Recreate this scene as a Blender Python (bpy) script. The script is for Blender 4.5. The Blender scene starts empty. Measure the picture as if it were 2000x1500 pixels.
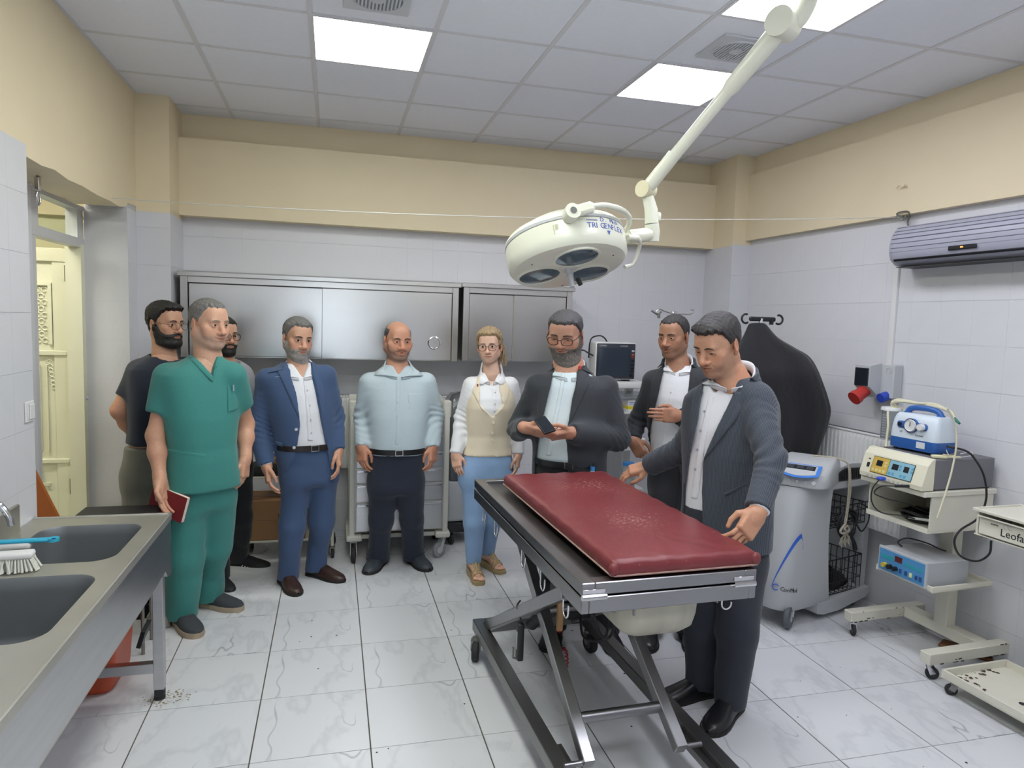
import bpy, bmesh, math, random
import numpy as np
from mathutils import Vector, Matrix
random.seed(7)
np.random.seed(7)
SC = bpy.context.scene
COL = SC.collection

# ------------------------------------------------------------------ camera, light, exposure
CAM_H, FPX = 1.762, 1346.3
def _cam_axes(yaw, pitch, roll):
    cy, sy, cp, sp, cr, sr = math.cos(yaw), math.sin(yaw), math.cos(pitch), math.sin(pitch), math.cos(roll), math.sin(roll)
    fw = np.array([sy*cp, cy*cp, sp]); rt = np.array([cy, -sy, 0.0]); up = np.cross(rt, fw)
    return rt*cr + up*sr, -rt*sr + up*cr, fw
RT, UP, FW = _cam_axes(.2563, -.0892, .0315)
cam_data = bpy.data.cameras.new('camera')
cam_data.sensor_width = 36.0
cam_data.lens = 36.0*FPX/2000.0
cam_data.clip_start = .05
cam = bpy.data.objects.new('camera', cam_data); COL.objects.link(cam)
cam.matrix_world = Matrix(((RT[0], UP[0], -FW[0], 0), (RT[1], UP[1], -FW[1], 0), (RT[2], UP[2], -FW[2], CAM_H), (0, 0, 0, 1)))
SC.camera = cam
world = bpy.data.worlds.new('world'); SC.world = world; world.use_nodes = True
world.node_tree.nodes['Background'].inputs[0].default_value = (.55, .6, .7, 1)
world.node_tree.nodes['Background'].inputs[1].default_value = 4.0
SC.view_settings.view_transform = 'Standard'
SC.view_settings.look = 'None'
SC.view_settings.gamma = 1.0
SC.view_settings.use_curve_mapping = False
SC.view_settings.exposure = 1.2
PANEL_W = 7.5        # ceiling panels
CORRIDOR_W = 30.0

# measuring helpers: a viewing direction of the photograph met with a plane of the room
def _ray(px, py): return RT*((px-1000)/FPX) - UP*((py-750)/FPX) + FW
_O = np.array([0, 0, CAM_H])
def at_y(px, py, y): d = _ray(px, py); return _O + d*(y/d[1])
def at_x(px, py, x): d = _ray(px, py); return _O + d*(x/d[0])
def at_z(px, py, z): d = _ray(px, py); return _O + d*((z-CAM_H)/d[2])

# ------------------------------------------------------------------ materials
def lin(h):
    h = h.lstrip('#')
    c = [int(h[i:i+2], 16)/255 for i in (0, 2, 4)]
    return tuple((v/12.92 if v <= .04045 else ((v+.055)/1.055)**2.4) for v in c) + (1.0,)
MATS = {}
def mat(name, col, rough=.5, metal=0.0, var=0.0, vscale=8.0, bump=0.0, bscale=60.0, stretch=None, emit=None, alpha=None, trans=0.0, spec=.5, coat=0.0, sheen=0.0):
    if name in MATS: return MATS[name]
    m = bpy.data.materials.new(name); m.use_nodes = True; MATS[name] = m
    nt = m.node_tree; b = nt.nodes['Principled BSDF']
    c = lin(col) if isinstance(col, str) else col
    b.inputs['Base Color'].default_value = c
    b.inputs['Roughness'].default_value = rough
    b.inputs['Metallic'].default_value = metal
    b.inputs['Specular IOR Level'].default_value = spec
    b.inputs['Transmission Weight'].default_value = trans
    b.inputs['Coat Weight'].default_value = coat
    b.inputs['Sheen Weight'].default_value = sheen
    if alpha is not None: b.inputs['Alpha'].default_value = alpha
    if emit:
        b.inputs['Emission Color'].default_value = c; b.inputs['Emission Strength'].default_value = emit
    if var or bump:
        tc = nt.nodes.new('ShaderNodeTexCoord'); mp = nt.nodes.new('ShaderNodeMapping')
        nt.links.new(tc.outputs['Object'], mp.inputs[0])
        if stretch: mp.inputs['Scale'].default_value = stretch
    if var:
        n = nt.nodes.new('ShaderNodeTexNoise'); n.inputs['Scale'].default_value = vscale; n.inputs['Detail'].default_value = 5
        nt.links.new(mp.outputs[0], n.inputs[0])
        mx = nt.nodes.new('ShaderNodeMix'); mx.data_type = 'RGBA'
        mx.inputs[6].default_value = tuple(v*(1-var) for v in c[:3]) + (1,)
        mx.inputs[7].default_value = tuple(min(1, v*(1+var)) for v in c[:3]) + (1,)
        nt.links.new(n.outputs[0], mx.inputs[0]); nt.links.new(mx.outputs[2], b.inputs['Base Color'])
    if bump:
        n2 = nt.nodes.new('ShaderNodeTexNoise'); n2.inputs['Scale'].default_value = bscale; n2.inputs['Detail'].default_value = 4
        nt.links.new(mp.outputs[0], n2.inputs[0])
        bp = nt.nodes.new('ShaderNodeBump'); bp.inputs['Strength'].default_value = bump; bp.inputs['Distance'].default_value = .01
        nt.links.new(n2.outputs[0], bp.inputs['Height']); nt.links.new(bp.outputs[0], b.inputs['Normal'])
    return m
def nodes_of(m): return m.node_tree, m.node_tree.nodes['Principled BSDF']

# ------------------------------------------------------------------ mesh building
def link(o, parent=None):
    COL.objects.link(o)
    if parent is not None: o.parent = parent
    return o
def props(o, label=None, cat=None, group=None, kind=None):
    if label: o['label'] = label
    if cat: o['category'] = cat
    if group: o['group'] = group
    if kind: o['kind'] = kind
    return o
def thing(name, label, cat, loc=(0, 0, 0), rz=0.0, group=None, kind=None):
    o = bpy.data.objects.new(name, None); o.empty_display_size = .1
    COL.objects.link(o); o.location = loc; o.rotation_euler = (0, 0, rz)
    return props(o, label, cat, group, kind)
def frame_of(d):
    d = Vector(d).normalized()
    a = Vector((0, 0, 1)) if abs(d.z) < .9 else Vector((1, 0, 0))
    u = d.cross(a).normalized(); return u, d.cross(u).normalized(), d

class MB:
    """collects shapes and links them as one mesh object"""
    def __init__(s): s.bm = bmesh.new(); s.M = Matrix.Identity(4)
    def _v(s, p): return s.bm.verts.new(s.M @ Vector(p))
    def box(s, lo, hi, bevel=0.0, rot=None, seg=1):
        """axis-aligned box lo..hi, optionally bevelled, optionally rotated by Matrix rot about its centre"""
        lo, hi = Vector(lo), Vector(hi); c = (lo+hi)/2; h = (hi-lo)/2
        vs = [Vector((x*h.x, y*h.y, z*h.z)) for x in (-1, 1) for y in (-1, 1) for z in (-1, 1)]
        if rot is not None: vs = [rot @ v for v in vs]
        bv = [s._v(c+v) for v in vs]
        fs = [s.bm.faces.new([bv[i] for i in f]) for f in ((0, 1, 3, 2), (4, 6, 7, 5), (0, 4, 5, 1), (2, 3, 7, 6), (0, 2, 6, 4), (1, 5, 7, 3))]
        if bevel:
            es = list({e for f in fs for e in f.edges})
            bmesh.ops.bevel(s.bm, geom=es, offset=bevel, segments=seg, affect='EDGES', profile=.5)
        return s
    def bar(s, p0, p1, w, h, up=(0, 0, 1), bevel=0.0):
        """rectangular bar from p0 to p1; w across, h along 'up'"""
        p0, p1 = Vector(p0), Vector(p1); d = (p1-p0); L = d.length; d.normalize()
        sx = d.cross(Vector(up)).normalized(); uz = sx.cross(d).normalized()
        R = Matrix((sx, d, uz)).transposed(); c = (p0+p1)/2
        return s.box(c-Vector((w/2, L/2, h/2)), c+Vector((w/2, L/2, h/2)), bevel, R)
    def tube(s, pts, r, n=10, cap=True, closed=False):
        pts = [Vector(p) for p in pts]; N = len(pts); rings = []
        rr = r if isinstance(r, (list, tuple)) else [r]*N
        u = None
        for i, p in enumerate(pts):
            a = pts[(i-1) % N] if (i or closed) else p; b = pts[(i+1) % N] if (i < N-1 or closed) else p
            d = (b-a).normalized()
            if u is None: u = frame_of(d)[0]
            else:
                u = (u-d*u.dot(d))
                u = u.normalized() if u.length > 1e-6 else frame_of(d)[0]
            w = d.cross(u)
            rings.append([s._v(p+(u*math.cos(2*math.pi*k/n)+w*math.sin(2*math.pi*k/n))*rr[i]) for k in range(n)])
        for i in range(N if closed else N-1):
            A, B = rings[i], rings[(i+1) % N]
            for k in range(n): s.bm.faces.new((A[k], A[(k+1) % n], B[(k+1) % n], B[k]))
        if cap and not closed:
            s.bm.faces.new(rings[0][::-1]); s.bm.faces.new(rings[-1])
        return s
    def cyl(s, p0, p1, r, n=20, r1=None): return s.tube([p0, p1], [r, r if r1 is None else r1], n)
    def lathe(s, prof, c=(0, 0, 0), axis=(0, 0, 1), n=32, arc=None):
        """profile of (radius, height) pairs turned about axis through c"""
        u, w, d = frame_of(axis); c = Vector(c); rings = []
        for r, z in prof:
            if r < 1e-6: rings.append([s._v(c+d*z)])
            else: rings.append([s._v(c+d*z+(u*math.cos(2*math.pi*k/n)+w*math.sin(2*math.pi*k/n))*r) for k in range(n)])
        for A, B in zip(rings, rings[1:]):
            for k in range(n):
                k2 = (k+1) % n
                if len(A) == 1 and len(B) == 1: continue
                if len(A) == 1: s.bm.faces.new((A[0], B[k2], B[k]))
                elif len(B) == 1: s.bm.faces.new((A[k], A[k2], B[0]))
                else: s.bm.faces.new((A[k], A[k2], B[k2], B[k]))
        return s
    def prism(s, poly, origin, ux, uy, depth):
        """2-D outline in the plane (ux,uy) at origin, given thickness along ux x uy"""
        o, ux, uy = Vector(origin), Vector(ux), Vector(uy); nn = ux.cross(uy).normalized()*depth
        A = [s._v(o+ux*a+uy*b) for a, b in poly]; B = [s._v(o+ux*a+uy*b+nn) for a, b in poly]
        s.bm.faces.new(A[::-1]); s.bm.faces.new(B); n = len(poly)
        for k in range(n): s.bm.faces.new((A[k], A[(k+1) % n], B[(k+1) % n], B[k]))
        return s
    def quad(s, a, b, c, d): s.bm.faces.new([s._v(p) for p in (a, b, c, d)]); return s
    def ball(s, c, r, n=16, sc=(1, 1, 1)):
        prof = [(math.sin(math.pi*i/(n//2))*1.0, -math.cos(math.pi*i/(n//2))) for i in range(n//2+1)]
        M0 = s.M.copy(); s.M = s.M @ Matrix.Translation(c) @ Matrix.Diagonal((r*sc[0], r*sc[1], r*sc[2], 1)); s.lathe(prof, n=n); s.M = M0
        return s
    def grid(s, rows, closed=False):
        V = [[s._v(p) for p in r] for r in rows]
        for A, B in zip(V, V[1:]):
            n = len(A)
            for k in range(n if closed else n-1): s.bm.faces.new((A[k], A[(k+1) % n], B[(k+1) % n], B[k]))
        return s
    def build(s, name, m, parent=None, smooth=None, world=False, label=None, weld=False):
        """smooth = angle in degrees below which edges are shaded smooth"""
        bm = s.bm
        if weld: bmesh.ops.remove_doubles(bm, verts=bm.verts, dist=1e-5)
        bmesh.ops.recalc_face_normals(bm, faces=bm.faces)
        if world and parent is not None:
            bm.transform(Matrix.Translation(-parent.location) if parent.rotation_euler.z == 0 else (Matrix.Translation(parent.location) @ Matrix.Rotation(parent.rotation_euler.z, 4, 'Z')).inverted())
        if smooth:
            lim = math.radians(smooth)
            for f in bm.faces: f.smooth = True
            for e in bm.edges:
                if len(e.link_faces) == 2 and e.calc_face_angle(0) > lim: e.smooth = False
        me = bpy.data.meshes.new(name); bm.to_mesh(me); bm.free()
        me.materials.append(m)
        o = bpy.data.objects.new(name, me); link(o, parent)
        if label: o['label'] = label
        return o
def text_mesh(body, size, align='LEFT', extrude=.0004):
    cu = bpy.data.curves.new('lettering', 'FONT'); cu.body = body; cu.size = size; cu.extrude = extrude; cu.align_x = align; cu.resolution_u = 2
    o = bpy.data.objects.new('lettering', cu); me = bpy.data.meshes.new_from_object(o)
    bpy.data.objects.remove(o); bpy.data.curves.remove(cu); return me
def text(name, body, m, parent, M, size, label=None, extrude=.0004, align='LEFT'):
    """lettering as a flat mesh: M is the matrix of the text plane in the parent's frame; body may be [(string, matrix), ...]"""
    bm = bmesh.new()
    for b, mm in ([(body, M)] if isinstance(body, str) else body):
        me = text_mesh(b, size, align, extrude); me.transform(mm); bm.from_mesh(me); bpy.data.meshes.remove(me)
    me = bpy.data.meshes.new(name); bm.to_mesh(me); bm.free(); me.materials.clear(); me.materials.append(m)
    for p in me.polygons: p.material_index = 0
    o = bpy.data.objects.new(name, me); link(o, parent)
    if label: o['label'] = label
    return o
def plane_M(origin, ux, uy):
    ux = Vector(ux).normalized(); n = ux.cross(Vector(uy)).normalized(); uy = n.cross(ux)
    return Matrix(((ux.x, uy.x, n.x, origin[0]), (ux.y, uy.y, n.y, origin[1]), (ux.z, uy.z, n.z, origin[2]), (0, 0, 0, 1)))
def arcpts(c, r, a0, a1, n, ux, uy):
    c, ux, uy = Vector(c), Vector(ux), Vector(uy)
    return [c+ux*(r*math.cos(a0+(a1-a0)*i/n))+uy*(r*math.sin(a0+(a1-a0)*i/n)) for i in range(n+1)]
def spline(pts, n=8):
    """Catmull-Rom through the points"""
    P = [Vector(p) for p in pts]; P = [2*P[0]-P[1]]+P+[2*P[-1]-P[-2]]; out = []
    for i in range(1, len(P)-2):
        a, b, c, d = P[i-1:i+3]
        for k in range(n):
            t = k/n; out.append(.5*((2*b)+(c-a)*t+(2*a-5*b+4*c-d)*t*t+(3*b-a-3*c+d)*t**3))
    return out+[P[-2]]
def share(o, name, loc, parent):
    """copy of a piece sharing its mesh"""
    c = o.copy(); c.name = name; COL.objects.link(c); c.parent = parent; c.location = loc; return c
def copy_tree(o, parent=None):
    c = o.copy(); COL.objects.link(c); c.parent = parent
    for ch in list(o.children): copy_tree(ch, c)
    return c
# ------------------------------------------------------------------ the room
XL, XR, YB, ZC = -1.28, 3.42, 5.60, 3.189
YF = -2.0
M_white = mat('white_wall_paint', '#d2d2d6', .42, var=.05, vscale=2.5, bump=.05, bscale=25)
M_tile = mat('painted_wall_tile', '#d3d3d7', .35, var=.035, vscale=5, bump=.06, bscale=14)
M_cream = mat('cream_wall_paint', '#e2d3b3', .6, var=.06, vscale=2.0, bump=.06, bscale=30)
M_groutw = mat('wall_tile_joint', '#c2c2c6', .6)
M_ceil = mat('ceiling_panel_mineral', '#e8ebf5', .85, var=.03, vscale=30, bump=.05, bscale=250)
M_tee = mat('ceiling_tee_metal', '#d6d6dc', .5)
M_gap = mat('ceiling_gap', '#55555a', .9)
M_corr = mat('corridor_cream', '#d5d2ae', .6, var=.03)

def struct(name, mb, m, parent=None, **k):
    o = mb.build(name, m, parent, **k)
    if parent is None: o['kind'] = 'structure'
    return o

# floor: a bed of grout with every tile laid on it
def marble():
    m = bpy.data.materials.new('marble_floor_tile'); m.use_nodes = True
    nt, b = nodes_of(m); N = nt.nodes.new; L = nt.links.new
    tc = N('ShaderNodeTexCoord'); oi = N('ShaderNodeObjectInfo')
    mu = N('ShaderNodeMath'); mu.operation = 'MULTIPLY'; mu.inputs[1].default_value = 3.999; wn = N('ShaderNodeTexWhiteNoise'); L(oi.outputs['Location'], wn.inputs['Vector']); L(wn.outputs['Value'], mu.inputs[0])
    fl = N('ShaderNodeMath'); fl.operation = 'FLOOR'; L(mu.outputs[0], fl.inputs[0])
    sc = N('ShaderNodeMath'); sc.operation = 'MULTIPLY'; sc.inputs[1].default_value = 5.3; L(fl.outputs[0], sc.inputs[0])
    cb = N('ShaderNodeCombineXYZ'); L(sc.outputs[0], cb.inputs[0]); L(sc.outputs[0], cb.inputs[2])
    ad = N('ShaderNodeVectorMath'); ad.operation = 'ADD'; L(tc.outputs['Object'], ad.inputs[0]); L(cb.outputs[0], ad.inputs[1])
    mp = N('ShaderNodeMapping'); mp.inputs['Rotation'].default_value = (0, 0, .6); mp.inputs['Scale'].default_value = (1.0, .5, 1); L(ad.outputs[0], mp.inputs[0])
    def vein(scale, width, dist, seed):
        n = N('ShaderNodeTexNoise'); n.noise_dimensions = '4D'; n.inputs['W'].default_value = seed
        n.inputs['Scale'].default_value = scale; n.inputs['Detail'].default_value = 4; n.inputs['Roughness'].default_value = .55; n.inputs['Distortion'].default_value = dist
        L(mp.outputs[0], n.inputs['Vector'])
        s1 = N('ShaderNodeMath'); s1.operation = 'SUBTRACT'; s1.inputs[1].default_value = .5; L(n.outputs[0], s1.inputs[0])
        a1 = N('ShaderNodeMath'); a1.operation = 'ABSOLUTE'; L(s1.outputs[0], a1.inputs[0])
        mr = N('ShaderNodeMapRange'); mr.inputs[1].default_value = 0; mr.inputs[2].default_value = width; mr.inputs[3].default_value = 1; mr.inputs[4].default_value = 0
        L(a1.outputs[0], mr.inputs[0]); return mr
    v1 = vein(1.25, .0045, .35, 3.3); v2 = vein(3.0, .03, .3, 6.1)
    k = N('ShaderNodeTexNoise'); k.inputs['Scale'].default_value = 2.2; L(ad.outputs[0], k.inputs['Vector'])
    kr = N('ShaderNodeMapRange'); kr.inputs[1].default_value = .40; kr.inputs[2].default_value = .58; L(k.outputs[0], kr.inputs[0])
    p1 = N('ShaderNodeMath'); p1.operation = 'MULTIPLY'; L(v1.outputs[0], p1.inputs[0]); L(kr.outputs[0], p1.inputs[1])
    p2 = N('ShaderNodeMath'); p2.operation = 'MULTIPLY'; p2.inputs[1].default_value = .16; L(v2.outputs[0], p2.inputs[0])
    su = N('ShaderNodeMath'); su.operation = 'MULTIPLY_ADD'; su.inputs[1].default_value = .62; L(p1.outputs[0], su.inputs[0]); L(p2.outputs[0], su.inputs[2])
    mx = N('ShaderNodeMix'); mx.data_type = 'RGBA'; mx.inputs[6].default_value = lin('#d6d7da'); mx.inputs[7].default_value = lin('#858a92')
    L(su.outputs[0], mx.inputs[0]); L(mx.outputs[2], b.inputs['Base Color'])
    b.inputs['Roughness'].default_value = .22; b.inputs['Specular IOR Level'].default_value = .45
    return m
M_marble = marble()
M_grout = mat('floor_grout', '#5a5650', .9, var=.25, vscale=9)
floor = struct('floor', MB().box((-4.2, YF, -.05), (3.9, 5.75, -.004)), M_grout)
TS, TX, TY = .4703, -.7751, 5.5549
def tile_piece(w, d): return MB().box((-w/2, -d/2, -.006), (w/2, d/2, 0))
_cache = {}
def floor_tile(x0, x1, y0, y1):
    gx, gy = .006, .0035
    w, d = round(x1-x0-gx, 4), round(y1-y0-gy, 4)
    c = ((x0+x1)/2, (y0+y1)/2, 0)
    if (w, d) in _cache: share(_cache[(w, d)], 'tile', c, floor)
    else:
        o = tile_piece(w, d).build('tile', M_marble, floor); o.location = c; _cache[(w, d)] = o
for i in range(-2, 10):
    for r in range(-1, 10):
        x0, x1 = TX+TS*i, TX+TS*(i+1); y1, y0 = TY-TS*r, TY-TS*(r+1)
        x0, x1, y1 = max(x0, XL), min(x1, 3.62), min(y1, YB)
        if x1-x0 < .03 or y1-y0 < .03: continue
        floor_tile(x0, x1, y0, y1)
ynear = TY-TS*10
near = MB().box((XL, YF, -.006), (3.75, ynear-.0035, 0)).build('tile', M_marble, floor)
cor = MB().box((-4.1, 3.0, -.006), (XL-.004, 5.7, 0)).build('tile', M_marble, floor)

# ceiling: the lay-in panels in a grid of tees
ceiling = struct('ceiling', MB().box((-4.2, YF, ZC+.03), (3.9, 5.75, ZC+.08)), M_gap)
GX, GY = -.716, 3.5546
PANEL_CELLS = [(1, 0), (4, 0), (1, -2), (4, -2), (1, -4), (4, -4), (1, -6), (4, -6)]
_cc = {}
def ceil_tile(x0, x1, y0, y1):
    w, d = round(x1-x0, 3), round(y1-y0, 3); g = .011
    c = ((x0+x1)/2, (y0+y1)/2, ZC)
    if (w, d) in _cc: share(_cc[(w, d)], 'ceiling_tile', c, ceiling)
    else:
        o = MB().box((-w/2+g, -d/2+g, .0035), (w/2-g, d/2-g, .015)).build('ceiling_tile', M_ceil, ceiling); o.location = c; _cc[(w, d)] = o
XCR = 3.64
for i in range(-1, 8):
    for j in range(-4, 4):
        if (i, j) in PANEL_CELLS: continue
        x0, x1, y0, y1 = GX+.6*i, GX+.6*(i+1), GY+.6*j, GY+.6*(j+1)
        x0, x1, y1 = max(x0, XL), min(x1, XCR), min(y1, YB)
        if x1-x0 < .04 or y1-y0 < .04: continue
        ceil_tile(x0, x1, y0, y1)
MB().box((XL, YF, ZC+.0035), (GX+.6, GY-2.4, ZC+.015)).box((GX+1.2, YF, ZC+.0035), (GX+2.4, GY-2.4, ZC+.015)).box((GX+3.0, YF, ZC+.0035), (XCR, GY-2.4, ZC+.015)).build('ceiling_tile', M_ceil, ceiling)
_t0 = None
for i in range(0, 8):
    x = GX+.6*i
    MB().box((x-.012, YF, ZC), (x+.012, YB, ZC+.003)).build('ceiling_tee', M_tee, ceiling)
for j in range(-9, 4):
    y = GY+.6*j
    MB().box((XL, y-.012, ZC+.0002), (XCR, y+.012, ZC+.0032)).build('ceiling_tee', M_tee, ceiling)
MB().box((XL, YF, ZC-.001), (XL+.022, 5.18, ZC+.004)).build('ceiling_tee', M_tee, ceiling)

# wall tiles: one mesh per size, linked again and again
_wt = {}
def wall_tile(parent, c, w, h, axis):
    """axis: direction the tile faces ('x' or 'y')"""
    key = (round(w, 3), round(h, 3), axis)
    if key in _wt: return share(_wt[key], 'wall_tile', c, parent)
    t = .004
    o = (MB().box((-w/2, -t, -h/2), (w/2, t, h/2)) if axis == 'y' else MB().box((-t, -w/2, -h/2), (t, w/2, h/2))).build('wall_tile', M_tile, parent)
    o.location = c; _wt[key] = o; return o
def tile_wall(parent, axis, pos, a0, a1, z0, z1, zline, aline, tw=.205, th=.2525, g=.0010, skip=None):
    """rows of tiles over the rectangle a0..a1 x z0..z1; joints pass through aline and zline"""
    i0 = math.floor((a0-aline)/tw); k0 = math.floor((z0-zline)/th)
    for i in range(i0, i0+60):
        lo, hi = max(a0, aline+tw*i), min(a1, aline+tw*(i+1))
        if hi-lo < .012: 
            if aline+tw*i > a1: break
            continue
        for k in range(k0, k0+16):
            l, h = max(z0, zline+th*k), min(z1, zline+th*(k+1))
            if h-l < .012: continue
            if skip and skip((lo+hi)/2, (l+h)/2): continue
            c = ((lo+hi)/2, pos, (l+h)/2) if axis == 'y' else (pos, (lo+hi)/2, (l+h)/2)
            wall_tile(parent, c, hi-lo-.0005, h-l-g, axis)

ZP = 2.455   # height of the white lower zone
# back wall
wall_back = struct('wall_back', MB().box((XL-.1, YB, 0), (3.9, YB+.15, ZC+.03)), M_groutw)
MB().box((XL+.2, 5.475, ZP), (3.215, YB, 3.0)).build('beam', M_cream, wall_back)
MB().box((XL+.2, 5.592, 3.0), (3.215, YB, ZC+.01)).build('upper_strip', M_cream, wall_back)
tile_wall(wall_back, 'y', YB, -1.07, 3.21, 0.0, ZP, .05, -1.07, skip=lambda a, z: (-1.0 < a < 1.85 and 1.52 < z < 1.98))
# left corner pillar
pil = MB().box((XL-.02, 5.184, 0), (-1.074, YB+.02, 2.43)).build('pillar', M_groutw, wall_back)
MB().box((XL, 5.18, 2.425), (-1.07, YB+.02, ZC+.01)).build('pillar_top', M_cream, wall_back)
tile_wall(wall_back, 'y', 5.184, XL, -1.07, 0.0, 2.425, .05, XL, tw=.25)
tile_wall(wall_back, 'x', -1.074, 5.19, YB, 0.0, 2.46, .05, 5.19, tw=.25)
# right corner column
MB().box((3.214, 5.174, 0), (3.7, YB+.02, 2.46)).build('column', M_groutw, wall_back)
MB().box((3.21, 5.17, 2.455), (3.7, YB+.02, ZC+.01)).build('column_top', M_cream, wall_back)
tile_wall(wall_back, 'x', 3.214, 5.18, YB, 0.0, 2.455, -.06, 5.18, tw=.25)
tile_wall(wall_back, 'y', 5.174, 3.21, XR, 0.0, 2.47, -.06, 3.21, tw=.25)
# right wall, turned slightly out of square: modelled in its own frame (face at x = 0, running towards -y)
RW0, RWA = (3.388, 5.17, 0.0), .048
def at_rw(px, py, off=0.0):
    """point of the photograph on the right wall, off metres into the room, in the wall's frame"""
    n = np.array([math.cos(RWA), math.sin(RWA), 0]); e = np.array([-math.sin(RWA), math.cos(RWA), 0]); o = np.array(RW0) - n*off
    d = _ray(px, py); p = _O + d*(np.dot(n, o-_O)/np.dot(n, d)); q = p - np.array(RW0)
    return np.array([np.dot(q, n), np.dot(q, e), p[2]])
wall_right = struct('wall_right', MB().box((0.002, -7.3, 0), (.2, .6, ZC+.03)), M_groutw)
wall_right.location = RW0; wall_right.rotation_euler.z = RWA
MB().box((-.058, -7.3, 2.5), (.02, .02, 3.035)).build('beam', M_cream, wall_right)
MB().box((-.004, -7.3, 3.035), (.05, .02, ZC+.01)).build('upper_strip', M_cream, wall_right)
tile_wall(wall_right, 'x', 0.0, -3.3, 0, 0.0, 2.5, -.055, 0)
MB().box((-.003, -7.3, 0), (.004, -3.3, 2.5)).build('wall_tile', M_tile, wall_right)
# left wall with the door opening
wall_left = struct('wall_left', MB().box((-1.53, YF, 0), (XL, 3.46, ZP)), M_groutw)
MB().box((-1.53, YF, ZP), (XL+.003, 3.46, ZC+.01)).build('upper_wall', M_cream, wall_left)
lint = MB()
edge = [(3.46, 2.405), (3.62, 2.400), (3.78, 2.412), (3.95, 2.398), (4.15, 2.404), (4.4, 2.397), (4.62, 2.402), (4.8, 2.396), (4.93, 2.414), (4.98, 2.445), (5.2, 2.455)]
for (ya, za), (yb, zb) in zip(edge, edge[1:]):
    lint.prism([(ya, za), (yb, zb), (yb, ZC+.01), (ya, ZC+.01)], (-1.53, 0, 0), (0, 1, 0), (0, 0, 1), .253)
lint.build('lintel', M_cream, wall_left)
MB().box((-1.53, 4.98, 0), (XL-.002, 5.62, 2.46)).build('door_reveal', M_groutw, wall_left)
tile_wall(wall_left, 'y', 4.984, -1.53, XL, 0.0, 2.40, .808, -1.53, tw=.25)
tile_wall(wall_left, 'x', XL-.004, 4.984, 5.19, 0.0, 2.42, .05, 4.984, tw=.2)
tile_wall(wall_left, 'x', XL, 2.2, 3.46, .0, ZP, .728, 3.265, tw=.205)
MB().box((XL-.004, YF, 0), (XL+.004, 2.2, ZP)).build('wall_tile', M_tile, wall_left)
MB().box((-1.75, 3.2, 0), (-1.53, 4.19, ZC)).build('door_infill', M_white, wall_left)
wf = MB()
wx0, wx1, wz0, wz1 = -.45, .35, .95, 2.35
wf.box((XL-.3, YF-.15, 0), (wx0, YF, ZC+.03)).box((wx1, YF-.15, 0), (XR+.5, YF, ZC+.03)).box((wx0, YF-.15, 0), (wx1, YF, wz0)).box((wx0, YF-.15, wz1), (wx1, YF, ZC+.03))
wall_front = struct('wall_front', wf, M_white)
def thin_glass():
    m = bpy.data.materials.new('thin_window_glass'); m.use_nodes = True; nt = m.node_tree; nt.nodes.remove(nt.nodes['Principled BSDF'])
    tr = nt.nodes.new('ShaderNodeBsdfTransparent'); tr.inputs[0].default_value = (.93, .96, .95, 1)
    gl = nt.nodes.new('ShaderNodeBsdfGlossy'); gl.inputs['Roughness'].default_value = .03
    mx = nt.nodes.new('ShaderNodeMixShader'); L = nt.links.new
    mx.inputs[0].default_value = .06; L(tr.outputs[0], mx.inputs[1]); L(gl.outputs[0], mx.inputs[2]); L(mx.outputs[0], nt.nodes['Material Output'].inputs[0]); return m
M_thin = thin_glass()
win = MB()
for lo, hi in (((wx0, YF-.1, wz0), (wx0+.05, YF-.04, wz1)), ((wx1-.05, YF-.1, wz0), (wx1, YF-.04, wz1)), ((wx0, YF-.1, wz0), (wx1, YF-.04, wz0+.05)), ((wx0, YF-.1, wz1-.05), (wx1, YF-.04, wz1))): win.box(lo, hi, .004)
win = win.build('window_1', M_white); win['kind'] = 'structure'
MB().box((wx0+.04, YF-.074, wz0+.04), (wx1-.04, YF-.068, wz1-.04)).build('glass_pane', M_thin, win)
# corridor beyond the door
wall_corridor = struct('wall_corridor', MB().box((-4.2, 5.7, 0), (-1.4, 5.8, 3.25)), M_corr)
MB().box((-4.3, 2.9, 0), (-4.2, 5.8, 3.25)).build('side_wall', M_corr, wall_corridor)
MB().box((-4.2, 2.9, 0), (-1.53, 3.0, 3.25)).build('end_wall', M_corr, wall_corridor)
MB().box((-4.2, 3.0, 3.0), (-1.53, 5.7, 3.1)).build('soffit', M_corr, wall_corridor)
MB().box((-3.2, 5.64, 2.42), (-1.53, 5.7, 3.0)).build('cream_band', M_cream, wall_corridor)

# door and transom window
M_frame = mat('grey_door_frame', '#c9c8c8', .45, var=.05, vscale=20)
M_door = mat('ivory_metal_door', '#e0dfc8', .42, var=.03, vscale=6, bump=.03, bscale=8)
M_glass = M_thin
door = MB().box((-1.62, 4.915, 0), (-1.53, 4.985, 2.165)).build('door_1', M_door); door['kind'] = 'structure'
fx0, fx1 = -1.60, -1.535
MB().box((fx0, 4.20, 2.15), (fx1, 4.29, 2.40)).build('transom_stile', M_frame, door)
MB().box((fx0, 4.88, 2.15), (fx1, 4.985, 2.40)).build('transom_stile', M_frame, door)
MB().box((fx0-.002, 4.19, 2.145), (fx1+.004, 4.985, 2.20)).build('transom_rail', M_frame, door)
MB().box((fx0-.002, 4.19, 2.375), (fx1+.004, 4.985, 2.402)).build('transom_rail', M_frame, door)
MB().box((-1.572, 4.28, 2.19), (-1.566, 4.89, 2.385)).build('glass_pane', M_glass, door)
MB().box((fx0, 4.19, 0), (fx1, 4.25, 2.15)).build('frame_stile', M_frame, door)
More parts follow.
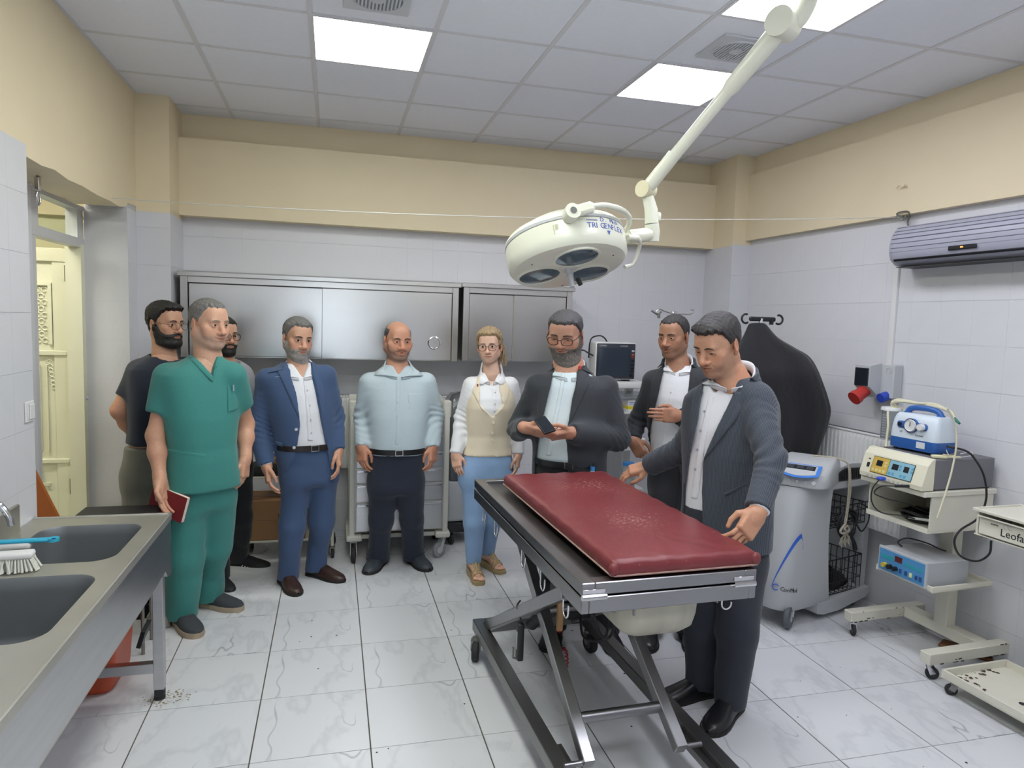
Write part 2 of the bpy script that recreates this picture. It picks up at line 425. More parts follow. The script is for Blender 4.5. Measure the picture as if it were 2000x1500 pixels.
# leaf, swung out along the far side of the corridor
LY = 4.972
leaf = MB().box((-2.42, LY, .02), (-1.62, LY+.04, 2.135), .004).build('door_leaf', M_door, door)
lf = MB().box((-2.42, LY-.018, 2.05), (-1.625, LY, 2.135), .004).box((-1.71, LY-.012, .02), (-1.625, LY, 2.05), .003).box((-2.42, LY-.012, .02), (-2.33, LY, 2.05), .003)
lf.box((-2.42, LY-.022, 1.462), (-1.632, LY, 1.492), .004).box((-2.42, LY-.022, .768), (-1.632, LY, .798), .004)
lf.build('rail', M_door, leaf)
orn = MB()
for (z0, z1) in ((1.53, 1.90),):
    orn.box((-2.26, LY-.016, z1), (-1.715, LY, z1+.02)).box((-1.735, LY-.016, z0), (-1.715, LY, z1))
    for r in range(9):
        for c in range(12):
            x = -1.757-c*.036-(r % 2)*.018; z = z0+.025+r*.04
            orn.tube(arcpts((x, LY-.004, z), .015, 0, math.pi*1.7, 10, (1, 0, 0), (0, 0, 1)), .0045, 6)
orn.build('ornament_panel', M_door, leaf)
o2 = MB()
for r in range(7):
    x = -1.74+.004*r; o2.tube(arcpts((x, LY-.003, 1.42-r*.027), .013, 0, math.pi*1.6, 8, (1, 0, 0), (0, 0, 1)), .004, 6)
o2.build('ornament_scroll', M_door, leaf)
mo = MB()
for (x0, x1, z0, z1) in ((-1.80, -1.79, .84, 1.40), (-1.76, -1.75, .84, 1.40), (-1.80, -1.79, .1, .72), (-2.3, -1.75, .62, .64), (-2.3, -1.75, .40, .42)):
    mo.box((x0, LY-.012, z0), (x1, LY, z1))
mo.build('moulding', M_door, leaf)
M_steelbit = mat('dull_steel_fitting', '#8d8d88', .45, metal=.8)
for z in (1.98, .62): MB().box((-1.63, 4.93, z-.05), (-1.612, 4.97, z+.05)).cyl((-1.615, 4.962, z-.055), (-1.615, 4.962, z+.055), .008, 10).build('hinge', M_steelbit, door)
MB().ball((-1.528, 4.955, 1.19), .012, 12).build('door_stop', M_white, door)

# ------------------------------------------------------------------ ceiling lights, vents
def emis(name, col, strength):
    m = bpy.data.materials.new(name); m.use_nodes = True; MATS[name] = m
    nt = m.node_tree; nt.nodes.remove(nt.nodes['Principled BSDF']); e = nt.nodes.new('ShaderNodeEmission')
    e.inputs[0].default_value = col; e.inputs[1].default_value = strength
    nt.links.new(e.outputs[0], nt.nodes['Material Output'].inputs[0]); return m
M_led_cool = emis('led_diffuser_cool', (.89, .91, 1.0, 1), PANEL_W)
M_led_left = emis('led_diffuser_left', (.96, 1.0, .93, 1), PANEL_W)
M_ledfr = mat('white_light_frame', '#d4d4da', .4)
PLAB = {(1, 0): 'lit white ceiling light panel above the scrubs and blue suit men', (4, 0): 'lit white ceiling light panel crossed by the lamp arm, nearer the back wall',
        (1, -2): 'lit white ceiling panel over the sink end, out of the frame', (4, -2): 'lit white ceiling light panel cut off by the top edge behind the arm elbow',
        (1, -4): 'lit white ceiling panel over the photographer, sink side', (4, -4): 'lit white ceiling panel over the photographer, air conditioner side',
        (1, -6): 'lit white ceiling panel by the rear wall, sink side', (4, -6): 'lit white ceiling panel by the rear wall, air conditioner side'}
for (i, j) in PANEL_CELLS:
    cx, cy = GX+.6*i+.3, GY+.6*j+.3
    t = thing('ceiling_light', PLAB[(i, j)], 'ceiling light', (cx, cy, ZC), group='square light panels in the ceiling')
    w = .284
    MB().box((-.298, -.298, -.004), (.298, -w, .02)).box((-.298, w, -.004), (.298, .298, .02)).box((-.298, -w, -.004), (-w, w, .02)).box((w, -w, -.004), (.298, w, .02)).build('frame', M_ledfr, t)
    MB().box((-w, -w, -.001), (w, w, .012)).build('diffuser', M_led_left if i == 1 else M_led_cool, t)
M_vent = mat('white_vent_plastic', '#c9ccd2', .5)
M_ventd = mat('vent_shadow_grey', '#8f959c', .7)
for cx, cy, lab in ((.184, 3.275, 'square white ceiling vent with round slatted outlet beside the first light panel'), (1.985, 3.27, 'square white ceiling vent with round slatted outlet behind the lamp arm')):
    t = thing('ceiling_vent', lab, 'vent', (cx, cy, ZC), group='round slatted ceiling vents')
    MB().box((-.15, -.15, -.008), (.15, .15, .004), .003).build('plate', M_vent, t)
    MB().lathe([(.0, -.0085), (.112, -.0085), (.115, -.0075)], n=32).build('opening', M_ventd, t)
    for k in range(-6, 7):
        x = k*.0165; h = math.sqrt(max(0, .112**2-x*x))
        MB().box((x-.004, -h, -.013), (x+.004, h, -.008)).build('slat', M_vent, t)
    MB().lathe([(.112, -.008), (.112, -.015), (.12, -.015), (.12, -.008)], n=32).lathe([(.0, -.008), (.0, -.016), (.034, -.016), (.034, -.008)], n=24).build('ring', M_vent, t)
t = thing('corridor_light', 'lit tube light fixed to the corridor ceiling beyond the open door', 'ceiling light', (-2.4, 4.2, 2.995))
MB().box((-.6, -.08, -.05), (.6, .08, 0), .006).build('housing', M_ledfr, t)
MB().box((-.58, -.06, -.075), (.58, .06, -.051), .01).build('tube', emis('corridor_tube', (1, .97, .84, 1), CORRIDOR_W), t)
# ------------------------------------------------------------------ materials of the fittings
M_steel = mat('brushed_steel', '#c2c2c4', .30, metal=1.0, var=.10, vscale=3, bump=.03, bscale=40, stretch=(1, 1, 14))
M_steeld = mat('worn_steel', '#c6c4bc', .48, metal=1.0, var=.14, vscale=4)
M_cab = mat('cabinet_steel', '#cfcdca', .27, metal=1.0, var=.05, vscale=2.0, stretch=(1, 1, 6))
M_chrome = mat('chrome', '#d5d5d8', .12, metal=1.0)
M_black = mat('black_plastic', '#1b1b1e', .45)
M_rubber = mat('dark_rubber', '#2b2b2d', .75, var=.2, vscale=20)
M_wplas = mat('white_plastic', '#d9d9d8', .38)
M_gplas = mat('light_grey_plastic', '#b9bbbe', .4)
M_enam = mat('ivory_enamel', '#d8d5c6', .38, var=.04, vscale=8)
M_chip = mat('chipped_paint', '#4a413a', .8)
M_blue = mat('blue_plastic', '#2f5fa6', .35)
M_red = mat('red_plastic', '#b5342f', .4)
M_orange = mat('orange_plastic', '#c6512f', .38, var=.08, vscale=6)
M_owood = mat('orange_stained_wood', '#b5672c', .5, var=.18, vscale=9, stretch=(1, 1, .2))
M_screen = mat('dark_screen', '#20242c', .12, spec=.6)
M_ink = mat('dark_ink', '#22222a', .6)
M_inkb = mat('blue_ink', '#4a5fb0', .6)
M_cardb = mat('cardboard', '#9a7350', .8, var=.08, vscale=6)
M_wire = mat('coated_wire', '#c9c9c9', .5)

# ------------------------------------------------------------------ wall cabinets
def cabinet(name, label, x0, x1, z0, z1, split, handle):
    y0, y1 = 5.25, 5.588
    t = thing(name, label, 'wall cabinet', ((x0+x1)/2, y1, z0), group='stainless steel wall cabinets')
    b = lambda mb, n, m=M_cab, p=t, **k: mb.build(n, m, p, world=True, **k)
    MBX = lambda lo, hi, bv=.002: MB().box(lo, hi, bv)
    m = MB()
    m.box((x0+.012, y0+.05, z0+.004), (x0+.03, y1, z1-.03)).box((x1-.03, y0+.05, z0+.004), (x1-.012, y1, z1-.03)).box((x0+.03, y0+.06, z0+.004), (x1-.03, y1, z0+.02)).box((x0+.02, y1-.012, z0), (x1-.02, y1, z1))
    b(m, 'carcass')
    b(MB().box((x0-.008, y0-.02, z1-.032), (x1+.008, y1, z1), .003), 'top_panel')
    sw = .055
    for a, c in ((x0+.008, x0+sw), (x1-sw, x1-.008)): b(MBX((a, y0, z0), (c, y0+.05, z1-.032)), 'side_rail')
    b(MBX((x0+sw, y0+.03, z0), (x1-sw, y0+.06, z0+.022)), 'bottom_rail')
    zt = z1-.075
    b(MBX((x0+sw, y0+.004, zt), (x1-sw, y0+.05, z1-.032)), 'top_rail')
    d1 = MBX((x0+sw+.004, y0+.024, z0+.012), (split+.02, y0+.04, zt-.004), .003).build('door', M_cab, t, world=True)
    d2 = MBX((split, y0+.004, z0+.006), (x1-sw-.004, y0+.02, zt-.004), .003).build('door', M_cab, t, world=True)
    if handle:
        hx, hz = handle; c = (hx-t.location.x, y0+.003-t.location.y, hz-t.location.z)
        h = MB().lathe([(.048, -.003), (.05, .004), (.043, .006), (.041, .0), (.03, -.012), (0, -.016)], c, (0, -1, 0), 32)
        h.build('recessed_handle', M_chrome, d2, smooth=40)
        MB().box((c[0]-.003, c[1]-.006, c[2]-.002), (c[0]+.003, c[1]+.002, c[2]+.045)).build('pull', M_steel, d2)
    return t
cabinet('wall_cabinet', 'wide steel wall cabinet with a round recessed handle, above the blue suit man', -1.035, .942, 1.447, 2.045, -.076, (.752, 1.586))
cabinet('wall_cabinet', 'smaller two-door steel wall cabinet above the woman in the beige vest', .962, 1.862, 1.452, 2.052, 1.373, None)

# ------------------------------------------------------------------ double sink
SX = -.715; SZ = .83
t = thing('sink_unit', 'steel double bowl sink unit on square legs along the left wall', 'sink', (-.95, 3.38, 0))
def bowl_ring(cx, cy, hx, hy, r, n=6):
    out = []
    for sx, sy, a in ((1, 1, 0), (-1, 1, 90), (-1, -1, 180), (1, -1, 270)):
        for k in range(n+1):
            q = math.radians(a+90*k/n); out.append((cx+sx*(hx-r)+r*math.cos(q), cy+sy*(hy-r)+r*math.sin(q)))
    return out
deck = MB(); bowls = [(-.985, 3.035, .195, .245), (-.985, 2.39, .20, .27), (-.985, 1.6, .2, .27)]
x0, x1 = -1.272, SX
def deck_cell(mb, lo, hi, ring):
    """flat deck around one bowl opening"""
    n = len(ring); c = Vector((sum(p[0] for p in ring)/n, sum(p[1] for p in ring)/n))
    outer = []
    for p in ring:
        d = Vector(p)-c; s = min([(hi[0]-c.x)/d.x if d.x > 1e-9 else 9e9, (lo[0]-c.x)/d.x if d.x < -1e-9 else 9e9, (hi[1]-c.y)/d.y if d.y > 1e-9 else 9e9, (lo[1]-c.y)/d.y if d.y < -1e-9 else 9e9])
        outer.append(c+d*s)
    A = [mb._v((p[0], p[1], SZ)) for p in ring]; B = [mb._v((p.x, p.y, SZ)) for p in outer]
    for k in range(n): mb.bm.faces.new((A[k], A[(k+1) % n], B[(k+1) % n], B[k]))
    for cx, cy in ((lo[0], lo[1]), (lo[0], hi[1]), (hi[0], lo[1]), (hi[0], hi[1])):
        aa = math.atan2(cy-c.y, cx-c.x)
        for i in range(n):
            p, q = outer[i], outer[(i+1) % n]; a, b2 = math.atan2(p.y-c.y, p.x-c.x), math.atan2(q.y-c.y, q.x-c.x)
            if a < aa < b2 and b2-a < 1: mb.bm.faces.new((B[i], B[(i+1) % n], mb._v((cx, cy, SZ))))
ys = [(2.715, 3.405), (2.0, 2.715), (1.0, 2.0)]
rings = [bowl_ring(*b[:2], b[2], b[3], .085) for b in bowls]
for b, (ya, yb), rg in zip(bowls, ys, rings): deck_cell(deck, (x0, ya), (x1-.012, yb), rg)
deck.box((x1-.012, 1.0, SZ-.03), (x1, 3.42, SZ+.006), .003).box((x0, 3.405, SZ-.03), (x1, 3.42, SZ+.006), .003).box((x0, 1.0, SZ-.004), (x0+.03, 3.405, SZ-.002))
deck.build('worktop', M_steeld, t, world=True)
for b, rg in zip(bowls, rings):
    rows = []
    for z, sc in ((SZ, 1.0), (SZ-.006, .985), (SZ-.05, .97), (SZ-.2, .94), (SZ-.235, .90), (SZ-.245, .80), (SZ-.25, .25), (SZ-.252, .05)):
        rows.append([(b[0]+(p[0]-b[0])*sc, b[1]+(p[1]-b[1])*sc, z) for p in rg])
    bo = MB().grid(rows, closed=True).build('bowl', mat('dull_bowl_steel', '#7c7f82', .5, metal=.6, var=.1, vscale=8), t, world=True, smooth=60)
MB().box((SX-.018, 1.0, .595), (SX-.003, 3.30, SZ-.03)).prism([(3.30, .595), (3.335, .56), (3.38, .548), (3.415, .548), (3.415, SZ-.03), (3.30, SZ-.03)], (SX-.018, 0, 0), (0, 1, 0), (0, 0, 1), .015).build('apron', M_steel, t, world=True)
MB().box((-1.272, 1.0, .56), (SX-.02, 3.40, .575)).build('under_shelf', M_steeld, t, world=True)
MB().box((-1.272, 1.0, SZ-.01), (-1.255, 3.235, SZ+.115), .004).build('backsplash', M_steeld, t, world=True)
for y in (3.305, 1.2):
    for x in (SX-.035, -1.235):
        lg = MB().box((x-.022, y-.022, .05), (x+.022, y+.022, SZ-.03), .002).build('leg', M_steel, t, world=True)
        MB().box((x-.02, y-.02, .012), (x+.02, y+.02, .05), .003).lathe([(0, 0), (.022, 0), (.024, .012), (.0, .014)], (x, y, 0), n=14).build('foot', M_rubber, lg, world=False).location = -t.location
MB().box((-1.215, 3.285, .13), (SX-.055, 3.325, .175), .002).build('crossbar', M_steel, t, world=True)
t2 = thing('sink_tap', 'chrome tap spout reaching over the far sink bowl', 'tap', (-1.255, 2.97, SZ+.118))
MB().cyl((0, 0, -.015), (0, 0, .02), .022, 16).build('tap_base', M_chrome, t2, smooth=40)
MB().tube(spline([(0, 0, .02), (.0, 0, .05), (.03, 0, .065), (.062, 0, .02), (.072, 0, -.02)], 5), .012, 12).build('spout', M_chrome, t2, smooth=60)
# brushes on the sink
def brush():
    t = thing('scrubbing_brush', 'white and blue scrubbing brush with shaggy bristles lying on the sink', 'brush', (-1.10, 2.735, SZ+.002), 0.1)
    body = MB().box((-.12, -.03, .042), (.075, .03, .066), .010, seg=3).build('brush_back', M_wplas, t, smooth=50)
    br = MB(); rnd = random.Random(3)
    for i in range(22):
        for j in range(7):
            x, y = -.115+i*.0088, -.027+j*.009
            d = Vector((rnd.uniform(-.012, .012)+(x+.02)*.18, rnd.uniform(-.012, .012)+y*.5, -.042))
            br.tube([(x, y, .044), Vector((x, y, .044))+d], [.0032, .0046], 5)
    br.build('bristles', mat('pale_bristle', '#cfcfc6', .8), t)['kind'] = 'stuff'
    t = thing('dish_brush', 'white and blue handled brush resting across the sink ledge', 'brush', (-1.13, 2.86, SZ+.004), .05)
    MB().box((-.13, -.022, .035), (.055, .016, .062), .011, seg=3).build('handle', M_wplas, t, smooth=50)
    MB().box((-.13, -.018, .058), (.115, .012, .072), .006, seg=2).lathe([(.008, -.003), (.02, -.006), (.02, .006), (.008, .003)], (.125, -.003, .065), n=16).build('grip', mat('cyan_plastic', '#2fa3c4', .4), t, smooth=50)
    MB().box((-.13, -.02, .0), (.0, .012, .036), .004).build('bristle_block', mat('pale_bristle', '#cfcfc6', .8), t)
brush()

# things around the sink
t = thing('plastic_crate', 'red-orange plastic tub with an arched handle hole under the sink', 'tub', (-1.10, 3.545, 0), 0)
rows = []
for z, hx, hy in ((.0, .12, .15), (.02, .135, .165), (.25, .15, .18), (.43, .16, .19), (.44, .17, .20), (.435, .155, .185), (.25, .145, .172), (.03, .128, .155), (.025, .02, .02)):
    rows.append([(p[0], p[1], z) for p in bowl_ring(0, 0, hx, hy, .05)])
MB().grid(rows, closed=True).build('shell', M_orange, t, smooth=50)
MB().tube(arcpts((.163, -.02, .29), .062, 0, math.pi, 12, (0, 1, 0), (0, 0, 1.5)), .012, 8).build('handle', M_orange, t, smooth=60)
MB().prism([(-.04, .2), (.055, .24), (.05, .30), (-.045, .28)], (.15, -.03, -.03), (0, 1, 0), (.3, 0, 1), .02).build('handle_plug', M_black, t)
t = thing('orange_board', 'orange-brown wooden board leaning into the doorway behind the sink', 'board', (-1.165, 4.0, 0))
MB().prism([(-.07, 0), (.06, 0), (-.342, .98), (-.45, .98)], (0, .026, 0), (1, 0, 0), (0, 0, 1), .024).build('plank', M_owood, t)
MB().bar((-.10, -.004, .30), (-.02, -.004, .32), .012, .05).build('batten', M_owood, t)
t = thing('stone_block', 'small grey stone block on the floor behind the sink leg', 'block', (-.93, 4.09, 0), .2)
MB().box((-.06, -.04, 0), (.06, .04, .07), .012, seg=2).build('block', mat('dusty_stone', '#8a857b', .9, var=.2, vscale=20, bump=.4, bscale=60), t)
MB().box((-.05, -.03, .07), (.04, .03, .085), .006).build('cap', mat('dusty_stone', '#8a857b', .9), t)
t = thing('side_table', 'thin black topped side table just behind the far end of the sink', 'side table', (-1.06, 3.85, 0))
MB().box((-.18, -.11, .712), (.19, .11, .735), .006).build('tabletop', M_black, t)
for x in (-.17, .13):
    for y in (-.085, .085): MB().cyl((x, y, 0), (x, y, .713), .009, 10).build('leg', M_steelbit, t)
# marks on the floor
M_stain = mat('rust_stain', '#8d8268', .6, var=.3, vscale=30)
rnd = random.Random(21); mb = MB()
for k in range(110):
    q = rnd.uniform(0, 6.28); r0 = abs(rnd.gauss(.055, .022)); r = rnd.uniform(.0015, .006); mb.lathe([(0, .0004+.000004*k), (r, .0004+.000004*k)], (-.74+.015+r0*1.2*math.cos(q), 3.30+r0*.8*math.sin(q), 0), (0, 0, 1), 7)
o_ = mb.build('rust_stain', M_stain, floor); o_['kind'] = 'stuff'
mb = MB()
for k in range(46):
    x, y = rnd.uniform(-.7, 3.0), rnd.uniform(1.6, 4.2); r = rnd.uniform(.002, .006); mb.lathe([(0, .0012), (r, .0008), (r*1.1, .0)], (x, y, 0), (0, 0, 1), 5)
o_ = mb.build('floor_crumbs', M_rubber, floor); o_['kind'] = 'stuff'
# light switch
t = thing('light_switch', 'white rocker light switch on the left wall above the sink', 'light switch', (XL+.004, 3.40, 1.31))
MB().box((0, -.043, -.045), (.008, .043, .045), .003).build('plate', M_wplas, t)
MB().box((.008, -.012, -.033), (.014, .034, .033), .002).build('rocker', M_wplas, t)
# clip and line
t = thing('hanging_clip', 'chrome clip hanging from the door transom rail at the left', 'clip', (-1.40, 3.92, 2.352))
MB().box((-.01, -.016, -.02), (.01, .016, .045), .003).build('bracket', M_chrome, t)
MB().tube(arcpts((0, 0, -.055), .022, 0, 2*math.pi, 14, (0, 1, 0), (0, 0, 1.6)), .006, 8).build('hook_loop', M_chrome, t, smooth=60)
a, b = at_x(218, 387, XL+.01), (3.40, 3.62, 2.487)
pts = [Vector(a).lerp(Vector(b), k/24)-Vector((0, 0, .055*4*(k/24)*(1-k/24))) for k in range(25)]
props(MB().tube(pts, .0022, 6).build('clothes_line', M_wire), 'thin pale wire line strung across the room below the cream wall', 'wire')
t = thing('wall_anchor', 'small rusty wire knot on the right wall above the air conditioner', 'anchor', (3.40, 3.60, 2.49))
MB().tube(spline([(0, .05, .0), (.02, 0, .02), (0, -.03, -.01), (.02, .01, -.02), (-.01, .03, .02), (0, -.05, .02), (.03, -.02, -.04), (.04, -.02, -.07)], 5), .005, 6).build('twist', M_steelbit, t)
MB().cyl((.0, 0, 0), (.065, 0, 0), .006, 8).build('screw', M_steelbit, t)

# ------------------------------------------------------------------ fixtures of the right wall (in the wall's frame)
def wall_frame_thing(name, label, cat, x, y, z, group=None):
    c, s = math.cos(RWA), math.sin(RWA)
    return thing(name, label, cat, (RW0[0]+x*c-y*s, RW0[1]+x*s+y*c, z), RWA, group)
q0, q1 = at_rw(1756, 480, .11), at_rw(1790, 520, .12)
AY, AZ0, AZ1 = q0[1], 2.165, 2.415
t = wall_frame_thing('air_conditioner', 'grey ribbed split air conditioner high on the right wall', 'air conditioner', -.004, AY, AZ0)
L = 1.05
prof = [(0, .0), (-.10, 0), (-.15, .012), (-.185, .04), (-.20, .085), (-.20, .14), (-.185, .20), (-.15, .243), (-.09, .25), (0, .25)]
mb = MB()
def loop(y, s=1.0, dz=0): return [(p[0]*s, y, .125+(p[1]-.125)*s) for p in prof]
mb.grid([loop(-L), loop(-.05), loop(-.02, .985), loop(0, .9)], closed=True)
V = [mb._v(p) for p in loop(0, .9)]; mb.bm.faces.new(V)
M_ac = mat('silver_grey_plastic', '#a5a6b4', .4)
mb.build('casing', M_ac, t, smooth=50)
rib = MB()
for x, z in ((-.196, .168), (-.188, .193), (-.176, .213), (-.2005, .14), (-.2005, .112), (-.1985, .088), (-.156, .236)): rib.cyl((x, -L, z), (x, -.03, z), .0022, 6)
rib.build('groove', mat('groove_grey', '#6f707c', .6), t)
MB().bar((-.187, -L, .041), (-.187, -.05, .041), .012, .008, (.8, 0, .6)).build('outlet_slot', M_black, t)
MB().box((-.17, -L, -.001), (-.02, -.05, .002)).build('flap_gap', M_black, t)
ya = at_rw(1880, 490, .2)[1]-AY
mb = MB(); mb.M = Matrix.Translation((-.200, ya, .078)); mb.box((-.005, -.085, -.012), (.003, .085, .012), .005, seg=2); mb.build('display_window', M_screen, t)
MB().box((-.2065, ya-.008, .075), (-.2045, ya+.008, .082)).build('indicator_lamp', emis('amber_led', (1, .25, .05, 1), 1.5), t)
# trunking and socket box
qa, qb = at_rw(1752, 505, .01), at_rw(1738, 712, .01)
t = wall_frame_thing('cable_trunking', 'narrow white cable trunking running down below the air conditioner', 'trunking', -.004, qb[1], qb[2])
MB().box((-.018, -.018, 0), (0, .018, qa[2]-qb[2]+.04), .002).build('duct', M_wplas, t)
MB().box((-.024, -.022, -.012), (0, .022, .004), .002).build('end_clip', M_gplas, t)
q = at_rw(1720, 745, .05)
t = wall_frame_thing('socket_box', 'grey industrial socket box with red and blue outlets on the right wall', 'socket box', -.004, q[1], q[2])
MB().box((-.075, -.125, -.10), (0, .0, .115), .006).build('back_box', M_gplas, t)
fb = MB(); fb.prism([(-.075, -.105), (-.165, -.03), (-.165, .10), (-.075, .118)], (0, -.03, 0), (1, 0, 0), (0, 0, 1), -.125)
fb.build('front_box', M_gplas, t)
MB().box((-.172, -.02, -.03), (-.163, .09, .085), .003).build('window_lid', M_screen, t)
MB().cyl((-.13, .035, -.06), (-.20, .035, -.105), .04, 20).cyl((-.19, .035, -.098), (-.215, .035, -.114), .046, 20).build('red_outlet', M_red, t, smooth=40, label='red round outlet')
MB().cyl((-.05, -.075, -.08), (-.115, -.075, -.10), .03, 18).build('blue_outlet', mat('socket_blue', '#2a46b0', .4), t, smooth=40, label='blue round outlet')
MB().lathe([(.018, 0), (.018, .003), (.021, .003), (.021, 0)], (-.075, -.085, .075), (-1, 0, 0), 18).build('knockout', M_gplas, t)
q = at_rw(1757, 1025, .01)
t = wall_frame_thing('wall_outlet', 'small white power outlet low on the right wall behind the cart', 'outlet', -.004, q[1], q[2])
MB().box((-.012, -.045, -.06), (0, .045, .06), .004).build('plate', M_wplas, t)
MB().cyl((-.02, 0, -.02), (-.01, 0, -.02), .02, 14).build('socket', M_gplas, t)
# small nail on the beam
q = at_rw(1770, 363, .06)
t = wall_frame_thing('wall_hook', 'tiny painted hook high on the cream beam of the right wall', 'hook', -.058, q[1], q[2])
MB().cyl((0, 0, 0), (-.03, 0, 0), .008, 8).build('peg', M_cream, t)
MB().tube([(-.02, 0, 0), (-.03, .03, .006), (-.03, .045, -.01)], .005, 6).build('bent_tip', M_cream, t)
# radiators
def radiator(label, loc, rz, w, h, d=.06):
    """panel radiator centred at loc, front towards local -y"""
    t = thing('radiator', label, 'radiator', loc, rz)
    n = int(w/.034); pan = MB()
    rows = []
    prof = []
    for i in range(n):
        x = -w/2+.02+(w-.04)*i/(n-1)
        prof += [(x-.011, .0), (x-.007, -.008), (x+.007, -.008), (x+.011, .0)]
    rows = [[(x, y*(.15 if k in (0, 3) else 1), z) for x, y in prof] for k, z in ((0, .01), (1, .035), (2, h-.035), (3, h-.01))]
    pan.grid(rows); pan.box((-w/2, .0005, 0), (w/2, .012, h), .004)
    pan.build('front_panel', M_wplas, t)
    MB().box((-w/2-.003, -.006, h-.008), (w/2+.003, d, h+.006), .003).build('top_grille', M_wplas, t)
    g = MB()
    for i in range(int(w/.02)): g.box((-w/2+.012+i*.02, .0, h+.0062), (-w/2+.022+i*.02, d-.015, h+.0075))
    g.build('grille_slot', mat('grille_dark', '#55565a', .8), t)['kind'] = 'stuff'
    for s in (-1, 1): MB().box((s*w/2-.003, -.004, .0), (s*w/2+.003, d, h), .002).build('side_panel', M_wplas, t)
    for s in (-1, 1): MB().box((s*w*.3-.015, d, .05), (s*w*.3+.015, d+.055, h-.05)).build('wall_bracket', M_wplas, t)
    MB().cyl((-w/2+.03, d/2, -.12), (-w/2+.03, d/2, 0), .011, 10).cyl((-w/2+.03, d/2, -.12), (-w/2+.03, d+.055, -.12), .011, 10).build('pipe', M_wplas, t, smooth=40)
    return t
radiator('white panel radiator on the back wall behind the steel drawer trolley', (.45, 5.48, .58), 0, 1.05, .57)
yr0, yr1 = -.52, at_rw(1745, 860, .1)[1]-.12
cxm = (yr0+yr1)/2; c, s = math.cos(RWA), math.sin(RWA)
radiator('white panel radiator on the right wall behind the black draped stand', (RW0[0]-.125*c-cxm*s, RW0[1]-.125*s+cxm*c, .52), RWA-math.pi/2, abs(yr1-yr0), .60)
# ------------------------------------------------------------------ surgical lamp
M_lamp = mat('cream_lamp_enamel', '#dfe0cf', .3, coat=.2)
LC = Vector((1.055, 3.05, 2.012)); AX = Vector((-.11, .34, 1)).normalized()
t = thing('surgical_lamp', 'big cream surgical lamp with three glass lenses on a jointed arm', 'lamp', tuple(LC))
lu = Vector((1, 0, 0)); lu = (lu-AX*lu.dot(AX)).normalized(); lv = AX.cross(lu)      # lu right, lv away
def LP(a, b, h): return lu*a+lv*b+AX*h
MB().lathe([(0, .004), (.235, .004), (.262, .012), (.275, .03), (.279, .062), (.279, .127), (.273, .133), (.273, .139), (.279, .144), (.276, .155), (.262, .17), (.235, .18), (.19, .211), (.165, .224), (.12, .232), (0, .236)], (0, 0, 0), AX, 56).build('housing', M_lamp, t, smooth=35)
MB().lathe([(.2785, .130), (.2805, .132), (.2805, .140), (.2785, .142)], (0, 0, 0), AX, 56).build('seam', M_gplas, t, smooth=40)
M_lens = mat('lamp_lens', '#56666f', .08, spec=.9, var=.45, vscale=26)
for k, (a, b) in enumerate(((-.125, .065), (.12, .07), (-.01, -.135))):
    ln = MB().lathe([(.0, -.004), (.06, -.003), (.095, .002), (.097, .008)], LP(a, b, 0), AX, 32).build('lens', M_lens, t, smooth=40)
    MB().lathe([(.094, .004), (.097, -.003), (.106, -.002), (.108, .006)], LP(a, b, 0), AX, 32).build('bezel', M_lamp, ln, smooth=40)
MB().cyl(LP(0, 0, .01), LP(0, 0, -.02), .026, 18, .018).cyl(LP(0, 0, -.02), LP(0, 0, -.085), .015, 16, .012).build('handle_stem', M_gplas, t, smooth=40)
MB().cyl(LP(.028, -.01, -.05), LP(.036, -.016, -.082), .011, 12).build('handle_plug', M_black, t, smooth=40)
for k in range(6):
    q = math.radians(60*k+20); MB().cyl(LP(.215*math.cos(q), .215*math.sin(q), .006), LP(.215*math.cos(q), .215*math.sin(q), .002), .004, 8).build('screw', M_black, t)
# yoke: pivot on the camera side, tube sweeping round the rim to the arm
ykn = MB(); ykn.cyl(LP(-.07, -.272, .135), LP(-.07, -.325, .135), .034, 24)
ykn.bar(LP(-.07, -.305, .135), LP(.03, -.318, .155), .034, .05, AX, .012)
ykn.build('yoke_pivot', M_lamp, t, smooth=40)
MB().cyl(LP(-.07, -.324, .135), LP(-.07, -.329, .135), .015, 16).build('pivot_screw', M_chrome, t, smooth=40)
arc = [LP(.02, -.316, .155)]
for k in range(1, 11):
    q = math.radians(-84+8.6*k); arc.append(LP(.312*math.cos(q), .312*math.sin(q), .165+.0012*k))
e = Vector((1.352, 3.05, 2.178))-LC
arc += [e+Vector((-.006, -.02, .0))]
MB().tube(spline(arc, 4), .0125, 12).build('yoke', M_lamp, t, smooth=60)
hd = [LP(.29, -.10, .105), LP(.345, -.075, .10), LP(.36, -.02, .075), LP(.335, .02, .02), LP(.28, .0, .0)]
MB().tube(spline(hd, 5), .009, 10).cyl(LP(.275, -.10, .105), LP(.33, -.09, .103), .013, 12).build('side_handle', M_lamp, t, smooth=60)
W = lambda x, y, z: Vector((x, y, z))-LC
MB().cyl(W(1.345, 3.05, 2.178), W(1.452, 3.05, 2.198), .033, 20).build('coupling', M_lamp, t, smooth=40)
MB().tube([W(1.470, 3.05, 2.165), W(1.466, 3.05, 2.205), W(1.458, 3.05, 2.245)], [.027, .034, .034], 20).build('lower_joint', M_lamp, t, smooth=50)
MB().tube([W(1.458, 3.05, 2.248), W(1.452, 3.05, 2.31), W(1.432, 3.05, 2.37)], [.033, .031, .026], 20).box(W(1.478, 3.03, 2.26), W(1.497, 3.07, 2.30), .004).build('drop_arm', M_lamp, t, smooth=50)
K0, K1 = Vector((1.421, 3.05, 2.402)), Vector((1.735, 2.52, 2.983))
bd = (K1-K0).normalized(); bs = bd.cross(Vector((0, 0, 1))).normalized()
MB().cyl(K0-LC-bs*.036, K0-LC+bs*.036, .038, 24).build('knee_joint', mat('cream_cap', '#d9d2b4', .35), t, smooth=40)
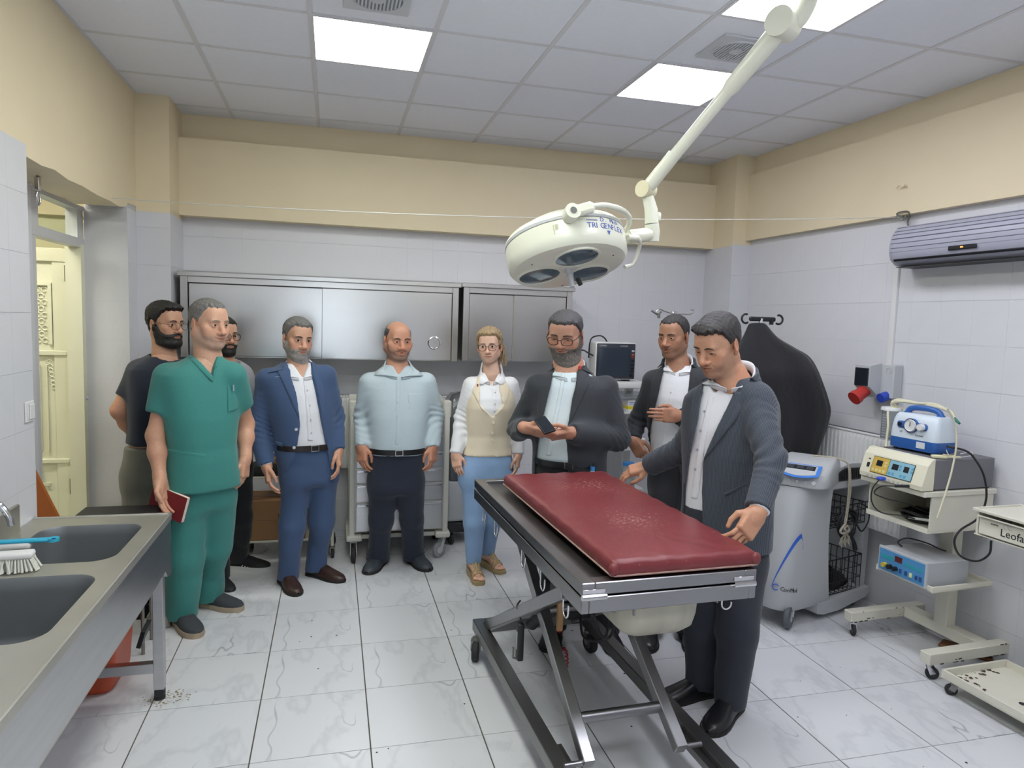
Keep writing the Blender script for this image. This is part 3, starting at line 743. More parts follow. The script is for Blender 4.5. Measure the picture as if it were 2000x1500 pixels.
MB().tube([K0-LC+bd*.02, K0-LC+bd*.28, K0-LC+bd*.55], [.031, .026, .026], 18).tube([K0-LC+bd*.53, K0-LC+bd*.56, K1-LC], [.027, .035, .04], 18).bar(K0-LC+bd*.02+Vector((-.012, 0, .01)), K0-LC+bd*.2+Vector((-.012, 0, .012)), .03, .03, (0, 0, 1), .006).build('boom', M_lamp, t, smooth=50)
MB().cyl(K1-LC-bs*.048, K1-LC+bs*.048, .058, 28).build('elbow_joint', M_lamp, t, smooth=40)
MB().cyl(K1-LC-bs*.0481, K1-LC-bs*.053, .012, 14).build('elbow_screw', M_steelbit, t, smooth=40)
MB().tube([p-LC for p in spline([K1+Vector((.03, .0, .0)), Vector((1.79, 2.49, 3.01)), Vector((1.795, 2.45, 3.07)), Vector((1.73, 2.38, 3.105)), Vector((1.55, 2.15, 3.11)), Vector((1.2, 1.7, 3.11))], 6)], .036, 18).build('ceiling_arm', M_lamp, t, smooth=60)
MB().lathe([(0, -.13), (.07, -.13), (.075, -.11), (.06, -.09), (.06, -.03), (.12, -.02), (.125, 0), (0, 0)], Vector((1.2, 1.7, ZC-.002))-LC, (0, 0, 1), 28).build('ceiling_mount', M_lamp, t, smooth=40)
# lettering along the rim, one character each so that it follows the curve
def rim_text(body, h, size, q0, step, m, nm):
    out = []
    for k, ch in enumerate(body):
        if ch == ' ': continue
        q = math.radians(q0+step*k); p = LP(.2797*math.cos(q), .2797*math.sin(q), h); ux = lv*math.cos(q)-lu*math.sin(q)
        out.append((ch, plane_M(p, ux, AX)))
    text(nm, out, m, t, None, size)
rim_text('Dr. Mach', .108, .026, -76, 2.9, M_inkb, 'maker_lettering')
rim_text('TRIGENFLEX', .076, .036, -90, 4.4, M_inkb, 'model_lettering')
MB().prism([(-.055, 0), (0, 0), (0, .003), (-.055, .003)], LP(.2797*math.cos(math.radians(-79)), .2797*math.sin(math.radians(-79)), .11), lv*math.cos(math.radians(-79))-lu*math.sin(math.radians(-79)), AX, .0006).build('printed_line', M_inkb, t)
MB().prism([(-.01, .02), (.01, .02), (.0, 0)], LP(.2797*math.cos(math.radians(-68)), .2797*math.sin(math.radians(-68)), .048), lv*math.cos(math.radians(-68))-lu*math.sin(math.radians(-68)), AX, .0006).build('printed_mark', M_inkb, t)
MB().prism([(0, 0), (.004, 0), (.004, .045), (.0, .045)], LP(.2797*math.cos(math.radians(-120)), .2797*math.sin(math.radians(-120)), .065), lv*math.cos(math.radians(-120))-lu*math.sin(math.radians(-120)), AX, .0006).prism([(.008, .022), (.022, .022), (.022, .045), (.008, .045)], LP(.2797*math.cos(math.radians(-120)), .2797*math.sin(math.radians(-120)), .065), lv*math.cos(math.radians(-120))-lu*math.sin(math.radians(-120)), AX, .0004).build('faded_sticker', mat('faded_sticker', '#b9bb9d', .6), t)

# ------------------------------------------------------------------ operating table
M_steel_keep, M_steeld_keep = M_steel, M_steeld
M_steel = mat('table_steel', '#98989a', .30, metal=1.0, var=.12, vscale=4)
M_steeld = mat('worn_table_steel', '#8a8a89', .36, metal=1.0, var=.15, vscale=5)
TR = (1.152, 2.945, 0.0)
t = thing('operating_table', 'steel scissor-lift operating table on a wheeled frame in front of the men', 'operating table', TR, .035)
# local frame: x across, y away
hx, y0, y1 = .349, -.79, .79
top = MB()
zt = .88
for lo, hi in (((-hx, y0, zt-.045), (-hx+.05, y1, zt)), ((hx-.05, y0, zt-.045), (hx, y1, zt)), ((-hx+.05, y0, zt-.045), (hx-.05, y0+.055, zt)), ((-hx+.05, y1-.05, zt-.045), (hx-.05, y1, zt))): top.box(lo, hi, .003)
top.build('top_frame', M_steel, t)
MB().box((-hx+.045, y0+.05, zt-.04), (hx-.045, y1-.045, zt-.022)).build('tray', M_steeld, t)
lo_ = MB()
zb = zt-.052
for lo, hi in (((-hx, y0, zb-.058), (-hx+.03, y1, zb)), ((hx-.03, y0, zb-.058), (hx, y1, zb)), ((-hx+.03, y0, zb-.058), (hx-.03, y0+.03, zb)), ((-hx+.03, y1-.03, zb-.058), (hx-.03, y1, zb))): lo_.box(lo, hi, .003)
lo_.build('lower_frame', M_steel, t)
MB().box((-hx+.03, y0+.03, zb-.02), (hx-.03, y1-.03, zb-.005)).build('under_plate', M_steeld, t)
for x in (-hx+.045, hx-.055):
    MB().cyl((x-.045, y0-.006, zb+.003), (x+.045, y0-.006, zb+.003), .011, 14).box((x-.042, y0-.004, zb+.0), (x+.042, y0, zb+.03), .001).build('hinge', M_chrome, t, smooth=40)
# base
bx0, bx1 = -.365, .235
for x in (bx0, bx1):
    MB().box((x-.03, -1.5, .115), (x+.03, .56, .175), .003).build('base_rail', M_steeld, t)
MB().box((bx0+.03, .50, .116), (bx1-.03, .56, .174), .003).build('base_crossbar', M_steeld, t)
MB().box((bx0+.03, -1.49, .116), (bx1-.03, -1.43, .174), .003).build('base_crossbar', M_steeld, t)
for x in (bx0, bx1):
    MB().box((x+(.03 if x < 0 else -.06), -1.45, .122), (x+(.06 if x < 0 else -.03), -.55, .15)).build('roller_track', M_steeld, t)
def castor(parent, x, y, ztop, r=.048, w=.028, m=M_rubber, ang=0.0, fork=None, off=.025):
    """swivel wheel: fork with wheel and hub as its pieces"""
    c, s = math.cos(ang), math.sin(ang); fork = fork or M_steelbit
    wx, wy = x+c*off, y+s*off; ax = Vector((-s, c, 0))
    f = MB(); f.cyl((x, y, ztop-.012), (x, y, ztop), .02, 14)
    for sgn in (-1, 1): f.bar(Vector((x, y, ztop-.016))+ax*sgn*(w/2+.006), Vector((wx, wy, r))+ax*sgn*(w/2+.006), .004, .028, (c, s, .3))
    f.bar((x-c*.012, y-s*.012, ztop-.014), (x+c*.02, y+s*.02, ztop-.014), w+.016, .008)
    fk = f.build('castor', fork, parent)
    ctr = Vector((wx, wy, r))
    MB().lathe([(r*.45, -w/2), (r*.86, -w/2), (r, -w*.3), (r, w*.3), (r*.86, w/2), (r*.45, w/2)], ctr, ax, 24).build('wheel', m, fk, smooth=40)
    MB().lathe([(0, -w/2-.003), (r*.3, -w/2-.003), (r*.5, -w/2+.002), (r*.5, w/2-.002), (r*.3, w/2+.003), (0, w/2+.003)], ctr, ax, 18).build('hub', M_gplas if m is not M_rubber else mat('wheel_hub_dark', '#4a4b4e', .5), fk, smooth=40)
    return fk
for x, y, a in ((bx0-.03, .47, -1.9), (bx1-.02, .42, -1.3), (bx0, -1.4, -1.5), (bx1, -1.4, -1.5)): castor(t, x, y, .115, .05, .036, M_rubber, a)
# scissor arms
xa, xb, xc, xd = -.275, -.33, .10, .16
MB().bar((xa, .17, .775), (xa, -.745, .185), .045, .05, (0, -.5, .8), .003).build('scissor_arm', M_steel, t)
MB().bar((xc, .17, .775), (xc, -.745, .185), .045, .05, (0, -.5, .8), .003).build('scissor_arm', M_steel, t)
MB().bar((xb, .49, .16), (xb, -.60, .775), .042, .05, (0, .5, .8), .003).build('scissor_arm', M_steel, t)
MB().bar((xd, .49, .16), (xd, -.60, .775), .042, .05, (0, .5, .8), .003).build('scissor_arm', M_steel, t)
MB().cyl((xa+.02, -.60, .275), (xc-.02, -.60, .275), .021, 18).build('cross_tube', M_steel, t, smooth=40)
MB().cyl((xb, -.06, .47), (xd, -.06, .47), .018, 16).build('pivot_shaft', M_steel, t, smooth=40)
MB().cyl((xa+.02, .14, .70), (xd, .14, .70), .018, 16).build('cross_tube', M_steeld, t, smooth=40)
for x in (xa-.055, xc+.055): MB().cyl((x-.035, -.735, .19), (x+.035, -.735, .19), .011, 12).build('roller_pin', M_steel, t, smooth=40)
MB().tube([(-.1, .44, .17), (-.1, .30, .28)], .032, 18).tube([(-.1, .30, .28), (-.1, .02, .48)], .045, 20).build('lift_motor', M_black, t, smooth=40)
MB().tube([(-.1, .06, .46), (-.1, -.12, .58)], .018, 14).build('lift_piston', M_chrome, t, smooth=40)
MB().box((-.02, .15, .30), (.12, .42, .44), .02, seg=2).build('control_box', M_black, t, smooth=50)
MB().tube(spline([(.05, .15, .40), (.0, -.02, .30), (.08, -.1, .34), (.1, .0, .5), (.02, -.05, .6), (-.05, -.2, .55), (-.02, -.25, .42), (.06, -.2, .40), (.05, -.3, .7)], 8), .006, 8).build('cable', M_black, t, smooth=60)
# wire hooks hanging from the frame
def hook(p, ux, w=.026, h=.085):
    p, ux = Vector(p), Vector(ux)
    pts = [p+ux*-w, p+ux*-w+Vector((0, 0, -h+w))]+arcpts(p+Vector((0, 0, -h+w)), w, math.pi, 2*math.pi, 8, ux, (0, 0, 1))+[p+ux*w+Vector((0, 0, -h*.35))]
    MB().tube(pts, .0035, 8).build('wire_hook', M_chrome, t, smooth=60)
for y in (.60, .36, -.10, -.36, -.62): hook((-hx+.012, y, zb-.055), (0, -1, 0))
hook((.235, y0+.012, zb-.055), (1, 0, 0), .02, .04)
# basin on its rails under the front end
rows = []
bc = (.0, -.56)
for z, sx, sy in ((.792, .175, .195), (.788, .185, .205), (.78, .168, .187), (.70, .164, .183), (.655, .154, .173), (.628, .126, .145), (.62, .02, .03)):
    rows.append([(p[0], p[1], z) for p in bowl_ring(bc[0], bc[1], sx, sy, min(sx, sy)*.45)])
MB().grid(rows, closed=True).build('basin', mat('stained_enamel_basin', '#b5b0a0', .45, var=.35, vscale=14, stretch=(1, 1, .3)), t, smooth=60, label='stained cream waste basin')
for x in (bc[0]-.205, bc[0]+.205): MB().box((x-.02, -.77, .772), (x+.006, -.2, .79)).box((x-.008 if x < bc[0] else x-.006, -.77, .755), (x-.002 if x < bc[0] else x, -.2, .79)).build('basin_rail', M_steeld, t)
MB().box((bc[0]-.14, -.785, .772), (bc[0]+.2, -.74, .776)).box((bc[0]-.14, -.775, .74), (bc[0]-.134, -.765, .79)).build('rail_lip', M_steeld, t)

M_steel, M_steeld = M_steel_keep, M_steeld_keep
# mattress: padded slab with piped rim and worn top
MX0, MX1, MY0, MY1, MZ0, MZ1 = -.233, .362, -.780, .615, .884, .948
t = thing('table_mattress', 'dark red vinyl mattress pad, scratched and scuffed, on the steel table', 'mattress', (TR[0], TR[1], MZ0), .035)
def vinyl():
    m = bpy.data.materials.new('red_vinyl'); m.use_nodes = True; nt, b = nodes_of(m); N = nt.nodes.new; L = nt.links.new
    tc = N('ShaderNodeTexCoord')
    n1 = N('ShaderNodeTexNoise'); n1.inputs['Scale'].default_value = 5; n1.inputs['Detail'].default_value = 3; L(tc.outputs['Object'], n1.inputs['Vector'])
    mp = N('ShaderNodeMapping'); mp.inputs['Scale'].default_value = (60, 130, 60); mp.inputs['Rotation'].default_value = (0, 0, .5); L(tc.outputs['Object'], mp.inputs[0])
    n2 = N('ShaderNodeTexNoise'); n2.inputs['Scale'].default_value = 1; n2.inputs['Detail'].default_value = 3; L(mp.outputs[0], n2.inputs['Vector'])
    # scuffs gather in a few worn areas
    def spot(x, y, r, k):
        d = N('ShaderNodeVectorMath'); d.operation = 'DISTANCE'; d.inputs[1].default_value = (x, y, .064); L(tc.outputs['Object'], d.inputs[0])
        q = N('ShaderNodeMapRange'); q.inputs[1].default_value = 0; q.inputs[2].default_value = r; q.inputs[3].default_value = k; q.inputs[4].default_value = 0; L(d.outputs['Value'], q.inputs[0]); return q
    acc = None
    for s in ((.06, -.33, .26, .16), (.14, .32, .22, .15), (.2, .10, .22, .07), (-.05, .25, .15, .10), (.31, -.6, .1, .10)):
        q = spot(*s)
        if acc is None: acc = q
        else:
            a = N('ShaderNodeMath'); a.operation = 'ADD'; L(acc.outputs[0], a.inputs[0]); L(q.outputs[0], a.inputs[1]); acc = a
    s1 = N('ShaderNodeMath'); s1.operation = 'ADD'; L(n2.outputs[0], s1.inputs[0]); L(acc.outputs[0], s1.inputs[1])
    r = N('ShaderNodeMapRange'); r.inputs[1].default_value = .70; r.inputs[2].default_value = .80; L(s1.outputs[0], r.inputs[0])
    base = N('ShaderNodeMix'); base.data_type = 'RGBA'; base.inputs[6].default_value = lin('#6c282c'); base.inputs[7].default_value = lin('#80363a'); L(n1.outputs[0], base.inputs[0])
    mx = N('ShaderNodeMix'); mx.data_type = 'RGBA'; mx.inputs[7].default_value = lin('#c9a79a'); L(r.outputs[0], mx.inputs[0]); L(base.outputs[2], mx.inputs[6]); L(mx.outputs[2], b.inputs['Base Color'])
    b.inputs['Roughness'].default_value = .36
    n3 = N('ShaderNodeTexNoise'); n3.inputs['Scale'].default_value = 14; L(tc.outputs['Object'], n3.inputs['Vector'])
    bp = N('ShaderNodeBump'); bp.inputs['Strength'].default_value = .25; bp.inputs['Distance'].default_value = .01; L(n3.outputs[0], bp.inputs['Height']); L(bp.outputs[0], b.inputs['Normal'])
    return m
M_vinyl = vinyl()
rows = []
mcx, mcy = (MX0+MX1)/2, (MY0+MY1)/2; mhx, mhy = (MX1-MX0)/2, (MY1-MY0)/2
H = MZ1-MZ0
for z, ins, r in ((.0, .03, .01), (.001, .008, .012), (.008, .0, .014), (H*.5, -.002, .016), (H-.014, .002, .018), (H-.004, .012, .018), (H, .032, .02), (H+.001, .12, .05), (H+.0015, .25, .04)):
    ring = []
    for p in bowl_ring(mcx, mcy, mhx-ins, mhy-ins, max(.008, r), 5): ring.append((p[0], p[1], z))
    # extra points along the long sides keep the rim a little wavy
    out = []
    for k in range(len(ring)):
        a, b2 = Vector(ring[k]), Vector(ring[(k+1) % len(ring)]); n = 24 if k % 6 == 5 else 1
        for i in range(n):
            q = a.lerp(b2, i/n); w = .0022*math.sin(q.y*41+z*60)+.0018*math.sin(q.x*57+2); out.append((q.x+w, q.y+w, q.z+(w*.8 if z > .02 else 0)))
    rows.append(out)
mb = MB().grid(rows, closed=True)
V = [v for v in mb.bm.verts][-len(rows[-1]):]; mb.bm.faces.new(V)
mb.build('pad', M_vinyl, t, smooth=60)
pp = [(p[0], p[1], .010) for p in bowl_ring(mcx, mcy, mhx+.001, mhy+.001, .014, 4)]
MB().tube(pp, .0035, 6, closed=True).build('piping', mat('worn_piping', '#a98a80', .6, var=.3, vscale=30), t, smooth=60)
for sx, sy in ((-1, -1), (1, -1)):
    MB().ball((mcx+sx*(mhx-.01), mcy+sy*(mhy-.008), .03), .022, 10, (1, .8, 1.2)).build('corner_fold', M_vinyl, t, smooth=60)

# hung on the table frame
t = thing('hand_control', 'black hand control hung on a hook from the scissor arm', 'remote control', (.815, 2.83, .27))
MB().box((-.014, -.022, .0), (.014, .022, .17), .007, seg=2).build('body', M_black, t, smooth=50)
MB().box((-.0155, -.006, .05), (-.013, .006, .13)).build('label_strip', M_gplas, t)
MB().tube([(-.03, 0, .06), (-.03, 0, .02), (-.03, 0, .012), (-.01, 0, .004), (.01, 0, .004)], .005, 8).build('hook', M_steelbit, t)
MB().tube(spline([(0, 0, .17), (0, .01, .20), (-.01, .03, .235), (.01, .05, .25)], 6), .004, 8).build('cable', M_black, t, smooth=60)
t = thing('bottle_brush', 'wooden handled brush with black bristles hanging under the table', 'brush', (.952, 2.70, .28))
MB().box((-.014, -.012, .17), (.014, .012, .33), .008, seg=2).build('handle', mat('light_wood', '#b58b5b', .5, var=.15, vscale=20), t, smooth=50)
bb = MB()
for k in range(26): bb.lathe([(.004, 0), (.014+.003*(k % 2), .003), (.004, .006)], (.0+.002*math.sin(k), 0, .01+k*.0062), (0, 0, 1), 8)
bb.build('bristles', M_black, t)['kind'] = 'stuff'
MB().cyl((0, 0, .165), (0, 0, .175), .012, 10).build('collar', M_red, t)
cord = []
for k in range(60):
    q = 2*math.pi*k/59*.85-.6; c0 = Vector((.022+.018*math.sin(q), 0, -.03-.055*math.cos(q) if False else .03+.06*math.cos(q+math.pi))); cord.append(c0+Vector((.006*math.cos(k*1.9), .006*math.sin(k*1.9), 0)))
MB().tube(cord, .0045, 6).build('coiled_cord', mat('dark_red_cord', '#8a2430', .6), t, smooth=60)
# ------------------------------------------------------------------ electrosurgical cart by the right wall (faces -x)
ER = (3.36, 3.02, 0.0)
M_cart = M_enam
t = thing('equipment_cart', 'chipped ivory equipment cart on an H-shaped wheeled base by the right wall', 'cart', ER, RWA)
# base
for y in (.265, -.255):
    MB().box((-.42, y-.03, .085), (.19, y+.03, .145), .004).build('base_bar', M_cart, t)
MB().box((-.035, -.225, .085), (.045, .235, .145), .004).build('base_crossbar', M_cart, t)
for x, y, a in ((-.38, .265, -2.0), (.15, .265, 1.0), (-.385, -.255, -.6), (.15, -.255, -.4)): castor(t, x, y, .086, .032, .02, M_rubber, a, M_chrome, .016)
MB().box((-.032, -.04, .14), (.038, .04, .80), .003).build('post', M_cart, t)
ch = MB(); rnd = random.Random(5)
for k in range(34):
    y = rnd.choice((.265, -.255)); x = rnd.uniform(-.42, .18); z = rnd.choice((.086, .087, .1, .143)); r = rnd.uniform(.002, .006)
    ch.box((x-r*2, y-.0305, z-r*.6), (x+r*2, y-.0295, z+r*.6))
ch.build('paint_chip', M_chip, t)['kind'] = 'stuff'
# lower tray
def tray(parent, name, x0, x1, y0, y1, z, lip, m):
    o = MB(); w = .012
    o.box((x0, y0, z), (x1, y1, z+.006))
    p = o.build(name, m, parent)
    r = MB()
    r.box((x0, y0, z), (x1, y0+w, z+lip), .002).box((x0, y1-w, z), (x1, y1, z+lip), .002).box((x0, y0+w, z), (x0+w, y1-w, z+lip), .002).box((x1-w, y0+w, z), (x1, y1-w, z+lip), .002)
    r.build('rim', m, p); return p
tray(t, 'lower_shelf', -.36, .06, -.215, .15, .435, .03, M_cart)
# upper housing shelf
sh = MB().box((-.40, -.16, .925), (.10, .27, .952), .003).build('upper_shelf', M_cart, t)
MB().box((-.34, -.15, .735), (.09, -.142, .925)).build('side_panel', M_cart, t)
MB().box((-.34, .25, .735), (.09, .258, .925)).build('side_panel', M_cart, t)
MB().box((-.345, -.15, .728), (.09, .258, .737)).box((-.352, -.15, .728), (-.345, .258, .755)).build('middle_shelf', M_cart, t)
MB().box((.082, -.142, .737), (.09, .25, .925)).build('back_panel', M_cart, t)
MB().box((.04, -.03, .70), (.10, .03, .74)).cyl((.06, -.05, .72), (.12, -.10, .72), .012, 10).build('post_bracket', M_steelbit, t)

def ER_P(x, y, z): return (ER[0]+x*math.cos(RWA)-y*math.sin(RWA), ER[1]+x*math.sin(RWA)+y*math.cos(RWA), z)
# electrosurgical generator
t = thing('electrosurgical_unit', 'grey generator with cream front and yellow and blue panels on the cart', 'medical device', ER_P(-.15, .055, .952), RWA)
MB().box((-.19, -.195, .006), (.24, .195, .165), .004).build('case', mat('dark_grey_case', '#6f6f74', .55, var=.05, vscale=20), t)
fp = [(-.19, .006), (-.265, .006), (-.268, .03), (-.235, .135), (-.21, .165), (-.19, .172)]
MB().prism(fp, (0, .207, 0), (1, 0, 0), (0, 0, 1), .414).build('front_bezel', mat('cream_plastic', '#dcd8c2', .4), t)
MB().box((-.22, -.19, 0), (.22, .19, .006)).build('foot_rail', M_black, t)
# sloped front face frame: origin bottom, running to the viewer's right (-y), up the slope
fo = Vector((-.2695, .18, .032)); sl = Vector((.033, 0, .105)).normalized(); rt = Vector((0, -1, 0)); fn = rt.cross(sl)
def fpanel(name, a, b, w, h, m, parent=t, d=.0012):
    o = fo+rt*a+sl*b+fn*.0004
    return MB().prism([(0, 0), (w, 0), (w, h), (0, h)], o, rt, sl, d).build(name, m, parent)
bzl = fpanel('panel_surround', .045, .006, .272, .094, M_ink)
y_ = fpanel('yellow_panel', .048, .009, .108, .088, mat('panel_yellow', '#c9a94e', .45), t, .002)
b_ = fpanel('blue_panel', .159, .009, .155, .088, mat('panel_blue', '#86b4c4', .45), t, .002)
for k, (a, pr) in enumerate(((.075, y_), (.18, b_), (.255, b_))):
    fpanel('display', a, .048, .04 if k < 2 else .032, .032, M_screen, pr, .003)
    q = 4 if k == 0 else 2
    for i in range(q): fpanel('key', (.056 if k == 0 else a-.014)+i*.024, .016, .015, .015, mat('key_cream', '#cfc080' if False else '#d5c98f', .5) if k == 0 else mat('key_blue', '#5c98b5', .5), pr, .003)
    for i in range(2): fpanel('key', a+.045 if k else .13, .05+i*.018, .014, .012, mat('key_cream', '#d5c98f', .5) if k == 0 else mat('key_blue', '#5c98b5', .5), pr, .003)
fpanel('power_switch', .012, .03, .018, .026, M_black)
fpanel('maker_plate', .012, .075, .014, .006, M_ink)
lo_f = MB()
for k in range(9): lo_f.cyl((-.2675, .15-.03*k, .016), (-.272, .15-.03*k, .016), .006, 10)
lo_f.build('socket_row', M_gplas, t)['kind'] = 'stuff'
MB().box((-.31, .015, .012), (-.268, .05, .03), .006).build('blue_plug', mat('plug_blue', '#2f4fc0', .4), t, label='blue cable plug')
MB().cyl((-.268, -.13, .016), (-.33, -.10, .012), .008, 12).build('black_plug', M_black, t)
c1 = spline([(-.30, .03, .02), (-.325, .05, -.04), (-.31, .06, -.12), (-.27, .03, -.17), (-.20, -.05, -.17), (-.12, -.08, -.19)], 8)
MB().tube(c1, .0035, 7).build('cable', M_black, t, smooth=60)
c2 = spline([(-.33, -.10, .012), (-.37, -.05, .0), (-.36, .0, -.05), (-.29, -.02, -.08), (-.2, -.06, -.1), (-.05, -.1, -.16)], 8)
MB().tube(c2, .0035, 7).build('cable', M_black, t, smooth=60)
# coiled leads on the middle shelf
t = thing('cable_coil', 'black coil of instrument leads with a pale handpiece in the cart opening', 'cable', ER_P(-.16, .03, .739), RWA)
co = []
for k in range(150):
    q = k*.42; r = .075+.02*math.sin(k*.37); co.append((r*1.2*math.cos(q), r*1.4*math.sin(q), .012+.03*(k/150)+.008*math.sin(k*1.3)))
MB().tube(co, .006, 6).build('coil', M_black, t, smooth=60)
MB().tube([(-.15, -.02, .03), (-.05, -.16, .035)], [.006, .009], 10).build('handpiece', M_wplas, t)
# lower box
t = thing('stimulator_box', 'small grey box with a blue control panel on the cart\'s lower shelf', 'medical device', ER_P(-.22, -.03, .445), RWA)
MB().box((-.14, -.15, .004), (.14, .15, .135), .003).build('case', mat('silver_case', '#aeb0b4', .4), t)
MB().box((-.155, -.155, .0), (-.14, .155, .14), .002).build('front_frame', M_gplas, t)
bp_ = MB().box((-.158, -.145, .012), (-.154, .145, .128)).build('blue_panel', mat('control_blue', '#4f8fc0', .4), t)
for k, y in enumerate((.10, .065, .03)): MB().cyl((-.158, y, .045), (-.18, y, .045), .013, 14).build('knob', mat('knob_yellow', '#c9b13a', .4) if k == 0 else M_black, bp_, smooth=40)
for k, y in enumerate((-.0, -.035, -.065, -.1, -.125)): MB().box((-.163, y-.008, .03), (-.157, y+.008, .055), .002).build('button', mat('button_light', '#d9dfa0', .4) if k == 2 else mat('button_navy', '#274a86', .4), bp_)
MB().box((-.161, -.005, .085), (-.157, .04, .115)).build('display', mat('red_display', '#5a1f22', .2), bp_)
MB().box((-.1595, .05, .08), (-.157, .13, .10)).build('label_strip', mat('strip_teal', '#2f9aa8', .5), bp_)
MB().box((-.1595, -.13, .08), (-.157, -.02, .095)).build('label_strip', mat('strip_teal', '#2f9aa8', .5), bp_)
MB().tube(spline([(-.05, .10, .137), (-.06, .12, .16), (-.02, .10, .185), (.06, .05, .17), (.10, 0, .15), (.13, -.02, .14)], 8), .004, 7).build('cable', M_black, t, smooth=60)
# suction pump on top
SP = ER_P(-.175, .085, .952+.167)
prz = -.55
t = thing('suction_pump', 'white and blue suction pump with a dial gauge standing on the grey generator', 'suction pump', SP, -1.43)
# local: front towards -y
w, d, h = .145, .085, .205
rows = []
for z, sc, dy in ((.012, .97, 0), (.02, 1, 0), (.07, 1.0, 0)): rows.append([(p[0]*sc, p[1]*sc+dy, z) for p in bowl_ring(0, 0, w, d, .03, 4)])
mb = MB().grid(rows, closed=True); mb.bm.faces.new([v for v in mb.bm.verts][:len(rows[0])])
mb.build('base_shell', M_blue, t, smooth=40, label='blue lower shell')
rows = []
for z, sc, sd in ((.0705, .998, .998), (.12, .985, .97), (.17, .95, .86), (.195, .90, .74), (.205, .84, .62), (.207, .5, .3)): rows.append([(p[0]*sc, p[1]*sd, z) for p in bowl_ring(0, 0, w, d, .03, 4)])
mb = MB().grid(rows, closed=True); mb.bm.faces.new([v for v in mb.bm.verts][-len(rows[0]):])
mb.build('upper_shell', mat('pale_blue_white', '#cdd7e0', .35), t, smooth=40)
hh = MB(); hh.tube(spline([(-.105, 0, .196), (-.085, 0, .226), (-.04, 0, .238), (.04, 0, .238), (.085, 0, .226), (.105, 0, .196)], 5), .016, 10).box((-.115, -.025, .19), (-.08, .025, .212), .008).box((.08, -.025, .19), (.115, .025, .212), .008)
hh.build('handle', M_blue, t, smooth=60)
fy = -.082
fr = MB().box((-.095, fy-.010, .125), (.085, fy+.012, .163), .014, seg=3).lathe([(0, -.012), (.038, -.012), (.04, 0), (.04, .012)], (-.008, fy, .145), (0, -1, 0), 24)
fr.build('dial_plate', M_blue, t, smooth=40)
g = MB().lathe([(0, .013), (.028, .013), (.031, .018), (.034, .014), (.034, .008)], (-.008, fy, .145), (0, -1, 0), 24).build('gauge', M_wplas, t, smooth=40)
MB().box((-.010, fy-.0155, .14), (-.006, fy-.0142, .165)).build('needle', M_ink, g)
MB().cyl((.058, fy-.008, .145), (.058, fy-.03, .145), .02, 18, .017).build('knob', M_wplas, t, smooth=40)
MB().box((-.085, fy-.013, .135), (-.06, fy-.008, .156), .003).build('rocker_switch', M_black, t)
MB().box((.03, -.0862, .028), (.08, -.0848, .062)).build('rating_label', mat('paper_label', '#cfd2d4', .6), t)
text('maker_mark', 'v3', M_ink, t, plane_M((-.075, -.0868, .10), (1, 0, 0), (0, 0, 1)), .018)
text('maker_mark', 'LG med', M_ink, t, plane_M((.02, -.0868, .092), (1, 0, 0), (0, 0, 1)), .014)
for sx in (-1, 1):
    for sy in (-1, 1): MB().cyl((sx*.11, sy*.06, 0), (sx*.11, sy*.06, .014), .012, 10).build('foot', M_rubber, t)
# jar hanging at its side with a white lid, and tubing
jr = MB().lathe([(0, .0), (.045, .0), (.048, .01), (.048, .17), (.045, .17), (.045, .012), (0, .006)], (-.205, .0, .03), (0, 0, 1), 24).build('jar', mat('clear_plastic', '#dfe4e6', .1, trans=.85), t, smooth=40, label='clear graduated suction jar')
MB().lathe([(0, .02), (.052, .018), (.056, .008), (.056, 0), (0, 0)], (-.205, .0, .202), (0, 0, 1), 24).build('jar_lid', M_wplas, jr, smooth=40)
gd = MB()
for k in range(9): gd.box((-.22, -.0495, .055+k*.015), (-.195+(.01 if k % 2 else 0), -.0485, .057+k*.015))
gd.build('graduation', M_gplas, jr)['kind'] = 'stuff'
MB().box((-.17, -.02, .09), (-.14, .02, .12)).build('jar_bracket', M_gplas, t)
M_hose = mat('cream_tubing', '#d3cfb4', .4)
MB().tube(spline([(-.20, .0, .225), (-.21, .01, .25), (-.19, .03, .265), (-.14, .05, .262), (-.05, .055, .255), (.04, .05, .25), (.12, .04, .235), (.165, .01, .205)], 8), .008, 10).tube(spline([(-.16, .04, .21), (-.2, .0, .24), (-.15, -.01, .262), (-.08, .04, .258), (.02, .06, .262), (.1, .045, .24)], 8), .008, 10).tube(spline([(-.18, .03, .222), (-.19, -.04, .21), (-.17, -.06, .12), (-.165, -.07, .04), (-.15, -.09, .0)], 8), .007, 10).build('tubing', M_hose, t, smooth=60, label='cream rubber tubing looped over the top')
MB().cyl((.165, .01, .205), (.205, -.005, .185), .009, 12, .006).build('tube_connector', mat('green_connector', '#1f6f5f', .4), t, smooth=40)
wp = lambda pts, y: [at_y(px, py, y) for px, py in pts]
MB().tube(spline(wp([(1850, 797), (1864, 825), (1868, 865), (1860, 915), (1846, 965), (1830, 1012)], 2.79), 8), .0045, 8).build('thin_hose', M_hose, t, smooth=60, world=True)
MB().tube(spline(wp([(1850, 872), (1885, 880), (1903, 895), (1922, 930), (1926, 975), (1910, 1012), (1875, 1036), (1864, 1060), (1876, 1086), (1908, 1096), (1932, 1082), (1936, 1056)], 2.80), 8), .0055, 8).build('power_cord', M_black, t, smooth=60, world=True)
MB().tube(spline([(.14, .0, .035), (.18, -.03, .014), (.22, -.03, .008), (.25, .04, .02), (.235, .06, .035), (.2, .03, .02)], 8), .003, 7).build('grey_lead', M_gplas, t, smooth=60)
t = thing('cream_clip', 'small cream plastic clip lying in front of the suction pump', 'clip', ER_P(-.25, -.115, .952+.1665), -.45)
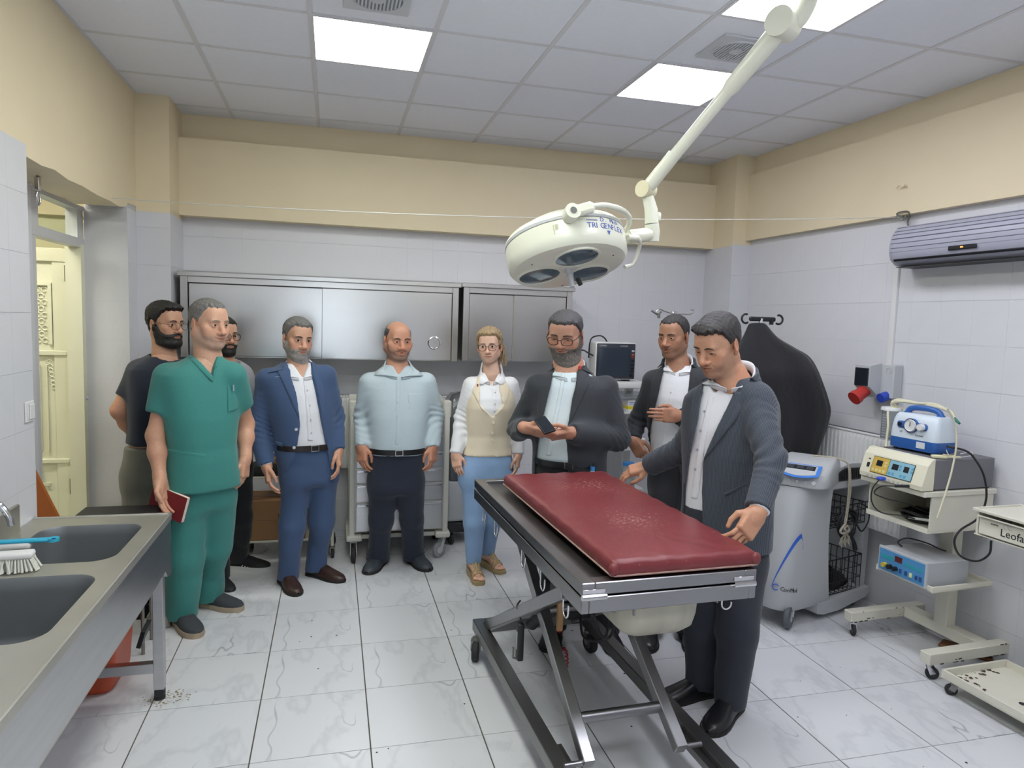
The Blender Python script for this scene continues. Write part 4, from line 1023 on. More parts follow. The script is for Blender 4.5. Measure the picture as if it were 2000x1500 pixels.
MB().box((-.055, -.016, .0), (.02, .016, .018), .005).bar((.01, 0, .01), (.085, 0, .013), .02, .009, (0, 0, 1), .003).build('body', mat('cream_plastic2', '#d6d0ac', .45), t, smooth=40)
MB().bar((.0, 0, .022), (.06, 0, .018), .012, .005).build('lever', mat('cream_plastic2', '#d6d0ac', .45), t)
# debris on the floor by the wall behind the cart
t = thing('brown_wood_offcut', 'brown stained wood offcut on the floor behind the cart base', 'wood piece', (3.47, 2.93, 0), .5)
MB().box((-.05, -.15, 0), (.05, .15, .016), .005).build('board', mat('brown_wood', '#7a4e2c', .7, var=.3, vscale=12, stretch=(3, .6, 1)), t)
MB().box((-.03, -.17, .016), (.03, -.05, .03), .006).build('splinter', mat('dark_wood', '#3b2a1e', .8), t)

# ------------------------------------------------------------------ grey rounded electrosurgical trolley with baskets (faces -x)
CR, CRA = (2.885, 3.625, 0.0), .27
def CP(x, y, z): return (CR[0]+x*math.cos(CRA)-y*math.sin(CRA), CR[1]+x*math.sin(CRA)+y*math.cos(CRA), z)
t = thing('basket_trolley', 'grey rounded electrosurgery trolley with black wire baskets and blue arc logo', 'cart', CR, CRA)
M_cm = mat('pale_grey_shell', '#b7b9bb', .38)
def shell_ring(x0, x1, hy, z, r=.09, n=7):
    """rounded nose towards -x, square tail at x1"""
    pts = []
    for k in range(n+1):
        q = math.radians(180+90*k/n); pts.append((x0+r+r*math.cos(q), -hy+r+r*math.sin(q), z))
    pts += [(x1, -hy, z), (x1, hy, z)]
    for k in range(n+1):
        q = math.radians(90+90*k/n); pts.append((x0+r+r*math.cos(q), hy-r+r*math.sin(q), z))
    return pts
rows = []
for z, x0, x1, hy in ((.10, -.36, .05, .15), (.12, -.40, .045, .165), (.20, -.425, .02, .175), (.35, -.415, -.0, .175), (.55, -.375, -.015, .172), (.75, -.325, .0, .165), (.845, -.295, .02, .16)):
    rows.append(shell_ring(x0, x1, hy, z, .11))
mb = MB().grid(rows, closed=True); vs = [v for v in mb.bm.verts]; n = len(rows[0]); mb.bm.faces.new(vs[:n]); mb.bm.faces.new(vs[-n:])
front = mb.build('front_shell', M_cm, t, smooth=45)
rows = []
for z, x0, x1, hy in ((.85, -.298, .02, .163), (.86, -.302, .03, .166), (.93, -.285, .06, .162), (.965, -.215, .08, .155), (.985, -.10, .09, .145), (.99, -.02, .08, .13)):
    rows.append(shell_ring(x0, x1, hy, z, .10))
mb = MB(); RZ = Matrix.Rotation(.42, 3, 'Z'); mb.M = RZ.to_4x4(); mb.grid(rows, closed=True); vs = [v for v in mb.bm.verts]; mb.bm.faces.new(vs[:n]); mb.bm.faces.new(vs[-n:])
con = mb.build('console', M_cm, t, smooth=45)
MB().prism([(.05, .87), (.10, .93), (.22, .955), (.36, .945), (.40, .91), (.42, .87)], (0, .13, 0), (1, 0, 0), (0, 0, 1), .26).build('rear_deck', M_cm, t)
MB().prism([(.045, .855), (.08, .90), (.16, .93), (.34, .92), (.36, .86)], (0, -.1305, 0), (1, 0, 0), (0, 0, 1), .012).build('side_vent', mat('vent_black', '#26272a', .6), t)
vg = MB()
for k in range(14): vg.box((.08+k*.02, -.1465, .862), (.088+k*.02, -.1425, .925 if 1 < k < 12 else .9))
vg.build('vent_rib', M_black, t)['kind'] = 'stuff'
MB().box((.0, -.14, .80), (.42, .14, .855), .01).build('upper_beam', M_cm, t)
MB().prism([(-.06, .05), (.0, .035), (.15, .035), (.42, .075), (.46, .10), (.46, .135), (.1, .12), (-.06, .14)], (0, .165, 0), (1, 0, 0), (0, 0, 1), .33).build('base_beam', M_cm, t)
MB().prism([(.40, .13), (.45, .13), (.47, .85), (.41, .85)], (0, .13, 0), (1, 0, 0), (0, 0, 1), .26).build('rear_column', M_cm, t)
# control panel on the console slope
po = RZ @ Vector((-.2875, .115, .932)); ps = RZ @ Vector((.075, 0, .038)).normalized(); pr = RZ @ Vector((0, -1, 0)); pn = pr.cross(ps)
arc_o = [(.23*k/12, -.018-.03*math.sin(math.pi*k/12)) for k in range(13)]
MB().prism(arc_o+[(.23, .085), (0, .085)], po+pn*.001, pr, ps, .003).build('blue_surround', mat('panel_blue_bright', '#3f7fd6', .4), t)
pan = MB().prism([(.02+.19*k/12, -.008-.024*math.sin(math.pi*k/12)) for k in range(13)]+[(.21, .075), (.02, .075)], po+pn*.0025, pr, ps, .004).build('control_panel', M_gplas, t)
MB().prism([(.03, .028), (.20, .028), (.20, .068), (.03, .068)], po+pn*.0045, pr, ps, .004).build('display_bar', M_screen, pan)
for k in range(3): MB().prism([(.042+.054*k, .033), (.08+.054*k, .033), (.08+.054*k, .063), (.042+.054*k, .063)], po+pn*.0075, pr, ps, .002).build('display', mat('display_grey', '#3b4048', .2), pan)
for k in range(5): MB().cyl(RZ @ Vector((-.292, .09-.045*k, .885)), RZ @ Vector((-.304, .09-.045*k, .885)), .011 if k in (0, 4) else .008, 12).build('outlet', M_gplas if k % 2 else M_wplas, t, smooth=40)
# blue arc and lettering on the nose
def nose(q, z):
    """point on the shell's rounded near corner: q from the front face (0) to the side (1), beyond that along the side"""
    zz = [.12, .20, .35, .55, .75, .845]; x0 = np.interp(z, zz, [-.40, -.425, -.415, -.375, -.325, -.295]); hy = np.interp(z, zz, [.165, .175, .175, .172, .165, .16]); r = .111
    if q <= 1:
        a = math.pi+q*math.pi/2; return Vector((x0+r+r*math.cos(a), -hy+r+r*math.sin(a), z))
    return Vector((x0+r+(q-1)*.17, -hy-.001, z))
aw = MB(); outer, inner = [], []
for k in range(15):
    s = k/14
    q = .2+.95*s; z = .26+.32*math.sin(min(1, s*1.25)*math.pi/2) if s < .8 else .58-.09*((s-.8)/.2)
    wd = .006+.030*math.sin(math.pi*min(1, s*1.0))
    outer.append(nose(q, z)); inner.append(nose(q+.04*s, z-wd))
ofs = Vector((-.0012, -.0012, 0))
aw.grid([[p+ofs for p in outer], [p+ofs for p in inner]]); aw.build('blue_arc', mat('logo_blue', '#2f62c4', .4), t)
tx = []
for k, ch_ in enumerate('ConMed'):
    q = .50+.115*k; p = nose(q, .245-.003*k); p2 = nose(q+.05, .245-.003*k); ux = (p2-p).normalized(); nn = ux.cross(Vector((0, 0, 1)))
    tx.append((ch_, plane_M(p+nn*.002, ux, (0, 0, 1))))
text('maker_lettering', tx, M_ink, t, None, .036)
q0_ = nose(.36, .255); ux = (nose(.42, .255)-q0_).normalized()
MB().tube(arcpts(q0_+Vector((-.002, -.002, .01)), .018, .6, 5.4, 10, ux, (0, 0, 1)), .003, 6).build('logo_swirl', mat('logo_blue', '#2f62c4', .4), t)
for x, y, a in ((-.29, .115, 2.4), (-.26, -.125, 3.6), (.38, .12, .6), (.36, -.10, .3)): castor(t, x, y, .155, .074, .038, mat('caster_grey', '#5d6068', .5), a, M_gplas, .04)
# wire baskets
def basket(z, h, x0, x1, y0, y1):
    b = MB(); r = .0028
    nx, ny, nz = 9, 6, 3
    for k in range(nz+1):
        zz = z+h*k/nz; b.tube([(x0, y0, zz), (x1, y0, zz), (x1, y1, zz), (x0, y1, zz)], r*(1.6 if k == nz else 1), 5, closed=True)
    for k in range(nx+1):
        x = x0+(x1-x0)*k/nx; b.tube([(x, y0, z+h), (x, y0, z), (x, y1, z), (x, y1, z+h)], r, 5)
    for k in range(ny+1):
        y = y0+(y1-y0)*k/ny; b.tube([(x0, y, z+h), (x0, y, z), (x1, y, z), (x1, y, z+h)], r, 5)
    return b.build('wire_basket', M_black, t)
basket(.56, .13, .02, .40, -.13, .13); basket(.13, .22, .02, .40, -.13, .13)
t2 = thing('foot_pedal', 'dark foot pedal lying in the lower wire basket', 'pedal', CP(.26, 0, .135), CRA+.1)
MB().prism([(-.09, 0), (.09, 0), (.09, .03), (.0, .10), (-.09, .13)], (0, .08, 0), (1, 0, 0), (0, 0, 1), .16).build('housing', M_black, t2)
MB().prism([(-.08, .135), (.095, .045), (.095, .052), (-.08, .145)], (0, .06, 0), (1, 0, 0), (0, 0, 1), .12).build('treadle', M_rubber, t2)
t2 = thing('cable_bundle', 'loops of black cable hanging over the upper wire basket', 'cable', CP(.18, -.15, .60), CRA)
co = []
for k in range(110):
    q = k*.33; r = .085+.012*math.sin(k*.21); co.append((r*math.cos(q)*.9, -.012-.012*math.sin(k*.5), -.02+r*math.sin(q)))
MB().tube(co, .006, 6).build('loops', M_black, t2, smooth=60)
MB().tube(spline([(.08, -.02, -.03), (.14, -.02, -.08), (.2, -.02, -.02), (.19, -.02, .06), (.13, -.01, .1), (.28, -.01, .10)], 8), .005, 6).build('loose_lead', M_black, t2, smooth=60)
MB().tube([(.04, -.015, -.09), (.07, -.02, -.15), (.085, -.02, -.19)], [.006, .012, .014], 8).build('plug', M_black, t2, smooth=60)
t2 = thing('knotted_rope', 'pale frayed rope knotted and hanging over the grey trolley', 'rope', CP(.115, -.175, .90), CRA)
M_rope = mat('pale_rope', '#b5ac9a', .9, var=.3, vscale=120, bump=.5, bscale=200)
MB().tube(spline([(-.10, .17, .095), (-.03, .10, .092), (.0, .04, .085), (.025, .012, .055), (.03, .0, -.05), (.022, -.002, -.22), (.005, -.004, -.30)], 6), .006, 8).tube(spline([(.035, .008, .05), (.042, -.003, -.08), (.03, -.004, -.22), (.018, -.005, -.30)], 6), .006, 8).build('strands', M_rope, t2, smooth=60)
MB().tube(spline([(.01, -.01, -.30), (-.04, -.012, -.34), (-.02, -.016, -.36), (.04, -.014, -.35), (.03, -.01, -.32), (-.01, -.016, -.33), (.01, -.02, -.35)], 6), .007, 8).build('knot', M_rope, t2, smooth=60)
fr = MB()
for k in range(9): fr.tube([(.01, -.012, -.36), (-.03+.011*k, -.014+.002*(k % 3), -.39), (-.045+.013*k, -.014, -.425-.012*(k % 3))], .0028, 5)
fr.build('frayed_end', M_rope, t2)['kind'] = 'stuff'

# ------------------------------------------------------------------ ivory trolley cut by the right edge
VR = (3.17, 2.28, 0.0)
t = thing('instrument_trolley', 'ivory instrument trolley with a rusty drilled bottom shelf and lettered drawer', 'cart', VR, RWA)
p0 = at_x(1914, 1004, 2.98); zt_ = float(p0[2])
sy1 = .36
bt = MB()
holes = [(-.07+.075*(k % 3)+(.03 if (k//3) % 2 else 0), .06-.085*(k//3)) for k in range(12)]
tr_ = tray(t, 'bottom_shelf', -.215, .215, -.55, sy1, .075, .042, M_cart)
hs = MB()
for x, y in holes: hs.lathe([(0, .0815), (.015, .0815), (.016, .0822), (0, .0822)], (x, y, 0), (0, 0, 1), 14)
hs.build('drain_hole', M_ink, tr_)
rs = MB(); rnd = random.Random(11)
for k in range(46):
    if rnd.random() < .6: x, y = -.20+rnd.random()**2*.12, sy1-.02-rnd.random()*.16
    else: x, y = -.20+rnd.random()*.30, sy1-.015-rnd.random()**2*.05
    r = rnd.uniform(.003, .013); rs.lathe([(0, .0816+.00002*k), (r, .0816+.00002*k)], (x, y, 0), (0, 0, 1), 7)
rs.build('rust_patch', mat('rust', '#4d3a31', .9), tr_)['kind'] = 'stuff'
for x, y in ((-.18, .31), (.18, .31), (-.18, -.5), (.18, -.5)):
    castor(t, x, y, .076, .028, .018, M_rubber, 2.4, M_steelbit, .014)
for x, y in ((.195, -.53), (-.195, -.53)): MB().cyl((x, y, .07), (x, y, zt_-.1), .012, 12).build('post', M_cart, t, smooth=40)
tx0, tz = -.20, zt_
MB().box((-.085, -.55, tz-.13), (.215, sy1, tz-.125)).box((-.075, sy1-.012, tz-.125), (.215, sy1, tz-.01)).box((.205, -.55, tz-.125), (.215, sy1, tz-.01)).box((-.075, -.55, tz-.125), (.205, -.54, tz-.01)).build('drawer_case', M_cart, t)
tp = tray(t, 'top_tray', -.095, .225, -.56, sy1+.01, tz-.012, .014, M_cart)
dr = MB().box((-.091, -.53, tz-.118), (-.075, sy1-.025, tz-.035), .004).build('drawer', M_cart, t)
MB().prism([(-.097, tz-.035), (-.113, tz-.028), (-.113, tz-.022), (-.091, tz-.03)], (0, sy1-.03, 0), (1, 0, 0), (0, 0, 1), .8).build('pull_lip', M_cart, dr)
text('maker_lettering', 'Leofarma', M_ink, dr, plane_M((-.0925, sy1-.135, tz-.098), (0, -1, 0), (0, 0, 1)), .052)
text('web_lettering', 'www.', M_ink, dr, plane_M((-.0925, sy1-.085, tz-.058), (0, -1, 0), (0, 0, 1)), .018)
MB().tube(arcpts((-.0928, sy1-.16, tz-.052), .010, 0, 5, 8, (0, -1, 0), (0, 0, 1)), .0012, 5).tube(arcpts((-.0928, sy1-.18, tz-.05), .008, 1, 6, 8, (0, -1, 0), (0, 0, 1)), .0012, 5).build('logo_flourish', M_gplas, dr)
t2 = thing('black_tray_mat', 'black sheet lying on the ivory trolley top at the right edge', 'mat', (VR[0]+.09, VR[1]-.06, tz-.005), RWA)
MB().box((-.11, -.44, 0), (.10, .22, .006), .002).build('sheet', M_black, t2)
MB().box((-.11, .20, .006), (.10, .222, .012), .002).build('edge_binding', M_rubber, t2)
# ------------------------------------------------------------------ along the back wall
M_offw = mat('offwhite_plastic', '#cfcdc4', .42)
# steel drawer trolley
t = thing('drawer_trolley', 'steel drawer trolley with pale corner posts on big castors by the back wall', 'trolley', (.482, 5.19, 0))
W2 = .355; D2 = .22
MB().box((-W2+.03, -D2, .215), (W2-.03, D2, 1.06), .004).build('cabinet_body', M_steeld, t)
for sx in (-1, 1):
    for sy in (-1, 1): MB().box((sx*W2-.018*(1+sx)-.002, sy*D2-.018, .19), (sx*W2+.018*(1-sx)+.002, sy*D2+.018, 1.13), .008, seg=2).build('corner_post', M_offw, t, smooth=50)
dr = [(.225, .43), (.44, .57), (.58, .68), (.69, .80), (.81, .92), (.93, 1.04)]
for z0, z1 in dr:
    d_ = MB().box((-W2+.045, -D2-.012, z0), (W2-.045, -D2+.004, z1), .003).build('drawer', M_steel, t)
    MB().box((-W2+.05, -D2-.02, z1-.022), (W2-.05, -D2-.010, z1-.006), .003).build('drawer_pull', M_chrome, d_)
MB().box((-W2, -D2-.01, 1.065), (W2, D2, 1.10), .008).build('worktop', M_offw, t)
MB().box((-W2-.012, -D2-.015, 1.05), (-W2+.05, -D2+.08, 1.175), .012, seg=2).box((W2-.05, -D2-.015, 1.05), (W2+.012, -D2+.08, 1.175), .012, seg=2).box((-W2, D2-.02, 1.05), (W2, D2, 1.175), .006).build('top_guard', M_offw, t, smooth=50)
MB().box((-W2-.02, -D2-.03, .155), (-W2+.09, D2+.03, .20), .012, seg=2).box((W2-.09, -D2-.03, .155), (W2+.02, D2+.03, .20), .012, seg=2).box((-W2+.09, -D2+.03, .16), (W2-.09, D2, .19)).build('base_frame', M_offw, t, smooth=50)
for x, y, a, m in ((-W2+.03, -D2+.02, -1.55, M_rubber), (W2-.03, -D2+.02, -2.6, mat('grey_castor', '#8f9194', .5)), (-W2+.03, D2-.02, 1.2, M_rubber), (W2-.03, D2-.02, 1.6, M_rubber)): castor(t, x, y, .158, .058, .03, m, a, M_gplas, .03)
# ivory cart with a cardboard box
t = thing('ivory_cart', 'ivory tube cart behind the blue suit man carrying a cardboard box', 'cart', (-.29, 5.26, 0))
for x in (-.30, .30):
    for y in (-.16, .16): 
        MB().cyl((x, y, .08), (x, y, .68 if x > 0 else .74), .012, 12).build('leg', M_enam, t, smooth=40)
        castor(t, x, y, .09, .034, .022, M_rubber, -1.3+y, M_steelbit, .015)
MB().box((-.31, -.17, .135), (.31, .17, .152), .003).build('bottom_shelf', M_enam, t)
MB().box((-.31, -.17, .60), (.31, .17, .615), .003).build('top_shelf', M_enam, t)
MB().cyl((.30, -.16, .66), (.30, .16, .66), .012, 12).build('rail', mat('ivory_yellow', '#d3c77e', .5), t, smooth=40)
t = thing('cardboard_box', 'plain brown cardboard box on the bottom shelf of the ivory cart', 'box', (-.33, 5.24, .153))
MB().box((-.24, -.15, 0), (.15, .15, .29), .004).build('carton', M_cardb, t)
MB().box((-.24, -.151, .145), (.15, .151, .148)).box((-.24, -.03, .2905), (.15, .03, .2915)).build('tape', mat('brown_tape', '#7c5b3d', .5), t)
MB().box((-.035, -.152, .13), (.01, -.1505, .19)).build('printed_mark', mat('printed_brown', '#5d4530', .8), t)
t = thing('folded_cloth', 'dark and brown folded cloths on top of the ivory cart', 'cloth', (-.38, 5.24, .616))
rows = []
for z, sx, sy in ((0, .18, .13), (.02, .19, .14), (.06, .18, .135), (.075, .14, .10), (.078, .02, .02)):
    rows.append([(p[0]+.004*math.sin(p[1]*60), p[1], z+.006*math.sin(p[0]*40)*(z > 0)) for p in bowl_ring(0, 0, sx, sy, .05)])
MB().grid(rows, closed=True).build('dark_fold', mat('dark_cloth', '#2a2a2c', .9), t, smooth=60)
MB().prism([(-.05, .075), (.14, .078), (.17, .10), (.02, .115), (-.06, .10)], (0, .08, 0), (1, 0, 0), (0, 0, 1), .16).build('brown_fold', mat('brown_cloth', '#8a6a4c', .9), t)
t = thing('green_sheet', 'green surgical sheet hanging behind the grey shirt man', 'sheet', (-.60, 5.33, .98))
rows = [[(-.09+.02*i, .02*math.sin(i*1.3)+.01*k, .30-.08*k) for i in range(10)] for k in range(5)]
MB().grid(rows).grid([[(p[0], p[1]+.012, p[2]) for p in r] for r in rows]).build('cloth', mat('surgical_green', '#1f8178', .8), t, smooth=60)
MB().cyl((-.09, .01, .305), (.10, .01, .305), .008, 10).cyl((.0, .01, -.98), (.0, .01, .305), .012, 12).lathe([(0, -.98), (.14, -.98), (.14, -.965), (0, -.955)], (0, .01, 0), (0, 0, 1), 20).build('hanger_stand', M_chrome, t, smooth=40)
# plastic-wrapped grey unit beside the woman
t = thing('oxygen_concentrator', 'dark plastic wrapped unit on a grey base between the drawer trolley and the woman', 'medical device', (1.0, 5.36, 0))
MB().box((-.13, -.13, .10), (.13, .14, .18), .01).build('dark_base', M_rubber, t)
MB().box((-.13, -.135, .185), (.13, .14, .52), .025, seg=3).build('lower_case', M_gplas, t, smooth=50)
rows = []
for z, sx, sy in ((.52, .13, .135), (.70, .135, .14), (1.0, .125, .13), (1.14, .12, .125), (1.19, .09, .09), (1.20, .02, .02)):
    rows.append([(p[0]+.006*math.sin(z*37+p[1]*50), p[1]+.006*math.sin(z*50+p[0]*40), z) for p in bowl_ring(0, 0, sx, sy, .04)])
MB().grid(rows, closed=True).build('wrapped_case', mat('grey_wrap', '#5c5f62', .18, var=.5, vscale=9, bump=.6, bscale=22, coat=.6), t, smooth=60)
MB().box((-.132, -.136, .72), (-.08, -.128, .76), .003).build('black_strap', M_black, t)
for x in (-.09, .09):
    for y in (-.09, .10): castor(t, x, y, .105, .04, .024, M_rubber, -1.2, M_black, .018)
# monitor trolley
t = thing('monitor_trolley', 'white monitor stand with shelves by the back wall corner', 'stand', (2.23, 5.22, 0))
MB().box((-.23, -.17, 1.265), (.24, .17, 1.315), .008, seg=2).build('top_shelf', M_wplas, t, smooth=50)
MB().box((-.22, .10, .10), (-.16, .15, 1.265), .004).box((.16, .10, .10), (.22, .15, 1.265), .004).build('back_column', M_wplas, t)
for z in (.76, .42): MB().box((-.22, -.16, z), (.23, .15, z+.10 if z > .5 else z+.03), .006).build('shelf', M_wplas, t)
MB().box((-.21, -.155, 1.06), (.22, .12, 1.075), .002).build('shelf', M_wplas, t)
MB().box((-.24, -.18, .08), (.24, .18, .12), .01).build('base', M_gplas, t)
for x in (-.2, .2):
    for y in (-.14, .14): castor(t, x, y, .085, .035, .02, M_rubber, -1.5, M_gplas, .015)
t = thing('patient_monitor', 'patient monitor with a dark blank screen on the white stand', 'monitor', (2.205, 5.20, 1.316))
MB().box((-.175, -.05, .012), (.175, .10, .312), .014, seg=3).build('housing', M_wplas, t, smooth=50)
MB().box((-.165, -.056, .02), (.165, -.048, .302), .006, seg=2).build('bezel', mat('monitor_bezel', '#2b303b', .4), t, smooth=50)
MB().box((-.15, -.059, .04), (.118, -.0555, .268), .002).build('screen', mat('blank_screen', '#383f4a', .1, spec=.8), t)
bz = [(.145, .245, M_gplas), (.145, .215, mat('orange_key', '#b5613d', .5)), (.145, .195, mat('red_key', '#8a2f2f', .5)), (.145, .165, M_screen), (.145, .135, M_screen), (.145, .105, M_screen), (.145, .08, M_screen)]
for x, z, m in bz: MB().box((x-.012, -.0595, z-.007), (x+.012, -.0555, z+.007), .002).build('key', m, t)
MB().lathe([(0, .016), (.014, .016), (.017, .0)], (.142, -.056, .045), (0, -1, 0), 18).build('dial', M_black, t, smooth=40)
text('maker_lettering', 'monitor' if False else 'COMEN', M_gplas, t, plane_M((-.148, -.0565, .278), (1, 0, 0), (0, 0, 1)), .018)
text('model_lettering', 'STAR8000', M_gplas, t, plane_M((.03, -.0565, .278), (1, 0, 0), (0, 0, 1)), .016)
for sx in (-1, 1): MB().box((sx*.12-.02, -.03, 0), (sx*.12+.02, .08, .014), .003).build('foot', M_rubber, t)
MB().tube(spline([(-.19, .06, .18), (-.2, .02, .30), (-.17, .04, .345), (-.10, .06, .36), (-.05, .08, .34), (-.02, .09, .305)], 7), .006, 8).build('cable', M_black, t, smooth=60)
MB().tube(spline([(-.172, .0, .2), (-.21, .0, .215), (-.25, .02, .24), (-.28, .05, .235)], 6), .006, 8).build('lead', M_black, t, smooth=60)
# small supplies on its shelves
t = thing('supply_box', 'white supply box with a yellow stripe on the monitor stand shelf', 'box', (2.36, 5.14, 1.076))
MB().box((-.06, -.06, 0), (.06, .06, .10), .003).build('carton', M_wplas, t)
MB().box((-.0605, -.0605, .02), (.0605, .0605, .045)).build('yellow_stripe', mat('yellow_print', '#d6c22e', .5), t)
MB().box((-.05, -.061, .06), (.03, -.0604, .064)).box((-.05, -.061, .072), (.045, -.0604, .076)).build('print_line', M_inkb, t)
t = thing('glass_tray', 'clear plastic tray above the supply box on the monitor stand', 'tray', (2.33, 5.13, 1.177))
rows = [[(p[0], p[1], z) for p in bowl_ring(0, 0, s, s*.7, .02)] for z, s in ((0, .09), (.05, .1), (.052, .103), (.05, .096), (.004, .086), (.003, .02))]
MB().grid(rows, closed=True).build('tray', mat('clear_plastic', '#dfe4e6', .1, trans=.85), t, smooth=40)
MB().box((-.07, -.04, .006), (.06, .04, .02), .004).build('contents', M_gplas, t)
t = thing('glass_jar', 'clear glass jar with a blue cap behind the far end of the table', 'jar', (2.30, 5.02, .451))
MB().lathe([(0, 0), (.05, 0), (.055, .01), (.055, .16), (.045, .18), (.045, .20)], (0, 0, 0), (0, 0, 1), 24).build('glass', mat('clear_plastic', '#dfe4e6', .1, trans=.85), t, smooth=40)
MB().cyl((0, 0, .2), (0, 0, .225), .047, 20).build('cap', mat('cap_blue', '#3a8ad0', .4), t, smooth=40)
t = thing('spray_bottle', 'small bottle with a bright blue cap standing at the far table edge', 'bottle', (1.478, 3.718, .880))
MB().lathe([(0, 0), (.018, 0), (.02, .008), (.02, .022), (.012, .03), (.010, .034)], (0, 0, 0), (0, 0, 1), 18).build('bottle', M_wplas, t, smooth=40)
MB().cyl((0, 0, .033), (0, 0, .055), .013, 16).build('cap', mat('cap_blue', '#3a8ad0', .4), t, smooth=40)
# drip stand
t = thing('drip_stand', 'thin metal drip stand with wire hooks behind the smiling dark suited man', 'stand', (2.60, 4.96, 0))
MB().cyl((0, 0, .10), (0, 0, 1.87), .011, 12).build('pole', M_chrome, t, smooth=40)
MB().cyl((0, 0, .09), (0, 0, .16), .03, 16).build('hub', M_black, t, smooth=40)
for k in range(5):
    q = 2*math.pi*k/5; lg = MB().bar((0, 0, .115), (.26*math.cos(q), .26*math.sin(q), .085), .03, .02, (0, 0, 1), .004).build('leg', M_gplas, t)
    castor(t, .25*math.cos(q), .25*math.sin(q), .08, .03, .018, M_rubber, q, M_steelbit, .012)
hk = MB(); hk.tube(spline([(.0, 0, 1.865), (.08, 0, 1.868), (.135, 0, 1.868), (.165, 0, 1.885), (.16, 0, 1.908), (.14, 0, 1.90)], 6), .005, 8)
hk.tube(spline([(.0, 0, 1.865), (-.08, 0, 1.885), (-.125, 0, 1.90), (-.15, 0, 1.885), (-.165, 0, 1.86)], 6), .005, 8).box((-.02, -.012, 1.855), (.02, .012, 1.89), .004)
hk.build('hook_bar', M_chrome, t, smooth=60)
MB().tube(spline([(-.20, -.01, 1.888), (-.165, -.02, 1.865), (-.14, -.01, 1.86), (-.12, -.02, 1.885)], 6), .008, 8).box((-.15, -.03, 1.83), (-.13, -.01, 1.87), .004).build('clip', M_steelbit, t)

# black covered stand in the corner
def draped():
    base = Vector((2.815, 4.04, 0))
    t = thing('draped_stand', 'black cloth draped over a tall stand in the corner with a hook bar on top', 'draped stand', tuple(base))
    n = 72; rows = []
    lr = [(.60, -.30, .26), (.70, -.32, .31), (.85, -.33, .37), (.96, -.33, .42), (1.135, -.32, .475), (1.257, -.31, .485), (1.449, -.28, .40), (1.585, -.25, .32), (1.65, -.22, .20), (1.715, -.18, .07), (1.78, -.155, .0), (1.80, -.145, -.02), (1.808, -.12, -.04), (1.81, -.09, -.07)]
    lr = [tuple(p) for p in spline([Vector(p) for p in lr], 4)]
    prof = [(z, (r-l)/2, min(.17, .02+(1.812-z)*.45), (r+l)/2) for z, l, r in lr]
    for z, w, d, sx in prof:
        r = []
        for k in range(n):
            q = 2*math.pi*k/n; c, s = math.cos(q), math.sin(q)
            f = 1+.07*math.sin(q*7+z*1.5)*min(1, (1.8-z)*1.6)+.04*math.sin(q*13+1+z*3)*min(1, (1.8-z)*1.4)
            zz = z+(.045*math.sin(q*5+.7)+.03*math.sin(q*11) if z < .75 else 0)
            r.append((sx+math.copysign(abs(c)**.8, c)*w*f, math.copysign(abs(s)**.9, s)*d*f, zz))
        rows.append(r)
    MB().grid(rows, closed=True).build('black_cloth', mat('black_fabric', '#17171b', .85, bump=.3, bscale=30, sheen=.15), t, smooth=75)
    MB().cyl((-.06, 0, .08), (-.06, 0, 1.84), .014, 12).build('pole', M_chrome, t, smooth=40)
    MB().bar((-.15, 0, 1.835), (.05, 0, 1.835), .022, .03, (0, 0, 1), .008).box((.01, -.01, 1.80), (.03, .01, 1.83)).build('hook_bar', M_black, t)
    for s in (-1, 1):
        MB().tube(arcpts((-.05+s*.135, 0, 1.83), .028, math.pi*.5, math.pi*1.75, 12, (s*-1, 0, 0), (0, 0, 1)) if False else arcpts((-.05+s*.125, 0, 1.835), .03, -2.2, 1.9, 12, (s, 0, 0), (0, 0, 1)), .007, 8).build('hook', M_black, t, smooth=60)
    for k in range(5):
        q = 2*math.pi*k/5+.3; MB().bar((-.06, 0, .11), (-.06+.26*math.cos(q), .26*math.sin(q), .085), .03, .02, (0, 0, 1), .004).build('leg', M_gplas, t)
        castor(t, -.06+.25*math.cos(q), .25*math.sin(q), .08, .03, .018, M_rubber, q, M_steelbit, .012)
draped()
# ------------------------------------------------------------------ people: implicit surfaces meshed in numpy
F32 = np.float32
def smin(a, b, k):
    if k <= 0: return np.minimum(a, b)
    h = np.clip(.5+.5*(b-a)/k, 0, 1); return b+(a-b)*h-k*h*(1-h)
def smax(a, b, k): return -smin(-a, -b, k)
def sstep(a, b, x): t = np.clip((x-a)/(b-a), 0, 1); return t*t*(3-2*t)

